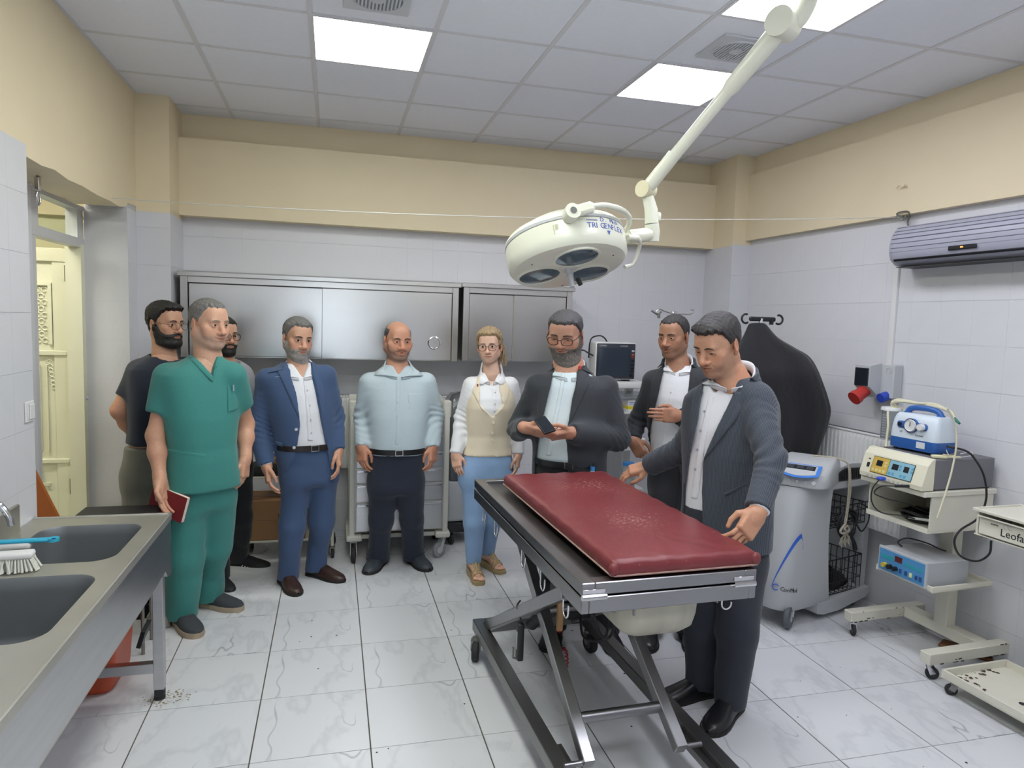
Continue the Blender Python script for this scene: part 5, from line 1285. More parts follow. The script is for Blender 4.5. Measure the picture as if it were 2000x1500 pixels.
class Field:
    """signed distances on a regular grid"""
    def __init__(s, lo, hi, h):
        s.lo = np.array(lo, float); s.h = h; s.n = np.ceil((np.array(hi)-s.lo)/h).astype(int)+1
        s.ax = [(s.lo[i]+h*np.arange(s.n[i])).astype(F32) for i in range(3)]
        s.D = np.full(s.n, .05, F32)
    def sl(s, lo, hi):
        r = []
        for i in range(3):
            a = max(0, int(math.floor((lo[i]-s.lo[i])/s.h))); b = min(s.n[i], int(math.ceil((hi[i]-s.lo[i])/s.h))+1)
            if b <= a: return None
            r.append(slice(a, b))
        return tuple(r)
    def P(s, sl=None):
        sl = sl or (slice(None),)*3
        return s.ax[0][sl[0]][:, None, None], s.ax[1][sl[1]][None, :, None], s.ax[2][sl[2]][None, None, :]
    def op(s, f, lo, hi, k=0, sub=False):
        m = .03+k
        sl = s.sl(np.array(lo)-m, np.array(hi)+m)
        if sl is None: return s
        d = f(*s.P(sl)).astype(F32)
        s.D[sl] = smax(s.D[sl], -d, k) if sub else smin(s.D[sl], d, k)
        return s
    def cone(s, a, b, ra, rb, k=0, sub=False):
        a, b = np.array(a, F32), np.array(b, F32); ba = b-a; L = max(1e-9, float(ba@ba)); r = max(ra, rb)
        def f(X, Y, Z):
            x, y, z = X-a[0], Y-a[1], Z-a[2]; t = np.clip((x*ba[0]+y*ba[1]+z*ba[2])/L, 0, 1)
            return np.sqrt((x-ba[0]*t)**2+(y-ba[1]*t)**2+(z-ba[2]*t)**2)-(ra+(rb-ra)*t)
        return s.op(f, np.minimum(a, b)-r, np.maximum(a, b)+r, k, sub)
    def ell(s, c, r, k=0, sub=False, R=None):
        c = np.array(c, F32); r = np.array(r, F32); m = max(r)
        def f(X, Y, Z):
            x, y, z = X-c[0], Y-c[1], Z-c[2]
            if R is not None: x, y, z = (R[0][0]*x+R[1][0]*y+R[2][0]*z), (R[0][1]*x+R[1][1]*y+R[2][1]*z), (R[0][2]*x+R[1][2]*y+R[2][2]*z)
            k0 = np.sqrt((x/r[0])**2+(y/r[1])**2+(z/r[2])**2); k1 = np.sqrt((x/r[0]**2)**2+(y/r[1]**2)**2+(z/r[2]**2)**2)+1e-6
            return k0*(k0-1)/k1
        return s.op(f, c-m, c+m, k, sub)
    def rbox(s, c, hf, r, R, k=0, sub=False):
        """rounded box; R columns are its axes"""
        c = np.array(c, F32); m = float(np.linalg.norm(hf))+r
        def f(X, Y, Z):
            x, y, z = X-c[0], Y-c[1], Z-c[2]
            q = [np.abs(R[0][i]*x+R[1][i]*y+R[2][i]*z)-hf[i] for i in range(3)]
            o = np.sqrt(sum(np.maximum(v, 0)**2 for v in q)); return o+np.minimum(np.maximum(np.maximum(q[0], q[1]), q[2]), 0)-r
        return s.op(f, c-m, c+m, k, sub)
def nets(D, lo, h):
    """naive surface nets"""
    D = np.pad(D, 1, constant_values=.05); lo = np.array(lo)-h
    I = D < 0
    c = np.zeros(np.array(D.shape)-1, np.int8)
    offs = [(i, j, k) for i in (0, 1) for j in (0, 1) for k in (0, 1)]
    n = c.shape
    for o in offs: c += I[o[0]:o[0]+n[0], o[1]:o[1]+n[1], o[2]:o[2]+n[2]]
    act = np.argwhere((c > 0) & (c < 8))
    if len(act) == 0: return np.zeros((0, 3)), np.zeros((0, 4), int)
    V = np.stack([D[act[:, 0]+o[0], act[:, 1]+o[1], act[:, 2]+o[2]] for o in offs], 1)
    S = np.zeros((len(act), 3)); W = np.zeros(len(act)); O = np.array(offs, float)
    for a in range(8):
        for b in range(a+1, 8):
            if np.abs(O[a]-O[b]).sum() != 1: continue
            m = (V[:, a] < 0) != (V[:, b] < 0); va, vb = V[m, a], V[m, b]; t = (va/(va-vb))[:, None]
            S[m] += O[a]+(O[b]-O[a])*t; W[m] += 1
    verts = (act+S/W[:, None])*h+lo
    idx = np.full(n, -1, np.int64); idx[act[:, 0], act[:, 1], act[:, 2]] = np.arange(len(act))
    faces = []
    for ax in range(3):
        sA = [slice(None)]*3; sB = [slice(None)]*3; sA[ax] = slice(0, -1); sB[ax] = slice(1, None)
        A, B = I[tuple(sA)], I[tuple(sB)]; e = np.argwhere(A != B); flip = A[e[:, 0], e[:, 1], e[:, 2]]
        u, w = (ax+1) % 3, (ax+2) % 3
        q = []
        for du, dw in ((-1, -1), (0, -1), (0, 0), (-1, 0)):
            t = e.copy(); t[:, u] += du; t[:, w] += dw; q.append(idx[np.clip(t[:, 0], 0, n[0]-1), np.clip(t[:, 1], 0, n[1]-1), np.clip(t[:, 2], 0, n[2]-1)])
        q = np.stack(q, 1); q[~flip] = q[~flip][:, ::-1]; faces.append(q)
    f = np.concatenate(faces); return verts, f[(f >= 0).all(1)]
def relax(v, f, it=1, w=.5):
    for _ in range(it):
        acc = np.zeros_like(v); cnt = np.zeros(len(v))
        for i in range(4):
            a, b = f[:, i], f[:, (i+1) % 4]; np.add.at(acc, a, v[b]); np.add.at(cnt, a, 1)
        v = v*(1-w)+w*acc/np.maximum(cnt, 1)[:, None]
    return v
def mesh_from(name, v, f, m, parent, col=None, label=None):
    me = bpy.data.meshes.new(name)
    me.vertices.add(len(v)); me.vertices.foreach_set('co', np.asarray(v, F32).ravel())
    me.loops.add(len(f)*4); me.loops.foreach_set('vertex_index', np.asarray(f, np.int32).ravel())
    me.polygons.add(len(f)); me.polygons.foreach_set('loop_start', np.arange(0, len(f)*4, 4, dtype=np.int32)); me.polygons.foreach_set('loop_total', np.full(len(f), 4, np.int32))
    me.polygons.foreach_set('use_smooth', np.ones(len(f), bool)); me.update(calc_edges=True); me.validate()
    if col is not None:
        a = me.color_attributes.new('tone', 'FLOAT_COLOR', 'POINT'); a.data.foreach_set('color', np.concatenate([col, np.ones((len(col), 1))], 1).astype(F32).ravel())
    me.materials.append(m); o = bpy.data.objects.new(name, me); link(o, parent)
    if label: o['label'] = label
    return o
_wr = np.random.RandomState(4)
_WV = [(_wr.normal(size=3), _wr.uniform(0, 6.28)) for _ in range(9)]
def wrinkle(X, Y, Z, f=14.0, st=(1, 1, .45), seed=0):
    """smooth cloth-like undulation in -1..1"""
    out = 0
    for i, (k, p) in enumerate(_WV):
        k = k/np.linalg.norm(k)*f*(.6+.17*i); out = out+np.sin(X*k[0]*st[0]+Y*k[1]*st[1]+Z*k[2]*st[2]+p+seed*1.7*i)
    return out/4.2

# skin reads its tone from the surface (lips, stubble); fine relief from noise
def skin_mat():
    m = bpy.data.materials.new('skin'); m.use_nodes = True; nt, b = nodes_of(m); N = nt.nodes.new; L = nt.links.new
    at = N('ShaderNodeAttribute'); at.attribute_name = 'tone'
    tc = N('ShaderNodeTexCoord'); n = N('ShaderNodeTexNoise'); n.inputs['Scale'].default_value = 90; n.inputs['Detail'].default_value = 3; L(tc.outputs['Object'], n.inputs['Vector'])
    mr = N('ShaderNodeMapRange'); mr.inputs[3].default_value = .86; mr.inputs[4].default_value = 1.12; L(n.outputs[0], mr.inputs[0])
    mu = N('ShaderNodeVectorMath'); mu.operation = 'SCALE'; L(at.outputs['Color'], mu.inputs[0]); L(mr.outputs[0], mu.inputs['Scale']); L(mu.outputs[0], b.inputs['Base Color'])
    b.inputs['Roughness'].default_value = .47; b.inputs['Specular IOR Level'].default_value = .4
    b.inputs['Subsurface Weight'].default_value = .12; b.inputs['Subsurface Radius'].default_value = (.012, .005, .003); b.inputs['Subsurface Scale'].default_value = .6
    bp = N('ShaderNodeBump'); bp.inputs['Strength'].default_value = .12; bp.inputs['Distance'].default_value = .003; L(n.outputs[0], bp.inputs['Height']); L(bp.outputs[0], b.inputs['Normal'])
    return m
M_skin = skin_mat()
def hair_mat(name, col, grey, amount):
    """strands: dark and grey mixed by a fine stretched noise"""
    m = bpy.data.materials.new(name); m.use_nodes = True; nt, b = nodes_of(m); N = nt.nodes.new; L = nt.links.new
    tc = N('ShaderNodeTexCoord'); mp = N('ShaderNodeMapping'); mp.inputs['Scale'].default_value = (620, 620, 130); L(tc.outputs['Object'], mp.inputs[0])
    n = N('ShaderNodeTexNoise'); n.inputs['Scale'].default_value = 1; n.inputs['Detail'].default_value = 3; L(mp.outputs[0], n.inputs['Vector'])
    r = N('ShaderNodeMapRange'); r.inputs[1].default_value = .50-amount*.55; r.inputs[2].default_value = .95-amount*.45; L(n.outputs[0], r.inputs[0])
    mx = N('ShaderNodeMix'); mx.data_type = 'RGBA'; mx.inputs[6].default_value = lin(col); mx.inputs[7].default_value = lin(grey); L(r.outputs[0], mx.inputs[0]); L(mx.outputs[2], b.inputs['Base Color'])
    b.inputs['Roughness'].default_value = .55
    bp = N('ShaderNodeBump'); bp.inputs['Strength'].default_value = .5; bp.inputs['Distance'].default_value = .003; L(n.outputs[0], bp.inputs['Height']); L(bp.outputs[0], b.inputs['Normal'])
    return m
M_eye = mat('eye_white', '#d9d4cc', .15); M_iris = mat('dark_iris', '#241a14', .1); M_teeth = mat('teeth', '#d8d0c2', .3)
M_glassfr = mat('dark_glasses_frame', '#1c1a1a', .35)
def cloth(name, col, rough=.85, var=.10, bump=.10, bscale=90, vscale=12, stretch=None, sheen=.15):
    return mat(name, col, rough, var=var, vscale=vscale, bump=bump, bscale=bscale, stretch=stretch, sheen=sheen)

HAIRLINE_A = np.radians([0, 20, 38, 55, 68, 80, 92, 104, 118, 150, 180])
def head(cfg, parent, root, pos, nb):
    """head and neck in their own frame (face towards -y), placed by yaw, pitch, roll and scale"""
    sc = cfg.get('hs', 1.17); h = cfg.get('hres', .0030)
    M = Matrix.Translation(Vector(pos)) @ Matrix.Rotation(cfg['hyaw'], 4, 'Z') @ Matrix.Rotation(cfg.get('hpitch', 0), 4, 'X') @ Matrix.Rotation(cfg.get('hroll', 0), 4, 'Y') @ Matrix.Diagonal((sc*cfg.get('hw', 1.05), sc, sc, 1))
    Mi = M.inverted(); n0 = np.array(Mi @ Vector(nb))
    lo = (min(-.098, n0[0]-.085), min(-.138, n0[1]-.085), n0[2]-.06); hi = (max(.098, n0[0]+.085), max(.125, n0[1]+.085), .15)
    F = Field(lo, hi, h); fat = cfg.get('fat', 0.0); smile = cfg.get('smile', 0.0); fem = cfg.get('fem', 0)
    F.ell((0, .012, .040), (.075, .096, .086)); F.ell((0, -.032, -.018), (.060+fat*.6, .060, .086), .03)
    for s in (-1, 1):
        F.cone((s*(.050+fat), .012, -.048), (s*(.022+fat*.5), -.060, -.096+.006*fem), .027+fat*.5, .021-.003*fem, .028)
        F.ell((s*(.047+fat*.6), -.054, -.016+.004*smile), (.021+fat, .021, .019), .02)
        F.ell((s*(.037+fat), -.058, -.048+.010*smile), (.020+fat, .022, .024), .025)
    F.ell((0, -.074, -.100+.006*fem), (.023-.004*fem, .021, .018), .022)
    F.cone((-.036, -.080, .024), (.036, -.080, .024), .013-.004*fem, .013-.004*fem, .022)
    F.ell((0, -.055, .06), (.05, .035, .04), .03)
    # neck
    rn = cfg.get('neck', .056)/1.0
    F.cone((0, .018, -.055), tuple(n0*.75+np.array((0, .018, -.055))*.25), rn, rn*1.02, .03)
    F.cone(tuple(n0*.75+np.array((0, .018, -.055))*.25), tuple(n0), rn*1.02, rn*1.25, .03)

    # eyes
    eo = cfg.get('eye', .0045)+.0004; ey = -.0765
    for s in (-1, 1):
        F.ell((s*.032, -.101, .006), (.021, .017, .014), .014, True)
        F.ell((s*.032, ey, .006), (.0168, .0152, .0142), .006)
        F.ell((s*.032, ey-.016, .0058-cfg.get('lid', 0)), (.0142, .014, eo), .002, True)
        F.cone((s*.019, -.0935, .0155), (s*.046, -.0845, .0145), .0012, .0010, .004, True)
    # nose
    nz = cfg.get('nose', 1.0)
    F.cone((0, -.087, .016), (0, -.1055-.005*nz, -.026), .0092, .0125*nz, .014); F.ell((0, -.1075-.006*nz, -.0315), (.0150*nz, .0125, .0115), .008)
    for s in (-1, 1):
        F.ell((s*.0155*nz, -.099, -.0350), (.0100, .0125, .0090), .006); F.ell((s*.0065, -.110, -.0425), (.0042, .006, .0035), .003, True)
    # mouth
    F.ell((0, -.074, -.062), (.033, .025, .026), .02)
    mw = .0255+.0075*smile; cz = -.0620+.0085*smile; my = -.0885+.003*smile
    op = cfg.get('open', 0.0)
    F.cone((-mw, my+.004, cz), (-.007, -.0985, -.0585), .0030, .0046, .005).cone((mw, my+.004, cz), (.007, -.0985, -.0585), .0030, .0046, .005).cone((-.007, -.0985, -.0585), (.007, -.0985, -.0585), .0044, .0044, .004)
    F.cone((-mw, my+.004, cz-.001), (0, -.0975, -.0690-op), .0032, .0060, .005).cone((mw, my+.004, cz-.001), (0, -.0975, -.0690-op), .0032, .0060, .005)
    for s in (-1, 1): F.cone((s*mw*1.03, my+.0005, cz), (0, -.1020, -.0632-op*.5), .0016+op*.15, .0020+op*.55, .0015, True)
    for s in (-1, 1): F.cone((s*.021, -.1005, -.034), (s*(.034+.002*smile), -.089, -.058), .0012+.0016*smile, .0010, .006, True)
    # ears
    for s in (-1, 1):
        Rr = np.array(Matrix.Rotation(s*.35, 3, 'Z') @ Matrix.Rotation(-.15, 3, 'X'))
        F.ell((s*.078, .014, .0), (.0075, .020, .031), .006, R=Rr); F.ell((s*.0785, .005, -.026), (.006, .010, .012), .006)
        F.ell((s*.0865, .010, .003), (.0065, .0105, .018), .004, True, R=Rr)
    D0 = F.D.copy()
    v, f = nets(D0, F.lo, h)
    x, y, z = v[:, 0], v[:, 1], v[:, 2]
    # tones
    base = np.array(lin(cfg['skin'])[:3]); col = np.tile(base, (len(v), 1))
    red = np.array((1.06, .88, .84))
    def tone(mask, c): col[:] = col*(1-mask[:, None])+np.asarray(c)*mask[:, None]
    nm = np.exp(-((x/.022)**2+((y+.112)/.03)**2+((z+.03)/.03)**2)); ck = sum(np.exp(-(((x-s*.045)/.024)**2+((y+.07)/.03)**2+((z+.02)/.022)**2)) for s in (-1, 1)); er = sstep(.074, .08, np.abs(x))
    col *= 1+(red-1)*np.clip(nm*.9+ck*.7+er*.8, 0, 1)[:, None]
    zm = -.0634-op*.5+(cz+.0634)*np.abs(x/mw)**1.6
    lip = sstep(1.1, .75, np.sqrt((x/(mw+.001))**2+((z-zm+.0005)/(.0082+op))**2))*(y < -.080)
    tone(lip*.65, base*np.array(cfg.get('lip', (.80, .55, .52))))
    tone(sstep(.0024, .0009, np.abs(z-zm))*(np.abs(x) < mw*1.04)*(y < -.082)*.75, base*np.array((.30, .20, .18)))  # shade of the gap between the lips, painted into the skin tone
    def beard_mask(X, Y, Z):
        A = np.arctan2(np.abs(X), -Y)
        zl = np.interp(A, np.radians([0, 12, 24, 40, 60, 78, 90, 100]), [-.043, -.043, -.047, -.050, -.035, .0, .01, .01]).astype(F32)
        m = sstep(-.004, .018, zl-Z)*sstep(np.radians(98), np.radians(80), A)*sstep(-.135, -.118, Z-(Y+.05)*.35)
        lipm = sstep(.9, 1.25, np.sqrt((X/(mw*.95))**2+((Z+.0635+op*.5)/(.0085+op))**2)); return m*lipm
    bm_ = beard_mask(x, y, z)
    st = cfg.get('stubble', 0)
    nz_ = .55+.45*np.sin(x*900+z*300)*np.sin(y*800-z*700)+.25*np.sin(z*1300+x*500)
    if st: tone(np.clip(bm_*st*(.75+.35*nz_), 0, 1), np.array(lin(cfg.get('stubcol', '#3c3634'))[:3]))
    # hairline in the face's frame
    recede, zf = cfg.get('recede', 0.0), cfg.get('zf', .083)
    HL = np.array([zf+recede*.6, zf+recede, zf+recede*1.3-.002, .058+recede*.8, .030, -.004, .028, .012, -.040, -.058, -.062])
    def hair_mask(X, Y, Z, wd=.026):
        A = np.arctan2(np.abs(X), -(Y-.01)); zl = np.interp(A, HAIRLINE_A, HL).astype(F32)
        zl = zl+.002*np.sin(A*23)+.0015*np.sin(A*57+1)
        m = sstep(-.004, wd, Z-zl)
        ear = sstep(.021, .036, np.sqrt((Y-.016)**2+((Z+.002)*.8)**2)+10*(np.abs(X) < .05)); m = m*ear
        if cfg.get('bald'): m = m*sstep(.088, .062, Z-np.clip(Y-.02, 0, 1)*.5)
        return m
    tone(hair_mask(x, y, z, .014)*cfg.get('scalp', .75), np.array(lin(cfg['hair'])[:3]))
    # brows painted faintly under their own strands
    vw = np.array(v); vw = (np.array(M.to_3x3()) @ vw.T).T+np.array(M.translation)
    parts = [(vw, f, col)]
    def put(name, vv, ff, m, **k):
        if len(vv) == 0: return None
        w = (np.array(M.to_3x3()) @ np.asarray(vv).T).T+np.array(M.translation); return mesh_from(name, w-root, ff, m, parent, **k)
    def surf_y(px, pz):
        i = int(round((px-F.lo[0])/h)); k = int(round((pz-F.lo[2])/h)); c = D0[i, :, k]; j = int(np.argmax(c < 0)); 
        a, b = c[j-1], c[j]; return F.ax[1][j-1]+h*float(a/(a-b+1e-9))
    X, Y, Z = F.P()
    t = cfg.get('hairt', .011); hm = hair_mask(X, Y, Z)
    top = sstep(.03, .10, Z)
    hn = (np.sin(X*310+Z*60)+np.sin(X*190-Y*260+2)+np.sin(Y*330+Z*150+1)+np.sin(X*470+Y*120))*.25
    tt = t*(.55+.45*top)+cfg.get('quiff', 0)*sstep(-.02, -.08, Y)*top
    Dh = np.where(hm > .02, D0-(tt+cfg.get('hairn', .0022)*hn)*hm**.8+(1-hm)*.0012-.0012*hn*(1-hm), .02)
    Dh = np.maximum(Dh, -(D0+.006))
    if cfg.get('hair'):
        hv, hf = nets(Dh.astype(F32), F.lo, h); ho = put('hair', hv, hf, cfg['hairm'])
    if cfg.get('beardt'):
        bmk = beard_mask(X, Y, Z); shp = .45+.75*sstep(-.07, -.11, Z)*sstep(.02, -.06, Y)
        Db = np.where(bmk > .02, D0-(cfg['beardt']*shp+.0014*hn)*bmk+(1-bmk)*.0015, .02); Db = np.maximum(Db, -(D0+.005))
        bv, bf = nets(Db.astype(F32), F.lo, h); put('beard', bv, bf, cfg.get('beardm', cfg['hairm']))
    def local(mb_): mb_.M = Matrix.Translation(-Vector(root)) @ M; return mb_
    for s in (-1, 1):
        eb = local(MB()); gx = cfg.get('gaze', (0, 0)); c = Vector((s*.032, ey, .006))
        eb.ball(c, .0128, 16); e = eb.build('eye', M_eye, parent, smooth=80)
        d = Vector((gx[0], -1, gx[1])).normalized()
        local(MB()).lathe([(0, .0131), (.0035, .0129), (.0072, .0113)], c, d, 16).build('iris', M_iris, e, smooth=80)
        bw = []
        for q in range(6):
            a = q/5; bx = s*(.0125+.040*a); bz = .0265+.0055*math.sin(a*2.6)-.0045*a*a+cfg.get('browz', 0); bw.append((bx, surf_y(bx, bz)-.0005, bz))
        bmb = local(MB()); th = cfg.get('brow', .0034); bmb.tube(bw, [th*.55, th*.9, th*.9, th*.8, th*.6, th*.3], 6)
        bmb.build('eyebrow', cfg.get('browm', cfg['hairm']), parent, smooth=80)
    if op > .002: local(MB()).box((-mw*.62, -.094, -.0655-op*.4), (mw*.62, -.086, -.0605), .002).build('teeth', M_teeth, parent)
    if cfg.get('glasses'):
        g = local(MB()); gm = cfg.get('glassm', M_glassfr); th = .0013 if cfg['glasses'] == 'thin' else .0021
        yb = min(surf_y(0, .012), surf_y(.0, .008))-.004
        for s in (-1, 1):
            ring = []
            for q in range(24):
                a = 2*math.pi*q/24; ca, sa = math.cos(a), math.sin(a)
                rx, rz = .0255*math.copysign(abs(ca)**.75, ca), (.0205 if sa > 0 else .0225)*math.copysign(abs(sa)**.8, sa)
                ring.append((s*(.033)+rx, yb-.010+abs(rx+.033 if s > 0 else rx-.033)**2*3.0, .002+rz))
            g.tube(ring, th, 6, closed=True)
            g.tube([(s*.0585, yb-.002, .008), (s*.070, yb+.022, .010), (s*.0795, .0, .012), (s*.081, .025, .006)], th, 6)
        g.tube([(-.008, yb-.009, .007), (0, yb-.011, .010), (.008, yb-.009, .007)], th, 6)
        g.build('glasses', gm, parent, smooth=70)
    return parts, local, F, D0

def rotm(cols): return np.array(cols, float).T
def unit(v): v = np.array(v, float); return v/np.linalg.norm(v)
def hand(side, wrist, d, n, sc, curl, cfg, elbow=None, arm=None, spread=.10, thumb=.6, h=.0028, tone=None, ath=1.0):
    """wrist point, d towards the fingers, n out of the palm; side +1 = left hand. returns a mesh"""
    d = unit(d); n = unit(np.array(n)-d*np.dot(n, d)); t = np.cross(n, d)*side   # t: towards the thumb
    S = lambda a, b, c: np.array(wrist)+(d*a+t*b+n*c)*sc
    pts = [S(.19, .09, .1), S(.19, -.09, -.05), S(-.03, 0, 0), S(.1, .12, .08), S(.05, -.08, .09)]
    lo = np.min(pts, 0)-.03; hi = np.max(pts, 0)+.03
    if elbow is not None:
        ar = [np.array(p) for p in ([elbow] if arm is None else arm)]; lo = np.min([lo]+[p-.075 for p in ar], 0); hi = np.max([hi]+[p+.075 for p in ar], 0)
    F = Field(lo, hi, h)
    R = rotm((d, t, n))
    F.rbox(S(.048, 0, 0), (.036*sc, .030*sc, .004*sc), .0105*sc, R); F.cone(S(-.02, 0, 0), S(.02, 0, 0), .026*sc*.92, .024*sc, .02)
    F.ell(S(.035, .022, .010), (.028*sc, .014*sc, .014*sc), .015, R=R); F.ell(S(.04, -.026, .008), (.030*sc, .011*sc, .012*sc), .012, R=R)
    names = [(.027, .088, (.042, .026, .021), .0088), (.009, .092, (.046, .030, .022), .0090), (-.010, .089, (.043, .028, .021), .0086), (-.027, .080, (.034, .021, .018), .0076)]
    for i, (b, a, ln, r) in enumerate(names):
        p = S(a-.012, b, 0); c = curl if np.isscalar(curl) else curl[i]; ang = c*.55; sp = spread*(1.2-.75*i)
        F.cone(S(.045, b*.75, 0), p, .010*sc, r*1.06*sc, .006)
        for j, l in enumerate(ln):
            dd = d*math.cos(ang)+n*math.sin(ang); dd = unit(dd+t*sp*(1-.3*j)); q = p+dd*l*sc
            F.cone(p, q, r*(1-.07*j)*sc, r*(.95-.09*j)*sc, .003); p = q; ang += c*(.85 if j == 0 else .6)
    th = [S(.012, .024, .006), S(.045, .046+.012*(1-thumb), .012+.016*thumb), S(.074, .052-.010*thumb+.008*(1-thumb), .018+.030*thumb), S(.098, .048-.022*thumb+.01*(1-thumb), .020+.038*thumb)]
    for a, b, ra, rb, k in zip(th, th[1:], (.0135, .0115, .0098), (.0115, .0098, .0082), (.010, .003, .003)): F.cone(a, b, ra*sc, rb*sc, k)
    if elbow is not None:
        if arm is None: F.cone(S(-.01, 0, 0), elbow, .026*sc, .036*sc, .02)
        else:
            sh, el = np.array(arm[0]), np.array(arm[1]); mid = el*.62+np.array(wrist)*.38
            q_ = sc*ath; F.cone(S(-.01, 0, 0), mid, .027*sc, .041*q_, .03); F.cone(mid, el, .041*q_, .040*q_, .03); F.cone(el, sh, .043*q_, .047*q_, .03)
            if len(arm) > 2: F.cone(sh, arm[2], .046*q_, .05*q_, .03)
    v, f = nets(F.D, F.lo, h); base = np.array(lin(cfg['skin'])[:3])*np.array(tone or (1.0, .93, .90))
    return v, f, np.tile(base, (len(v), 1))

class Torso:
    """lofted trunk: stations of height, centre, half width, front depth, back depth"""
    def __init__(s, st, yaw):
        s.st = np.array(st, float); s.f = np.array([math.sin(yaw), -math.cos(yaw)]); s.l = np.array([math.cos(yaw), math.sin(yaw)])
    def at(s, z): return [np.interp(z, s.st[:, 0], s.st[:, i]) for i in range(1, 6)]      # cx cy w df db
    def uv(s, X, Y, Z):
        cx, cy, w, df, db = [a.astype(F32) for a in s.at(np.asarray(Z, float))]
        x, y = X-cx, Y-cy; return x*F32(s.l[0])+y*F32(s.l[1]), x*F32(s.f[0])+y*F32(s.f[1]), w, df, db
    def dist(s, X, Y, Z, off=0.0, n=2.35):
        u, v, w, df, db = s.uv(X, Y, Z); d = np.where(v > 0, df, db)
        u, v = np.abs(u), np.abs(v); w, d = w+off, d+off
        r = ((u/w)**n+(v/d)**n)**(1/n)+1e-6; L = np.sqrt(u*u+v*v)+1e-6
        return np.clip(L*(1-1/r), -.06, .5)
    def pt(s, q, z, off=0.0, n=2.35):
        """surface point: q = angle, 0 front, +90 deg towards the person's left"""
        cx, cy, w, df, db = s.at(z); c, sn = math.cos(q), math.sin(q); d = (df if c > 0 else db)+off; w = w+off
        r = (abs(sn/w)**n+abs(c/d)**n)**(-1/n); u, v = sn*r, c*r
        return np.array([cx+s.l[0]*u+s.f[0]*v, cy+s.l[1]*u+s.f[1]*v, z])
    def pix(s, px, py, extra=0.0):
        """(u, z) of the photograph's point on the front plane of the trunk"""
        z = 1.3
        for _ in range(4):
            cx, cy, w, df, db = s.at(z); o = np.array([cx, cy])+s.f*(df*.9+extra); d = _ray(px, py); n3 = np.array([s.f[0], s.f[1], 0])
            k = np.dot(n3[:2], o)/np.dot(n3, d); p = _O+d*k; z = p[2]
        u = np.dot(p[:2]-np.array([cx, cy]), s.l); return float(u), float(p[2])
def poly_sd(poly, U, Z):
    """signed distance to a polygon, negative inside"""
    d = np.full(np.broadcast(U, Z).shape, 9.0, F32); ins = np.zeros(d.shape, bool); n = len(poly)
    for i in range(n):
        (x0, y0), (x1, y1) = poly[i], poly[(i+1) % n]; ex, ey = x1-x0, y1-y0; wx, wy = U-x0, Z-y0
        t = np.clip((wx*ex+wy*ey)/(ex*ex+ey*ey+1e-12), 0, 1); d = np.minimum(d, np.sqrt((wx-ex*t)**2+(wy-ey*t)**2))
        c = (y0 <= Z) != (y1 <= Z)
        if ey != 0: ins ^= c & (U < x0+(Z-y0)*ex/ey)
    return np.where(ins, -d, d)

def shoe(parent, heel, yaw, L, m, msole, root, wid=.048, ht=.075, name='shoe', style='leather', soleh=.016):
    """lofted shoe; heel point on the floor, toe towards yaw (0 = towards -y)"""
    R = Matrix.Translation(Vector(heel)-Vector(root)) @ Matrix.Rotation(yaw, 4, 'Z')
    st = [(.0, .62, .60), (.02, .80, .95), (.08, .82, 1.12), (.22, .80, 1.16), (.36, .84, 1.10), (.50, .95, .86), (.64, 1.04, .66), (.78, 1.02, .52), (.90, .80, .42), (.97, .48, .30), (1.0, .16, .14)]
    up = MB(); up.M = R; rows = []
    for t, w, hh in st:
        r = []
        for k in range(13):
            q = math.pi*k/12; c, s = math.cos(q), math.sin(q)
            r.append((math.copysign(abs(c)**.7, c)*w*wid, -(t*L-.03), soleh*.8+abs(s)**.75*hh*ht))
        rows.append(r)
    up.grid(rows); up.bm.faces.new([v for v in up.bm.verts][:13])
    o = up.build(name, m, parent, smooth=70)
    so = MB(); so.M = R
    def ring(e, z): return [(sx*w*(wid+e), -(t*L*(1+.012)-.031), z) for sx, seq in ((1, st), (-1, st[::-1])) for t, w, hh in seq]
    so.grid([ring(.004, 0), ring(.006, soleh*.5), ring(.003, soleh)], closed=True)
    vs = list(so.bm.verts); n = len(vs)//3; so.bm.faces.new(vs[:n]); so.bm.faces.new(vs[-n:])
    so.build('sole', msole, o, smooth=50)
    if style in ('trainer', 'leather'):
        lc = MB(); lc.M = R
        for k in range(4 if style == 'trainer' else 3):
            t = .40+.065*k; hh = np.interp(t, [.36, .5, .64, .78], [1.10, .86, .66, .52])*ht+soleh*.8+.001
            lc.tube([(-.020, -(t*L-.03)-.004, hh-.006), (0, -(t*L-.03), hh+.001), (.020, -(t*L-.03)-.004, hh-.006)], .0022, 5)
        lc.build('laces', M_black if style == 'leather' else mat('grey_laces', '#3d4043', .8), o)
    if style == 'striped':
        sp = MB(); sp.M = R
        for sx in (-1, 1):
            for k in range(3):
                y = -(.36*L-.03+.022*k); sp.prism([(0, 0), (.008, 0), (.030, .034), (.022, .034)], (sx*wid*(.93+.03*k), y, .022), (0, -1, 0), (-.25*sx, 0, 1), .003*sx)
        sp.build('white_stripe', M_wplas, o)
    return o

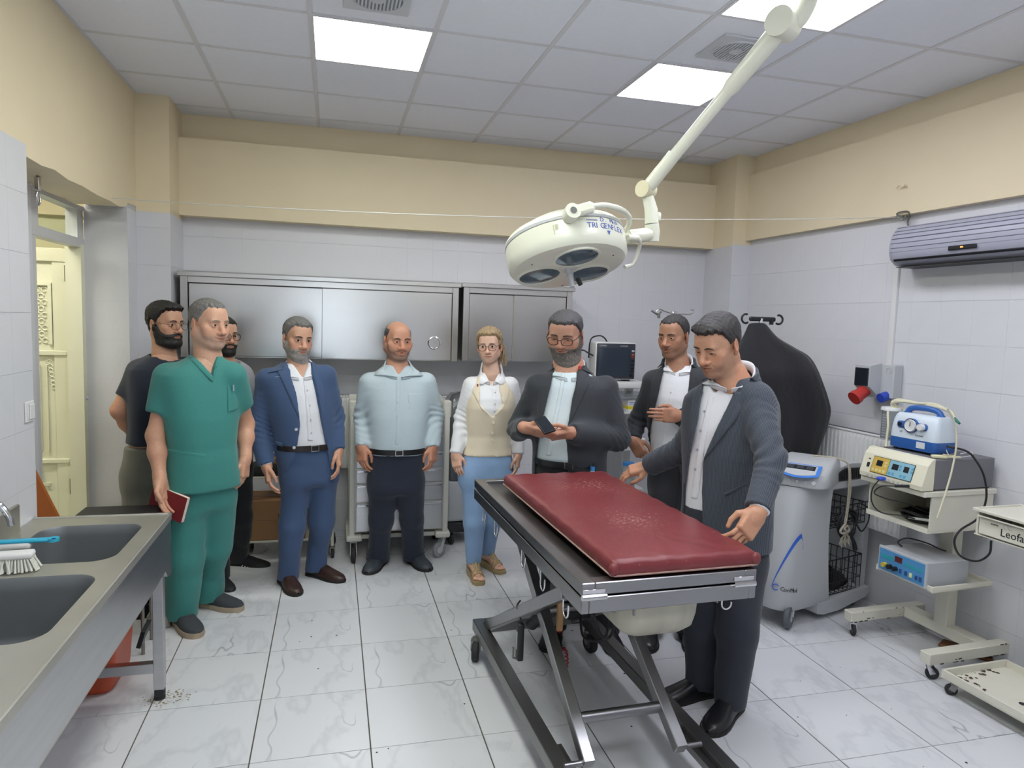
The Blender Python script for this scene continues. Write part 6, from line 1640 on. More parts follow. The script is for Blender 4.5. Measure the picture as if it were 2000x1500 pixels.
def person(cfg):
    Y0 = cfg['Y']
    J = lambda p: at_y(p[0], p[1], Y0+(p[2] if len(p) > 2 else 0))
    root = np.array(at_z(cfg['foot'][0], cfg['foot'][1], 0)) if 'foot' in cfg else np.array([J(cfg['neck_px'])[0], Y0, 0]); root[2] = 0
    t = thing('person', cfg['label'], 'person', tuple(root))
    h = cfg.get('res', .0092)
    yaw = cfg['yaw']; nb = J(cfg['neck_px'])
    fv = np.array([math.sin(yaw), -math.cos(yaw), 0]); lv_ = np.array([math.cos(yaw), math.sin(yaw), 0])
    def JP(p):
        """pixel and forward offset from the plane of the shoulders, or an absolute depth as fourth value"""
        if len(p) > 3: return at_y(p[0], p[1], p[3])
        d = _ray(p[0], p[1]); f = p[2] if len(p) > 2 else 0
        return _O+d*((np.dot(nb-_O, fv)+f)/np.dot(d, fv))
    shR, shL, elR, elL, wrR, wrL = [JP(cfg[k]) for k in ('shR', 'shL', 'elR', 'elL', 'wrR', 'wrL')]
    crotch = J(cfg['crotch']); hd = J(cfg['head_px']); zs = (shR[2]+shL[2])/2; zc = crotch[2]; b = cfg.get('bulk', 1.0); belly = cfg.get('belly', .0)
    shc = (shR+shL)/2; sdrop = cfg.get('sdrop', .030); jR, jL = shR-np.array([0, 0, sdrop])+lv_*.022, shL-np.array([0, 0, sdrop])-lv_*.022
    sw = cfg.get('sw', float(abs(np.dot(shL-shR, lv_)))/2)
    hipc = np.array([crotch[0], crotch[1], 0]); upc = np.array([shc[0], shc[1], 0])
    T_ = zs-zc
    fem = cfg.get('fem', 0)
    prof = cfg.get('prof') or [(-.08, .86+.05*fem, .105, .12), (.06, .90+.06*fem, .112, .135), (.20, .90, .112+belly*.5, .115), (.36, .88-.14*fem, .108+belly, .098), (.50, .90-.13*fem, .112+belly*.9, .104), (.66, .95-.06*fem, .124+belly*.4+.012*fem, .112), (.82, .98, .122, .115), (.92, .98, .106, .108), (.98, .93, .094, .10), (1.02, .80, .084, .090), (1.06, .58, .074, .080), (1.10, .38, .063, .067), (1.13, .27, .054, .057)]
    lean = cfg.get('lean', 0.0)
    st = []
    for tt, w, df, db in prof:
        k = min(max(tt, 0), 1.0); c = hipc*(1-k)+upc*k+fv*lean*math.sin(math.pi*min(1, max(0, tt)))
        if tt > 1: c = upc*(1-(tt-1)*6)+np.array([nb[0], nb[1], 0])*((tt-1)*6)
        st.append((zc+T_*tt, c[0], c[1], w*sw*.97, df*b, db*b))
    T = Torso(st, yaw)
    size = cfg.get('size', 1.08)*b**.5
    body = []
    # ---- head
    hp, local, HF, HD = head(cfg, t, root, hd, nb-np.array([0, 0, .05])); body += hp
    # ---- hands and arms
    bare = cfg.get('bare', False)
    for side, (sh, el, wr) in ((-1, (jR, elR, wrR)), (1, (jL, elL, wrL))):
        hk = cfg['handR' if side < 0 else 'handL']
        if hk is None: continue
        arm = [sh, el, np.array(list(T.at(sh[2]-.02)[:2])+[sh[2]-.02])]; ath = 1.0 if bare else .82
        d = np.array(hk['d']); 
        body.append(hand(side, wr, d, hk['n'], hk.get('sc', 1.08)*cfg.get('handsc', 1.0), hk.get('curl', .45), cfg, el, arm, hk.get('spread', .08), hk.get('thumb', .45), hk.get('h', .0040), cfg.get('handtone'), ath))
    # ---- trunk and legs under the clothes
    lo = np.array([T.st[:, 1].min()-sw*1.2, T.st[:, 2].min()-.3, zc+.04]); hi = np.array([T.st[:, 1].max()+sw*1.2, T.st[:, 2].max()+.3, st[-1][0]])
    F = Field(lo, hi, .014); F.D = np.maximum(T.dist(*F.P(), off=-.014 if not cfg.get('jacket') else -.02), F.P()[2]-(st[-1][0]-.01)).astype(F32)
    v, f = nets(F.D, F.lo, .014); body.append((v, f, np.tile(np.array(lin(cfg['skin'])[:3]), (len(v), 1))))
    ft = cfg['feet']; legs = []
    for side in (-1, 1):
        k = 'R' if side < 0 else 'L'; fx, fy, fyaw = ft[k]; heel = np.array(at_z(fx, fy, 0)); heel[2] = 0; fd = np.array([math.sin(fyaw), -math.cos(fyaw), 0])
        ank = heel+fd*.045+np.array([0, 0, .09]); hip = np.array([crotch[0], crotch[1], zc+.06])+lv_*side*sw*.42
        knee = (hip*.47+ank*.53)+fv*cfg.get('kneef', .025)+np.array(cfg.get('knee'+k, (0, 0, 0))); legs.append((hip, knee, ank, heel, fd, fyaw, side))
        if cfg.get('sandals'):
            F = Field(np.minimum(ank, heel)-np.array([.14, .30, .02]), np.maximum(ank, heel)+np.array([.14, .30, .16]), .0035)
            F.cone(ank+np.array([0, 0, .13]), ank+np.array([0, 0, .02]), .036, .032); F.cone(ank, heel+fd*.02+np.array([0, 0, .075]), .033, .03, .02); F.cone(ank, heel+fd*.17+np.array([0, 0, .045]), .036, .026, .03); F.cone(heel+fd*.15+lv_*.012+np.array([0, 0, .042]), heel+fd*.15-lv_*.012+np.array([0, 0, .042]), .022, .022, .02)
            for q in range(5):
                o = lv_*(-.028+.014*q)*(1 if side > 0 else 1); big = (q == 0 and side > 0) or (q == 4 and side < 0)
                F.cone(heel+fd*.175+o+np.array([0, 0, .038]), heel+fd*(.215-.006*abs(q-(1 if side > 0 else 3)))+o*1.08+np.array([0, 0, .032]), .0095, .0105 if big else .008, .004)
            v, f = nets(F.D, F.lo, .0035); body.append((v, f, np.tile(np.array(lin(cfg['skin'])[:3])*np.array((1.05, .95, .92)), (len(v), 1))))
    off = 0; vs, fs, cs = [], [], []
    for v, f, c in body: vs.append(v-root); fs.append(f+off); cs.append(c); off += len(v)
    mesh_from('body', np.concatenate(vs), np.concatenate(fs), M_skin, t, np.concatenate(cs))
    # ---- trousers
    tr = cfg['trousers']; zb = J(cfg['belt_px'])[2] if 'belt_px' in cfg else zc+T_*.30
    pts = [p for l in legs for p in l[:3]]
    F = Field(np.min(pts, 0)-.21, np.max(pts, 0)+.21, h); F0hi = zb
    X, Y, Z = F.P()
    D = smax(T.dist(X, Y, Z, .008), (zc-.035)-Z, .05)
    F.D = D.astype(F32)
    for hip, knee, ank, heel, fd, fyaw, side in legs:
        r0, r1, r2 = tr.get('r', (.098, .072, .062)); hem = ank+np.array([0, 0, tr.get('hem', -.035)])
        F.cone(hip-np.array([0, 0, .02]), knee, r0*b**.5, r1, .05 if side < 0 else .03); F.cone(knee, hem, r1, r2, .03)
        if tr.get('stack'): 
            for q in range(3): F.ell(hem+np.array([0, 0, .02+.035*q])+fd*.012, (r2+.008, r2+.008, .014), .012)
    hemz = min(l[2][2] for l in legs)+tr.get('hem', -.035)
    wz = wrinkle(X, Y, Z, tr.get('wf', 18), (1, 1, .5), cfg.get('seed', 1)); amp = tr.get('amp', .0035)*(.5+.9*sstep(zc+.05, zc-.3, Z)+.8*sstep(hemz+.35, hemz+.05, Z))
    F.D = F.D+(1.5*amp*(.6*wz+1.1*(.45-np.abs(wrinkle(X, Y, Z, tr.get('wf', 18)*.6, (1, 1, .6), cfg.get('seed', 1)+3))))).astype(F32)
    D = smax(F.D, Z-zb, .004)
    for hip, knee, ank, heel, fd, fyaw, side in legs:      # cut each hem level with its own ankle
        pass
    D = np.maximum(D, (hemz-.0)-Z)
    v, f = nets(D.astype(F32), F.lo, h); mesh_from('trousers', v-root, f, tr['m'], t, label=tr.get('label'))
    for hip, knee, ank, heel, fd, fyaw, side in legs:
        sh_ = cfg['shoes']
        if cfg.get('sandals'):
            s_ = MB(); s_.M = Matrix.Translation(Vector(heel-root)) @ Matrix.Rotation(fyaw, 4, 'Z')
            sol = [(.030, .03), (.036, -.03), (.034, -.09), (.042, -.15), (.042, -.20), (.025, -.235)]
            ring = lambda e, zf_: [(x+e, y, zf_(y)) for x, y in sol]+[(-x-e, y, zf_(y)) for x, y in sol[::-1]]
            top_ = lambda y: np.interp(-y, [-.03, .05, .15, .24], [.062, .055, .026, .022])
            s_.grid([ring(.002, lambda y: 0.0), ring(.003, lambda y: top_(y)*.5), ring(.002, top_)], closed=True); vs_ = list(s_.bm.verts); s_.bm.faces.new(vs_[:12]); s_.bm.faces.new(vs_[-12:])
            so = s_.build('sandal', sh_['m'], t, smooth=40)
            stp = MB(); stp.M = Matrix.Translation(Vector(heel-root)) @ Matrix.Rotation(fyaw, 4, 'Z')
            for (yy, ww, zz, hh) in ((-.175, .043, .034, .036), (-.150, .043, .038, .046), (-.045, .038, .12, .02), (.0, .037, .125, .0)):
                stp.tube([(-ww, yy+.01, zz), (-ww*.6, yy, zz+hh*.7), (0, yy-.006, zz+hh), (ww*.6, yy, zz+hh*.7), (ww, yy+.01, zz)], .0075, 6)
            stp.tube([(0, -.18, .066), (0, -.13, .09), (0, -.08, .13), (0, -.055, .145)], .011, 6).tube([(.012, -.16, .07), (.02, -.10, .105), (.024, -.05, .13)], .006, 6).tube([(-.012, -.16, .07), (-.02, -.10, .105), (-.024, -.05, .13)], .006, 6)
            stp.build('strap', sh_['m'], so, smooth=60)
        else: shoe(t, heel-fd*.0, fyaw, sh_.get('L', .30), sh_['m'], sh_['sole'], root, sh_.get('w', .050), sh_.get('h', .078), 'shoe', sh_.get('style', 'leather'), sh_.get('soleh', .018))
    # ---- shirt / top
    def upper(name, spec, off, sleeve, rs, hem_z, cuts=(), amp=.003, res=h, wf=16, tuck=0.0, extra=None, seed=0):
        pts = [shR, shL, elR, elL, T.pt(0, zc+.1), T.pt(math.pi, zc+.1), T.pt(1.57, zc+.1), T.pt(-1.57, zc+.1), nb]
        if sleeve > 1: pts += [wrR, wrL]
        lo = np.min(pts, 0)-.14; hi = np.max(pts, 0)+.14; lo[2] = min(hem_z-.02, lo[2]+.0 if sleeve > 1 else hem_z-.02); hi[2] = max(nb[2]+.09, zs+.12)
        F = Field(lo, hi, res); X, Y, Z = F.P()
        D = T.dist(X, Y, Z, off+(spec.get('flare', 0)*np.clip((zc+T_*.45-Z)/T_, 0, .6)))
        D = smax(D, Z-(st[-1][0]-.01), .01); D = smax(D, hem_z-Z, .004)
        U, V, w, df, db = T.uv(X, Y, Z)
        for poly in cuts: D = np.where(V > -.02, smax(D, -poly_sd(poly, U, Z), .002), D)
        F.D = D.astype(F32)
        for side, sh, el, wr in ((-1, jR, elR, wrR), (1, jL, elL, wrL)):
            if sleeve == 0: continue
            S_ = Field(lo, hi, res); e2 = el if sleeve >= 1 else sh+(el-sh)*sleeve
            S_.cone(sh, e2, rs[0], rs[0]+(rs[1]-rs[0])*min(1, max(.3, sleeve)), .035)
            if spec.get('pad'): S_.ell(sh+np.array([0, 0, .020])+lv_*side*.004, (.066, .070, .058), .04)
            if sleeve > 1:
                w2 = wr+(el-wr)*spec.get('cuff', .06); S_.cone(e2, w2+(w2-e2)*.12, rs[1], rs[2], .02); a_, d_ = w2, unit(wr-el)
            else: a_, d_ = e2, unit(el-sh)
            S_.D = smax(S_.D, (X-a_[0])*d_[0]+(Y-a_[1])*d_[1]+(Z-a_[2])*d_[2], .003)
            F.D = smin(F.D, S_.D, spec.get('blend', .05)).astype(F32)
        w_ = wrinkle(X, Y, Z, wf, spec.get('wst', (1, 1, .55)), cfg.get('seed', 1)+seed)
        ns = 1.7*amp*(.5*w_+1.3*(.45-np.abs(wrinkle(X, Y, Z, wf*.55, (1, 1, .35), cfg.get('seed', 1)+seed+2))))
        for side, sh, el, wr in ((-1, jR, elR, wrR), (1, jL, elL, wrL)):      # creases gather at the elbows and armpits
            if sleeve > 1:
                for c, rr, a_ in ((el, .16, .006), (sh+(el-sh)*.35, .12, .003), (wr, .10, .003)):
                    r2 = (X-c[0])**2+(Y-c[1])**2+(Z-c[2])**2; ax_ = unit(wr-sh); s_ = (X-c[0])*ax_[0]+(Y-c[1])*ax_[1]+(Z-c[2])*ax_[2]
                    ns = ns+a_*spec.get('crease', 1)*np.exp(-r2/(rr*rr*.5))*np.sin(s_*150+8*np.sin(X*14+Z*9+side)+Y*20)
        D = F.D+ns.astype(F32)
        if spec.get('crew') is not None:
            c = nb+np.array([0, 0, spec['crew']])+fv*.025; D = smax(D, -(np.sqrt(((X-c[0])/.092)**2+((Y-c[1])/.092)**2+((Z-c[2])/.075)**2)-1)*.08, .004)
        v, f = nets(D.astype(F32), F.lo, res); v = relax(v, f, 1, .35)
        return mesh_from(name, v-root, f, spec['m'], t, label=spec.get('label')), F
    PX = lambda pl, ex=0.0: [T.pix(p[0], p[1], ex) for p in pl]
    def collar(name, m, rx, ry, z0, hgt, leaf, gap, drop, res=48, tip=.02, fwd=.012, open_=0.0, off=.012, ow=.010, swing=.70):
        """stand and fall round the neck, dropping to the chest in front; gap = half-angle left open"""
        rows = [[], [], [], [], []]
        def place(a, z, o_):
            fr = (1-math.cos(a))/2; d = lv_*math.sin(a)*rx*(1+open_*fr)-fv*math.cos(a)*ry; p = np.array([nb[0], nb[1], 0])+fv*fwd*fr+d
            o = d/np.linalg.norm(d); 
            if z < T.st[-1, 0]:
                q = T.pt(math.pi-a if a >= 0 else -math.pi-a, z, off); c = np.array(list(T.at(z)[:2])+[0])
                if np.linalg.norm((q-c)[:2]) > np.linalg.norm((p-c)[:2]): p = q
            p = p+o*o_; p[2] = z; return p
        for k in range(res+1):
            a = (-math.pi+gap)+(2*math.pi-2*gap)*k/res      # 0 at the back
            fr = (1-math.cos(a))/2; tipf = max(0, fr-.55)/.45
            zt_ = z0+hgt-drop*fr**1.35; e = leaf+tip*tipf**1.2
            sg = 1 if a > 0 else -1; e = leaf*(1-1.35*tipf**1.5); am, aw = a-sg*swing*.45*tipf, a-sg*swing*tipf
            rows[0].append(place(a, zt_-hgt*(1-.5*tipf), -.002)); rows[1].append(place(a, zt_, .0)); rows[2].append(place(a-sg*.03*tipf, zt_+.002, ow*.5))
            rows[3].append(place(am, zt_-e*.45, ow)); rows[4].append(place(aw, zt_-e-tip*tipf, ow+.002))
        mb = MB(); mb.grid([[Vector(p-root) for p in r] for r in rows]); ob = mb.build(name, m, t, smooth=60)
        md = ob.modifiers.new('thickness', 'SOLIDIFY'); md.thickness = .0028; md.offset = 1; return ob
    sp = cfg['shirt']
    hem = J(sp['hem_px'])[2] if 'hem_px' in sp else zb-.01
    so_, SF = upper('shirt' if not sp.get('name') else sp['name'], sp, sp.get('off', .008), sp.get('sleeve', 1.5), sp.get('rs', (.060, .050, .040)), hem, [PX(c) for c in sp.get('cuts', [])], sp.get('amp', .003), wf=sp.get('wf', 16))
    for q in sp.get('polys', []):       # pockets, plackets, bands: thin cloth laid on the front
        overlay(q['name'], T, PX(q['px']), sp.get('off', .008)+q.get('lift', .003), q.get('m', sp['m']), t, root, cfg, h*.8)
    if 'collar' in sp:
        c = sp['collar']; collar('collar', sp['m'], c.get('rx', .078), c.get('ry', .074), nb[2]+c.get('z', .022), c.get('h', .034), c.get('leaf', .046), c.get('gap', .12), c.get('drop', .120), tip=c.get('tip', .006), open_=c.get('open', .1), off=sp.get('off', .008)+.004, ow=.006 if cfg.get('jacket') else .010, swing=c.get('swing', .55 if cfg.get('jacket') else .70))
    for i, (bx, by) in enumerate(sp.get('buttons', [])):
        u, z = T.pix(bx, by); cx, cy, w, df, db = T.at(z); q = math.atan2(u, df); p = T.pt(q, z, sp.get('off', .008)+.003)-root
        MB().lathe([(0, .003), (.005, .003), (.0058, 0)], p, (fv[0], fv[1], 0), 12).build('button', sp.get('bm', M_gplas), t, smooth=40)
    # ---- belt
    if 'belt' in cfg:
        n = 60; rr = []
        for e, z in ((.010, zb-.018), (.021, zb-.018), (.021, zb+.018), (.010, zb+.018)): rr.append([T.pt(2*math.pi*k/n, z, e)-root for k in range(n)])
        rr.append(rr[0]); bl = MB().grid(rr, closed=True).build('belt', cfg['belt'], t, smooth=60)
        q = cfg.get('buckle', 0.0); p = T.pt(q, zb, .023)-root; dd = fv*math.cos(q)+lv_*math.sin(q); sd = np.cross((0, 0, 1), dd)
        mb = MB(); mb.M = plane_M(p, sd, (0, 0, 1)); 
        for lo_, hi_ in (((-.026, -.020, -.002), (.026, -.015, .004)), ((-.026, .015, -.002), (.026, .020, .004)), ((-.026, -.015, -.002), (-.021, .015, .004)), ((.021, -.015, -.002), (.026, .015, .004))): mb.box(lo_, hi_, .001)
        mb.build('buckle', M_chrome, bl)
    # ---- jacket or waistcoat
    if cfg.get('jacket'):
        jk = cfg['jacket']; jo = jk.get('off', .024)
        hz = J(jk['hem_px'])[2]
        upper(jk.get('name', 'jacket'), jk, jo, jk.get('sleeve', 1.5), jk.get('rs', (.072, .062, .050)), hz, [PX(jk['open'], jo)], jk.get('amp', .004), wf=jk.get('wf', 13), seed=3)
        for q in jk.get('polys', []): overlay(q['name'], T, PX(q['px'], jo), jo+q.get('lift', .006), q.get('m', jk['m']), t, root, cfg, h*.75)
        if jk.get('collar', True): collar('jacket_collar', jk['m'], jk.get('crx', .092), jk.get('cry', .088), nb[2]+jk.get('cz', .008), .030, .046, jk.get('cgap', .95), .07, tip=.0, open_=.15, off=jo+.004)
        for bx, by in jk.get('buttons', []):
            u, z = T.pix(bx, by, jo); cx, cy, w, df, db = T.at(z); p = T.pt(math.atan2(u, df), z, jo+.007)-root
            MB().lathe([(0, .004), (.009, .004), (.010, 0)], p, (fv[0], fv[1], 0), 14).build('button', jk.get('bm', M_black), t, smooth=40)
    if cfg.get('after'): cfg['after'](t, root, T, J, locals())
    return t
def overlay(name, T, poly, off, m, t, root, cfg, h):
    """a flat piece of cloth lying on the trunk's front within the outline (u, z)"""
    zz = [p[1] for p in poly]; uu = [p[0] for p in poly]
    cs = [T.pt(math.atan2(u, .12), z, off) for u in (min(uu)-.05, max(uu)+.05, 0) for z in (min(zz), max(zz))]
    lo = np.min(cs, 0)-.06; hi = np.max(cs, 0)+.06; lo[2] = min(zz)-.02; hi[2] = max(zz)+.02
    F = Field(lo, hi, h); X, Y, Z = F.P(); U, V, w, df, db = T.uv(X, Y, Z)
    D = T.dist(X, Y, Z, off); D = np.maximum(D, -(T.dist(X, Y, Z, off-.016))); D = smax(D, poly_sd(poly, U, Z), .003); D = np.where(V > -.01, D, .05)
    v, f = nets(D.astype(F32), F.lo, h)
    if len(v): v = relax(v, f, 1, .4); return mesh_from(name, v-root, f, m, t)
# ------------------------------------------------------------------ the nine people
M_hblack = hair_mat('black_hair', '#161412', '#2a2624', .1); M_hgrey = hair_mat('grey_hair', '#3b3836', '#8f8d8a', .42); M_hsalt = hair_mat('salt_pepper_hair', '#262423', '#77767a', .28)
M_hdark = hair_mat('dark_greying_hair', '#201d1c', '#5d5a5c', .16); M_hblond = hair_mat('blond_hair', '#7d6549', '#c0a983', .42); M_bgrey = hair_mat('grey_beard', '#5d5854', '#b5b0aa', .5); M_bmix = hair_mat('mixed_beard', '#2c2826', '#9b958d', .30); M_brow_dk = hair_mat('dark_brow', '#1c1816', '#322c29', .1); M_brow_br = hair_mat('brown_brow', '#5b4a3a', '#7c6750', .2)
C_scrub = cloth('green_scrubs', '#367f79', .8, .06, .10, 60, 6); C_navy = cloth('navy_jersey', '#1b2230', .9); C_khaki = cloth('khaki_denim', '#67675c', .9, .14); C_greytee = cloth('grey_marl_jersey', '#96979c', .9, .12, vscale=60)
C_blk = cloth('black_trouser_cloth', '#15161a', .85); C_bluesuit = cloth('blue_suiting', '#3a5073', .8, .07, .08, 200, 90); C_white = cloth('white_shirting', '#dcdde2', .75, .03, .08, 90); C_pale = cloth('pale_mint_shirting', '#b4c3ca', .75, .05, .08, 90)
C_jean = cloth('dark_denim', '#1f2636', .9, .16); C_cream = cloth('cream_waistcoat', '#ddd0b8', .8, .04); C_ltblue = cloth('light_blue_cotton', '#88a6cc', .85, .06); C_char = cloth('charcoal_suiting', '#2f3339', .8, .08, .08, 200, 90); C_char2 = cloth('dark_suiting', '#25282e', .8, .08, .08, 200, 90)
def striped_cloth():
    m = bpy.data.materials.new('striped_grey_suiting'); m.use_nodes = True; nt, b = nodes_of(m); N = nt.nodes.new; L = nt.links.new
    tc = N('ShaderNodeTexCoord'); mp = N('ShaderNodeMapping'); mp.inputs['Rotation'].default_value = (0, 0, .9); L(tc.outputs['Object'], mp.inputs[0])
    w = N('ShaderNodeTexWave'); w.inputs['Scale'].default_value = 52; w.inputs['Distortion'].default_value = 1.2; w.inputs['Detail'].default_value = 1; w.inputs['Detail Scale'].default_value = .6; L(mp.outputs[0], w.inputs['Vector'])
    n = N('ShaderNodeTexNoise'); n.inputs['Scale'].default_value = 260; L(tc.outputs['Object'], n.inputs['Vector'])
    mu = N('ShaderNodeMath'); mu.operation = 'MULTIPLY'; L(w.outputs[1], mu.inputs[0]); L(n.outputs[0], mu.inputs[1])
    mx = N('ShaderNodeMix'); mx.data_type = 'RGBA'; mx.inputs[6].default_value = lin('#30353f'); mx.inputs[7].default_value = lin('#5d6672'); L(mu.outputs[0], mx.inputs[0]); L(mx.outputs[2], b.inputs['Base Color']); b.inputs['Roughness'].default_value = .85; b.inputs['Sheen Weight'].default_value = .15
    bp = N('ShaderNodeBump'); bp.inputs['Strength'].default_value = .2; bp.inputs['Distance'].default_value = .004; L(n.outputs[0], bp.inputs['Height']); L(bp.outputs[0], b.inputs['Normal']); return m
C_stripe = striped_cloth(); C_dkgrey = cloth('dark_grey_trousers', '#2b2f38', .88, .12)
M_leather_br = mat('brown_leather', '#3a2722', .38, var=.15, vscale=20); M_leather_bk = mat('black_leather', '#17171a', .32); M_leather_gr = mat('slate_leather', '#3a4048', .5, var=.1, vscale=20); M_mesh = mat('grey_trainer_mesh', '#3b3f44', .85, var=.2, vscale=120, bump=.3, bscale=300)
M_sole_dk = mat('dark_sole', '#1d1b1a', .7); M_sole_tan = mat('tan_sole', '#a39480', .7, var=.15, vscale=30); M_sole_wh = mat('white_sole', '#c9c9c9', .6); M_beltl = mat('dark_belt_leather', '#16171b', .4); M_sandal = mat('gold_beige_leather', '#a8946c', .4, metal=.2)
DOWN = (0, -.08, -1)
PEOPLE = {}
ONLY = globals().get('ONLY')

def badge(t, root, T, J, L):
    u, z = T.pix(458, 757); p = T.pt(math.atan2(u, T.at(z)[3]), z, .022)-root
    n = (T.pt(math.atan2(u, T.at(z)[3]), z, .1)-root)-p; n = n/np.linalg.norm(n); ux = np.cross((0, 0, 1), n)
    mb = MB(); mb.M = plane_M(p, ux, (0, 0, 1)); mb.box((-.028, -.018, -.002), (.028, .018, .003), .002); b = mb.build('name_badge', mat('badge_cyan', '#7fb9c9', .3), t, label='small pale blue name badge')
    mb = MB(); mb.M = plane_M(p, ux, (0, 0, 1)); mb.box((-.03, -.012, .003), (-.018, .018, .004)).lathe([(0, .006), (.012, .005), (.013, 0)], (.012, .036, .0), (0, 0, 1), 14).build('badge_reel', M_gplas, b)
PEOPLE['scrubs'] = dict(label='grey haired man in green scrubs beside the sink holding a red book', foot=(385, 1212), Y=4.12, yaw=0.52, neck_px=(408, 704), head_px=(408, 634), hyaw=0.83, hpitch=.08, hs=1.071,
    shR=(322, 728, -.06), shL=(462, 722, .08), elR=(304, 850, -.03), elL=(480, 828, -.03), wrR=(313, 940, .07), wrL=(479, 898, .06), crotch=(392, 985), belt_px=(392, 925), sw=.195, bulk=1.12, belly=.035,
    handR=dict(d=(.15, -.15, -1), n=(.9, -.45, 0), curl=.40, thumb=.3), handL=dict(d=(-.05, -.15, -1), n=(-1, .3, 0), curl=.5), bare=True, handtone=(1, .92, .88),
    feet=dict(R=(347, 1213, .55), L=(392, 1180, 1.05)), kneeR=(0, 0, 0),
    skin='#cb9f86', hair='#6f6c69', hairm=M_hgrey, hairt=.010, zf=.088, recede=.004, stubble=.35, stubcol='#8d8681', smile=.75, eye=.0032, fat=.004, gaze=(.14, -.03), browm=M_hgrey, brow=.0028, nose=1.08, scalp=.6, neck=.062,
    trousers=dict(m=C_scrub, r=(.116, .098, .092), hem=-.045, amp=.006, wf=15), shoes=dict(m=M_mesh, sole=M_sole_tan, L=.325, w=.054, h=.075, style='trainer', soleh=.03),
    shirt=dict(name='scrub_top', m=C_scrub, off=.018, sleeve=.62, rs=(.078, .072, .06), hem_px=(380, 950), flare=.10, amp=.005, wf=11, cuts=[[(362, 668), (374, 690), (411, 733), (420, 700), (422, 668)]],
        polys=[dict(name='pocket', px=[(322, 879), (398, 884), (398, 944), (322, 938)], lift=.005), dict(name='chest_pocket', px=[(440, 752), (465, 748), (466, 800), (441, 806)], lift=.005), dict(name='neck_band', px=[(362, 690), (372, 686), (412, 732), (413, 748)], lift=.004), dict(name='neck_band', px=[(413, 748), (412, 732), (419, 704), (425, 704)], lift=.004)]), after=badge, seed=2)
PEOPLE['navy'] = dict(label='bearded man in a navy t-shirt and khaki jeans with hands behind his back', Y=4.55, yaw=0.55, foot=(262, 1178), neck_px=(322, 694), head_px=(322, 634), hyaw=1, hpitch=.06, hs=1.026,
    shR=(262, 716, -.05), shL=(368, 716, .12), elR=(233, 802, -.07), elL=(375, 805, -.06), wrR=(272, 862, -.17), wrL=(300, 866, -.18), crotch=(296, 940), belt_px=(298, 868), sw=.178, bulk=1.02, handsc=1.0,
    handR=dict(d=(.8, .1, -.5), n=(.2, -1, .1), curl=.5), handL=dict(d=(-.8, .1, -.5), n=(.2, -1, .1), curl=.5), bare=True,
    feet=dict(R=(262, 1178, .4), L=(298, 1172, .8)), skin='#bf9278', hair='#141211', hairm=M_hblack, hairt=.017, hairn=.003, quiff=.008, zf=.086, beardt=.013, beardm=M_hblack, stubble=.75, stubcol='#1c1816', glasses='thin', glassm=mat('thin_metal_frame', '#3a3a40', .3, metal=.7), eye=.0036, gaze=(.1, 0), brow=.0040, nose=1.05, neck=.058,
    trousers=dict(m=C_khaki, r=(.088, .076, .068), hem=-.02, amp=.005), shoes=dict(m=M_leather_bk, sole=M_sole_dk), shirt=dict(name='tshirt', m=C_navy, off=.012, sleeve=.68, rs=(.070, .060, .05), hem_px=(290, 866), amp=.005, crew=.012, flare=.04), seed=5)
PEOPLE['hidden'] = dict(label='man in a grey t-shirt and black trousers half hidden behind the scrubs man', Y=4.72, yaw=0.35, foot=(455, 1125), neck_px=(440, 703), head_px=(437, 656), hyaw=0.6, hpitch=.05, hs=0.954, hres=.0032,
    shR=(400, 722), shL=(478, 722), elR=(392, 806), elL=(487, 806), wrR=(405, 868, .07), wrL=(484, 872, .07), crotch=(446, 930), belt_px=(446, 880), sw=.165, bulk=.9,
    handR=dict(d=DOWN, n=(1, 0, 0), curl=.5), handL=dict(d=DOWN, n=(-1, 0, 0), curl=.5), bare=True, feet=dict(R=(418, 1140, .55), L=(455, 1108, 1.25)),
    skin='#c0957c', hair='#1a1715', hairm=M_hblack, hairt=.010, beardt=.008, beardm=M_hblack, stubble=.7, stubcol='#1c1816', glasses='thick', eye=.0045, brow=.004,
    trousers=dict(m=C_blk, r=(.092, .078, .066), hem=-.04, amp=.006), shoes=dict(m=mat('black_trainer', '#17181b', .7), sole=M_sole_wh, L=.30, style='striped', soleh=.024), shirt=dict(name='tshirt', m=C_greytee, off=.012, sleeve=.62, rs=(.062, .054, .05), hem_px=(446, 898), amp=.004, crew=.012), seed=8)
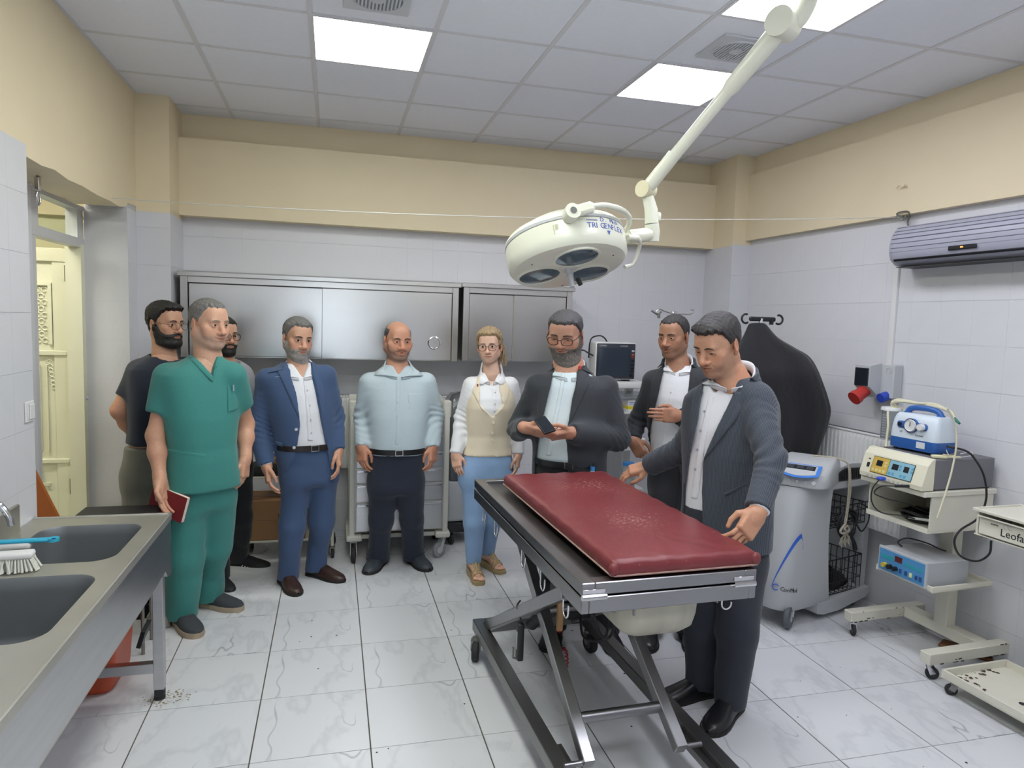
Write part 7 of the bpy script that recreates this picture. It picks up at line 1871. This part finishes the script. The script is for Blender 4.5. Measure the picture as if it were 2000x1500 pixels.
PEOPLE['blue'] = dict(label='grey bearded man in a blue suit and open white shirt', foot=(600, 1140), Y=4.58, yaw=0.28, neck_px=(586, 716), head_px=(581, 662), hyaw=0.46, hpitch=.16, hroll=.06, hs=1.026,
    shR=(517, 736, -.03), shL=(640, 728, .04), elR=(503, 832, -.03), elL=(655, 812, -.0), wrR=(521, 912, .06), wrL=(660, 882, .10), crotch=(606, 935), belt_px=(606, 868), sw=.20, bulk=1.04, belly=.02, belt=mat('brown_belt_leather', '#241c1a', .4), buckle=.12,
    handR=dict(d=(.15, -.35, -1), n=(.9, .2, .1), curl=.5), handL=dict(d=(.1, -.3, -1), n=(-.9, .1, 0), curl=.5),
    feet=dict(R=(556, 1137, .35), L=(610, 1122, .85)), kneeL=(.0, 0, 0), skin='#c69a82', hair='#4b4845', hairm=M_hgrey, hairt=.013, hairn=.003, zf=.082, recede=.006, beardt=.0035, beardm=M_bgrey, stubble=.6, stubcol='#8f8a85', smile=.35, gaze=(-.10, .0), eye=.0050, brow=.0040, browm=M_brow_dk, neck=.056, nose=1.1,
    trousers=dict(m=C_bluesuit, r=(.100, .076, .070), hem=-.05, amp=.005), shoes=dict(m=M_leather_br, sole=M_sole_dk, L=.31, w=.050, style='leather'),
    shirt=dict(m=C_white, off=.008, sleeve=1.5, rs=(.050, .042, .036), amp=.0035, cuts=[[(566, 700), (574, 712), (592, 738), (603, 712), (606, 700)]], collar=dict(rx=.076, ry=.074), buttons=[(598, 762), (603, 791), (605, 819), (606, 845)], polys=[dict(name='placket', px=[(590, 740), (597, 740), (610, 860), (599, 860)], lift=.002)]),
    jacket=dict(m=C_bluesuit, off=.022, rs=(.070, .060, .048), hem_px=(600, 937), amp=.004, pad=True, crease=.9, open=[(560, 690), (566, 720), (577, 765), (585, 830), (577, 900), (552, 950), (650, 950), (640, 880), (628, 820), (612, 745), (607, 690)],
        polys=[dict(name='lapel', px=[(556, 706), (567, 722), (578, 768), (585, 822), (570, 790), (548, 738), (541, 722), (551, 716)], lift=.008), dict(name='lapel', px=[(609, 706), (614, 745), (628, 820), (632, 800), (632, 760), (628, 728), (618, 712)], lift=.008), dict(name='pocket_flap', px=[(524, 862), (556, 868), (556, 876), (524, 870)], lift=.006)], buttons=[(581, 838), (577, 874)], bm=M_gplas), seed=3)
PEOPLE['pale'] = dict(label='smiling balding man in a pale mint shirt and dark jeans', foot=(765, 1120), Y=4.68, yaw=-0.02, neck_px=(777, 716), head_px=(777, 666), hyaw=0.22, hpitch=.12, hs=1.017,
    shR=(716, 740, 0), shL=(838, 738, 0), elR=(706, 812, -.04), elL=(850, 810, -.04), wrR=(706, 872, .05), wrL=(846, 872, .05), crotch=(774, 952), belt_px=(775, 876), sw=.205, bulk=1.06, belly=.03, belt=M_beltl, buckle=.02,
    handR=dict(d=(.05, -.2, -1), n=(.7, .6, 0), curl=.55), handL=dict(d=(-.05, -.2, -1), n=(-.7, .6, 0), curl=.55),
    feet=dict(R=(745, 1098, -.45), L=(803, 1095, .38)), skin='#c49178', hair='#4a4543', hairm=M_hsalt, hairt=.004, bald=True, zf=.10, recede=.02, stubble=.62, stubcol='#5f5753', smile=1.15, open=.006, eye=.0028, gaze=(.1, -.1), brow=.0036, browm=M_brow_dk, fat=.005, hw=1.1, scalp=.4, neck=.06, nose=1.1,
    trousers=dict(m=C_jean, r=(.104, .082, .074), hem=-.06, amp=.006, stack=True), shoes=dict(m=M_leather_gr, sole=M_sole_dk, L=.30, w=.054, style='plain'),
    shirt=dict(m=C_pale, off=.012, sleeve=1.5, rs=(.068, .056, .046), hem_px=(775, 884), amp=.0055, wf=13, crease=1.2, cuff=.0, cuts=[[(757, 700), (765, 712), (778, 733), (794, 712), (798, 700)]], collar=dict(rx=.080, ry=.078), buttons=[(777, 758), (776, 785), (775, 812), (775, 845)], polys=[dict(name='placket', px=[(772, 735), (783, 735), (780, 868), (770, 868)], lift=.002), dict(name='chest_pocket', px=[(795, 768), (826, 766), (826, 796), (812, 802), (797, 797)], lift=.003)]), seed=6)
def woman_hair(t, root, T, J, L):
    local, D0, HF = L['local'], L['HD'], L['HF']; rnd = random.Random(2)
    def curl(p0, p1, r, turns, th, bend=(0, 0, 0)):
        p0, p1 = Vector(p0), Vector(p1); d = p1-p0; u, w, _ = frame_of(d); pts = []
        n = int(turns*9)
        for k in range(n+1):
            a = k/n; q = 2*math.pi*turns*a; c = p0+d*a+Vector(bend)*4*a*(1-a); rr = r*(.5+.6*math.sin(math.pi*min(1, a*1.2))); pts.append(c+u*rr*math.cos(q)+w*rr*math.sin(q))
        return pts, [th*(1-.55*k/n) for k in range(n+1)]
    mb = local(MB())
    for k in range(60):      # the tail falling behind her left ear
        x, y = rnd.uniform(.055, .092), rnd.uniform(.03, .085); z = rnd.uniform(-.03, .06)
        p, r = curl((x*.9, y, z), (x+rnd.uniform(-.006, .028), y-rnd.uniform(-.01, .045), rnd.uniform(-.155, -.075)), rnd.uniform(.006, .011), rnd.uniform(1.5, 2.6), .0032); mb.tube(p, r, 5)
    for k in range(130):      # curls over the crown
        a = rnd.uniform(-math.pi, math.pi); e = rnd.uniform(.15, 1.4); dx, dy, dz = math.sin(a)*math.cos(e), math.cos(a)*math.cos(e), math.sin(e)
        if dy < -.55 and dz < .75: continue
        c = Vector((dx*.083, .012+dy*.104, .040+dz*.094)); tg = Vector((-dz*dx+.3*dy, .8-dy*.3, -.35)).normalized()*.055
        p, r = curl(c-tg*.4, c+tg*.6, rnd.uniform(.004, .007), rnd.uniform(1.1, 2.0), .0030); mb.tube(p, r, 5)
    for s in (-1, 1):
        for k in range(7):
            p, r = curl((s*.066, -.045+.008*k, .065-.004*k), (s*(.080+.002*k), -.03+.012*k, .0-.006*k), .005, 1.6, .0036); mb.tube(p, r, 5)
    mb.build('curls', M_hblond, t, smooth=80)['kind'] = 'stuff'
    u, z = T.pix(923, 752, .02); p = T.pt(math.atan2(u, .12), z, .032)-root; MB().ball(tuple(p), .006, 8, (1, .5, 1.6)).build('brooch', mat('brooch_red', '#8a3a34', .4), t)
PEOPLE['woman'] = dict(label='blond curly haired woman in glasses, cream waistcoat and light blue trousers', foot=(932, 1130), Y=4.48, yaw=-0.14, neck_px=(960, 718), head_px=(956, 677), hyaw=-0.36, hpitch=.05, hroll=-.06, hs=0.936, fem=1,
    shR=(914, 744, 0), shL=(1003, 744, 0), elR=(900, 815, -.02), elL=(1013, 818, -.03), wrR=(890, 888, .06), wrL=(1012, 890, .03), crotch=(949, 938), belt_px=(950, 874), sw=.165, bulk=.92,
    prof=[(-.08, 1.08, .105, .125), (.06, 1.12, .112, .145), (.18, 1.08, .115, .125), (.34, .88, .102, .098), (.46, .84, .100, .092), (.62, .93, .125, .10), (.74, .96, .142, .10), (.84, .95, .125, .10), (.93, .90, .09, .09), (1.0, .66, .068, .074), (1.05, .42, .054, .06), (1.10, .28, .045, .046)],
    handR=dict(d=(.1, -.25, -1), n=(.6, .7, 0), curl=.4, sc=.92), handL=dict(d=(-.1, -.2, -1), n=(-.8, .4, 0), curl=.4, sc=.92), handsc=.95, size=.95, sandals=True,
    feet=dict(R=(921, 1120, .05), L=(944, 1103, .42)), kneeL=(-.0, 0, 0), skin='#d8b29c', hair='#8a7050', hairm=M_hblond, hairt=.019, hairn=.005, zf=.082, recede=-.002, glasses='thick', glassm=mat('tortoise_frame', '#3a2a22', .3), eye=.0052, gaze=(-.08, 0), brow=.0024, browm=M_brow_br, lip=(.85, .48, .48), smile=.35, nose=.9, neck=.047, fat=-.002,
    trousers=dict(m=C_ltblue, r=(.106, .076, .056), hem=.005, amp=.0035), shoes=dict(m=M_sandal, sole=M_sandal),
    shirt=dict(name='blouse', m=cloth('white_blouse', '#e2e2e4', .7, .03, .08, 90), off=.006, sleeve=1.5, rs=(.056, .050, .044), hem_px=(950, 870), amp=.0045, wf=15, cuff=.02, cuts=[[(937, 700), (942, 718), (961, 753), (979, 718), (984, 700)]], collar=dict(rx=.060, ry=.058, drop=.15, leaf=.042, tip=.03, open=.25), buttons=[(966, 766), (966, 788), (965, 803)], polys=[dict(name='placket', px=[(960, 756), (970, 756), (968, 812), (962, 812)], lift=.002)]),
    jacket=dict(name='waistcoat', m=C_cream, off=.016, sleeve=0, hem_px=(950, 888), amp=.002, collar=False, open=[(930, 715), (938, 735), (937, 790), (962, 814), (982, 790), (975, 755), (992, 735), (990, 715)],
        polys=[dict(name='lapel', px=[(928, 728), (938, 735), (937, 790), (961, 815), (940, 800), (922, 765)], lift=.005), dict(name='lapel', px=[(976, 755), (983, 790), (963, 815), (985, 800), (996, 770), (996, 740)], lift=.005)], buttons=[(962, 825), (960, 845), (960, 860)], bm=C_cream), after=woman_hair, seed=4)
def phone(t, root, T, J, L):
    p = L['wrL']+(L['wrR']-L['wrL'])*0
    u, z = T.pix(1146, 719, .03); q = T.pt(math.atan2(u, .13), z, .036)-root; n = T.pt(math.atan2(u, .13), z, .1)-root-q
    MB().lathe([(0, .004), (.012, .003), (.013, 0)], q, tuple(n), 16).build('lapel_pin', mat('pin_red', '#c4423a', .4), t, label='round red lapel pin')
    w = L['wrL']-root; d = unit(L['elL']-L['wrL']); rows = []
    MB().tube([Vector(w+d*.012), Vector(w+d*.04)], .036, 20).build('shirt_cuff', C_white, t, smooth=50)
    MB().tube([Vector(w+d*-.008), Vector(w+d*.008)], .0335, 20).build('watch_strap', M_chrome, t, smooth=50)
PEOPLE['phone'] = dict(label='grey bearded man in glasses and charcoal suit looking at a phone', foot=(1122, 1235), Y=3.98, yaw=-0.46, neck_px=(1112, 716), head_px=(1104, 653), hyaw=-0.6, hpitch=.36, hroll=.04, hs=1.080,
    shR=(1046, 748, .04), shL=(1190, 750, .0), elR=(1013, 838, -.03), elL=(1207, 856, .04), wrR=(1028, 836, .22), wrL=(1112, 846, .30), crotch=(1110, 962), belt_px=(1105, 895), sw=.235, bulk=1.2, belly=.07, belt=M_beltl, buckle=.1,
    handR=dict(d=(.85, -.45, -.22), n=(.25, .45, .6), curl=.42, thumb=.5, spread=.05), handL=dict(d=(-1, -.15, -.12), n=(.05, .55, .8), curl=.40, thumb=.5, spread=.05), handsc=1.06,
    feet=dict(R=(1085, 1232, -.5), L=(1180, 1240, -.1)), skin='#c0937c', hair='#3d3b3c', hairm=M_hsalt, hairt=.012, zf=.085, recede=.0, hw=1.2, beardt=.0032, beardm=M_bmix, stubble=.6, stubcol='#4a4542', glasses='thick', smile=.5, eye=.0022, lid=.004, brow=.0038, browm=M_brow_dk, fat=.006, neck=.066, nose=1.08, gaze=(0, -.6),
    trousers=dict(m=C_blk, r=(.112, .086, .075), hem=-.05), shoes=dict(m=M_leather_bk, sole=M_sole_dk, L=.31),
    shirt=dict(m=cloth('pale_aqua_shirting', '#cbd8dd', .75, .03, .08, 90), off=.008, sleeve=1.5, rs=(.055, .045, .038), amp=.004, cuts=[[(1082, 700), (1090, 716), (1102, 726), (1114, 716), (1124, 700)]], collar=dict(rx=.088, ry=.084), polys=[dict(name='placket', px=[(1096, 728), (1104, 728), (1078, 890), (1066, 890)], lift=.002)]),
    jacket=dict(m=C_char, off=.024, rs=(.082, .074, .056), hem_px=(1110, 962), amp=.0045, pad=True, crease=1.2, open=[(1076, 700), (1078, 725), (1068, 780), (1050, 850), (1040, 900), (1040, 970), (1105, 975), (1108, 900), (1106, 850), (1118, 780), (1126, 740), (1128, 700)],
        polys=[dict(name='lapel', px=[(1072, 708), (1079, 726), (1069, 780), (1052, 846), (1048, 800), (1050, 745), (1058, 730), (1064, 716)], lift=.008), dict(name='lapel', px=[(1130, 716), (1127, 742), (1119, 785), (1108, 838), (1128, 802), (1152, 750), (1144, 738), (1154, 730), (1142, 714)], lift=.008), dict(name='breast_pocket', px=[(1128, 760), (1162, 752), (1162, 757), (1128, 766)], lift=.005)]), after=phone, seed=7)
PEOPLE['smiling'] = dict(label='smiling dark haired man in a dark suit with one hand on his belly', foot=(1300, 1235), Y=3.95, yaw=-0.62, neck_px=(1326, 708), head_px=(1316, 658), hyaw=-0.98, hpitch=.16, hs=1.053,
    shR=(1272, 737, .0), shL=(1382, 737, .0), elR=(1244, 826, -.05), elL=(1392, 840, .0), wrR=(1237, 862, .06), wrL=(1322, 812, .20), crotch=(1322, 952), belt_px=(1315, 888), sw=.195, bulk=1.0,
    handR=dict(d=(.35, -.55, -.75), n=(.8, .4, -.1), curl=1.15, thumb=.9), handL=dict(d=(-1, -.12, .06), n=(-.1, 1, -.1), curl=.35, thumb=.4, spread=.03), 
    feet=dict(R=(1270, 1235, -.5), L=(1340, 1240, -.3)), skin='#ab7f66', hair='#28221f', hairm=M_hdark, hairt=.009, zf=.080, recede=.010, stubble=.35, stubcol='#3a302b', smile=.8, open=.003, eye=.0024, brow=.0040, browm=M_brow_dk, nose=1.1, gaze=(-.1, -.3), neck=.058,
    trousers=dict(m=C_blk, r=(.10, .08, .072), hem=-.05), shoes=dict(m=M_leather_bk, sole=M_sole_dk, L=.30),
    shirt=dict(m=C_white, off=.008, sleeve=1.5, rs=(.050, .042, .038), amp=.004, cuts=[[(1302, 700), (1306, 718), (1318, 730), (1335, 718), (1342, 700)]], collar=dict(rx=.078, ry=.076), buttons=[(1312, 766), (1309, 791)], polys=[dict(name='placket', px=[(1314, 732), (1322, 732), (1300, 885), (1290, 885)], lift=.002)]),
    jacket=dict(m=C_char2, off=.022, rs=(.070, .062, .050), hem_px=(1320, 960), amp=.0045, pad=True, open=[(1294, 700), (1296, 720), (1285, 770), (1270, 830), (1258, 890), (1258, 975), (1330, 975), (1325, 900), (1332, 830), (1345, 760), (1350, 715), (1348, 700)],
        polys=[dict(name='lapel', px=[(1292, 708), (1296, 724), (1286, 770), (1272, 826), (1268, 790), (1272, 745), (1280, 726)], lift=.008), dict(name='lapel', px=[(1352, 712), (1346, 765), (1333, 826), (1352, 800), (1366, 760), (1368, 730), (1360, 716)], lift=.008)]), seed=9)
PEOPLE['front'] = dict(label='dark haired man in a grey striped jacket touching the mattress corner', foot=(1385, 1362), Y=2.80, yaw=-.80, neck_px=(1435, 730), head_px=(1402, 674), hyaw=-1.22, hpitch=.42, hroll=.05, hs=1.080, hres=.0027, res=.0082,
    shR=(1372, 778, 0, 2.96), shL=(1486, 770, 0, 2.70), elR=(1332, 880, 0, 3.10), elL=(1507, 900, 0, 2.50), wrR=(1266, 910, 0, 3.30), wrL=(1478, 1004, 0, 2.36), crotch=(1412, 1105), belt_px=(1408, 985), sw=.215, bulk=1.04, lean=-.01, kneef=.03,
    handR=dict(d=(-.72, .35, -.30), n=(.35, .2, -.9), curl=.50, thumb=.5, h=.0034), handL=dict(d=(-.62, -.22, -.62), n=(-.45, .75, -.45), curl=.62, thumb=.45, h=.0032), handsc=1.04,
    feet=dict(R=(1384, 1354, -1.45), L=(1432, 1385, -.95)), skin='#c19479', hair='#2a2625', hairm=M_hdark, hairt=.015, quiff=.008, zf=.078, recede=.004, stubble=.28, stubcol='#4a403a', eye=.0024, lid=.004, gaze=(0, -.6), brow=.0038, browm=M_brow_dk, nose=1.1, neck=.060, browz=-.002,
    trousers=dict(m=C_dkgrey, r=(.112, .088, .078), hem=-.045, amp=.005), shoes=dict(m=M_leather_bk, sole=M_sole_dk, L=.32, w=.054, h=.08, style='plain'),
    shirt=dict(m=C_white, off=.008, sleeve=1.5, rs=(.050, .042, .040), amp=.0035, hem_px=(1400, 1000), cuts=[[(1376, 722), (1384, 746), (1396, 768), (1420, 746), (1430, 722)]], collar=dict(rx=.082, ry=.078), buttons=[(1379, 803), (1370, 841), (1361, 878), (1355, 916)], bm=mat('grey_blue_button', '#8d94a6', .4), polys=[dict(name='placket', px=[(1386, 772), (1398, 772), (1364, 975), (1346, 975)], lift=.002)]),
    jacket=dict(m=C_stripe, off=.024, rs=(.076, .066, .054), hem_px=(1420, 1062), amp=.004, pad=True, crease=1.2, open=[(1366, 735), (1372, 760), (1362, 820), (1345, 890), (1332, 960), (1320, 1080), (1372, 1080), (1368, 960), (1372, 900), (1402, 830), (1430, 770), (1436, 735)],
        polys=[dict(name='lapel', px=[(1437, 764), (1430, 779), (1403, 832), (1373, 900), (1392, 880), (1440, 818), (1452, 794), (1444, 786), (1456, 776), (1448, 766)], lift=.008), dict(name='lapel', px=[(1364, 745), (1372, 765), (1363, 820), (1347, 885), (1344, 840), (1350, 790), (1356, 760)], lift=.008), dict(name='pocket_welt', px=[(1415, 962), (1462, 940), (1463, 946), (1416, 969)], lift=.005)]), seed=1)
for k_, c_ in PEOPLE.items():
    if ONLY and k_ not in ONLY: continue
    person(c_)

# ------------------------------------------------------------------ things held
def held_book():
    c = at_y(330, 983, 3.93); t = thing('red_book', 'dark red hardback notebook held by the scrubs man', 'book', tuple(c), 0)
    ux = Vector((.86, -.42, -.28)).normalized(); uy = Vector((.26, -.12, .95)); uy = (uy-ux*uy.dot(ux)).normalized(); n = ux.cross(uy); R = Matrix((ux, uy, n)).transposed()
    M = mat('red_book_cloth', '#7a2229', .5)
    def piece(lo, hi, bv=0): mb = MB(); mb.M = R.to_4x4(); return mb.box(lo, hi, bv)
    for z in (-.0125, .0125): piece((-.105, -.072, z-.0014), (.105, .072, z+.0014), .001).build('cover', M, t)
    piece((-.101, -.069, -.011), (.104, .069, .011)).build('pages', mat('page_edge', '#d8d2c4', .8), t)
    piece((-.107, -.072, -.013), (-.102, .072, .013), .001).build('spine', M, t)
def held_phone():
    c = at_y(1064, 830, 3.60); t = thing('mobile_phone', 'black mobile phone in the hands of the charcoal suited man', 'phone', tuple(c), 0)
    ux = Vector((1, .1, .28)).normalized(); uy = Vector((-.1, .8, .45)); uy = (uy-ux*uy.dot(ux)).normalized(); R = Matrix((ux, uy, ux.cross(uy))).transposed()
    mb = MB(); mb.M = R.to_4x4(); mb.box((-.036, -.068, -.010), (.036, .068, .006), .006, seg=2).build('case', M_black, t, smooth=40)
    mb = MB(); mb.M = R.to_4x4(); mb.box((-.032, -.063, .0062), (.032, .063, .0075)).build('screen', M_screen, t)
if not ONLY or 'scrubs' in ONLY: held_book()
if not ONLY or 'phone' in ONLY: held_phone()
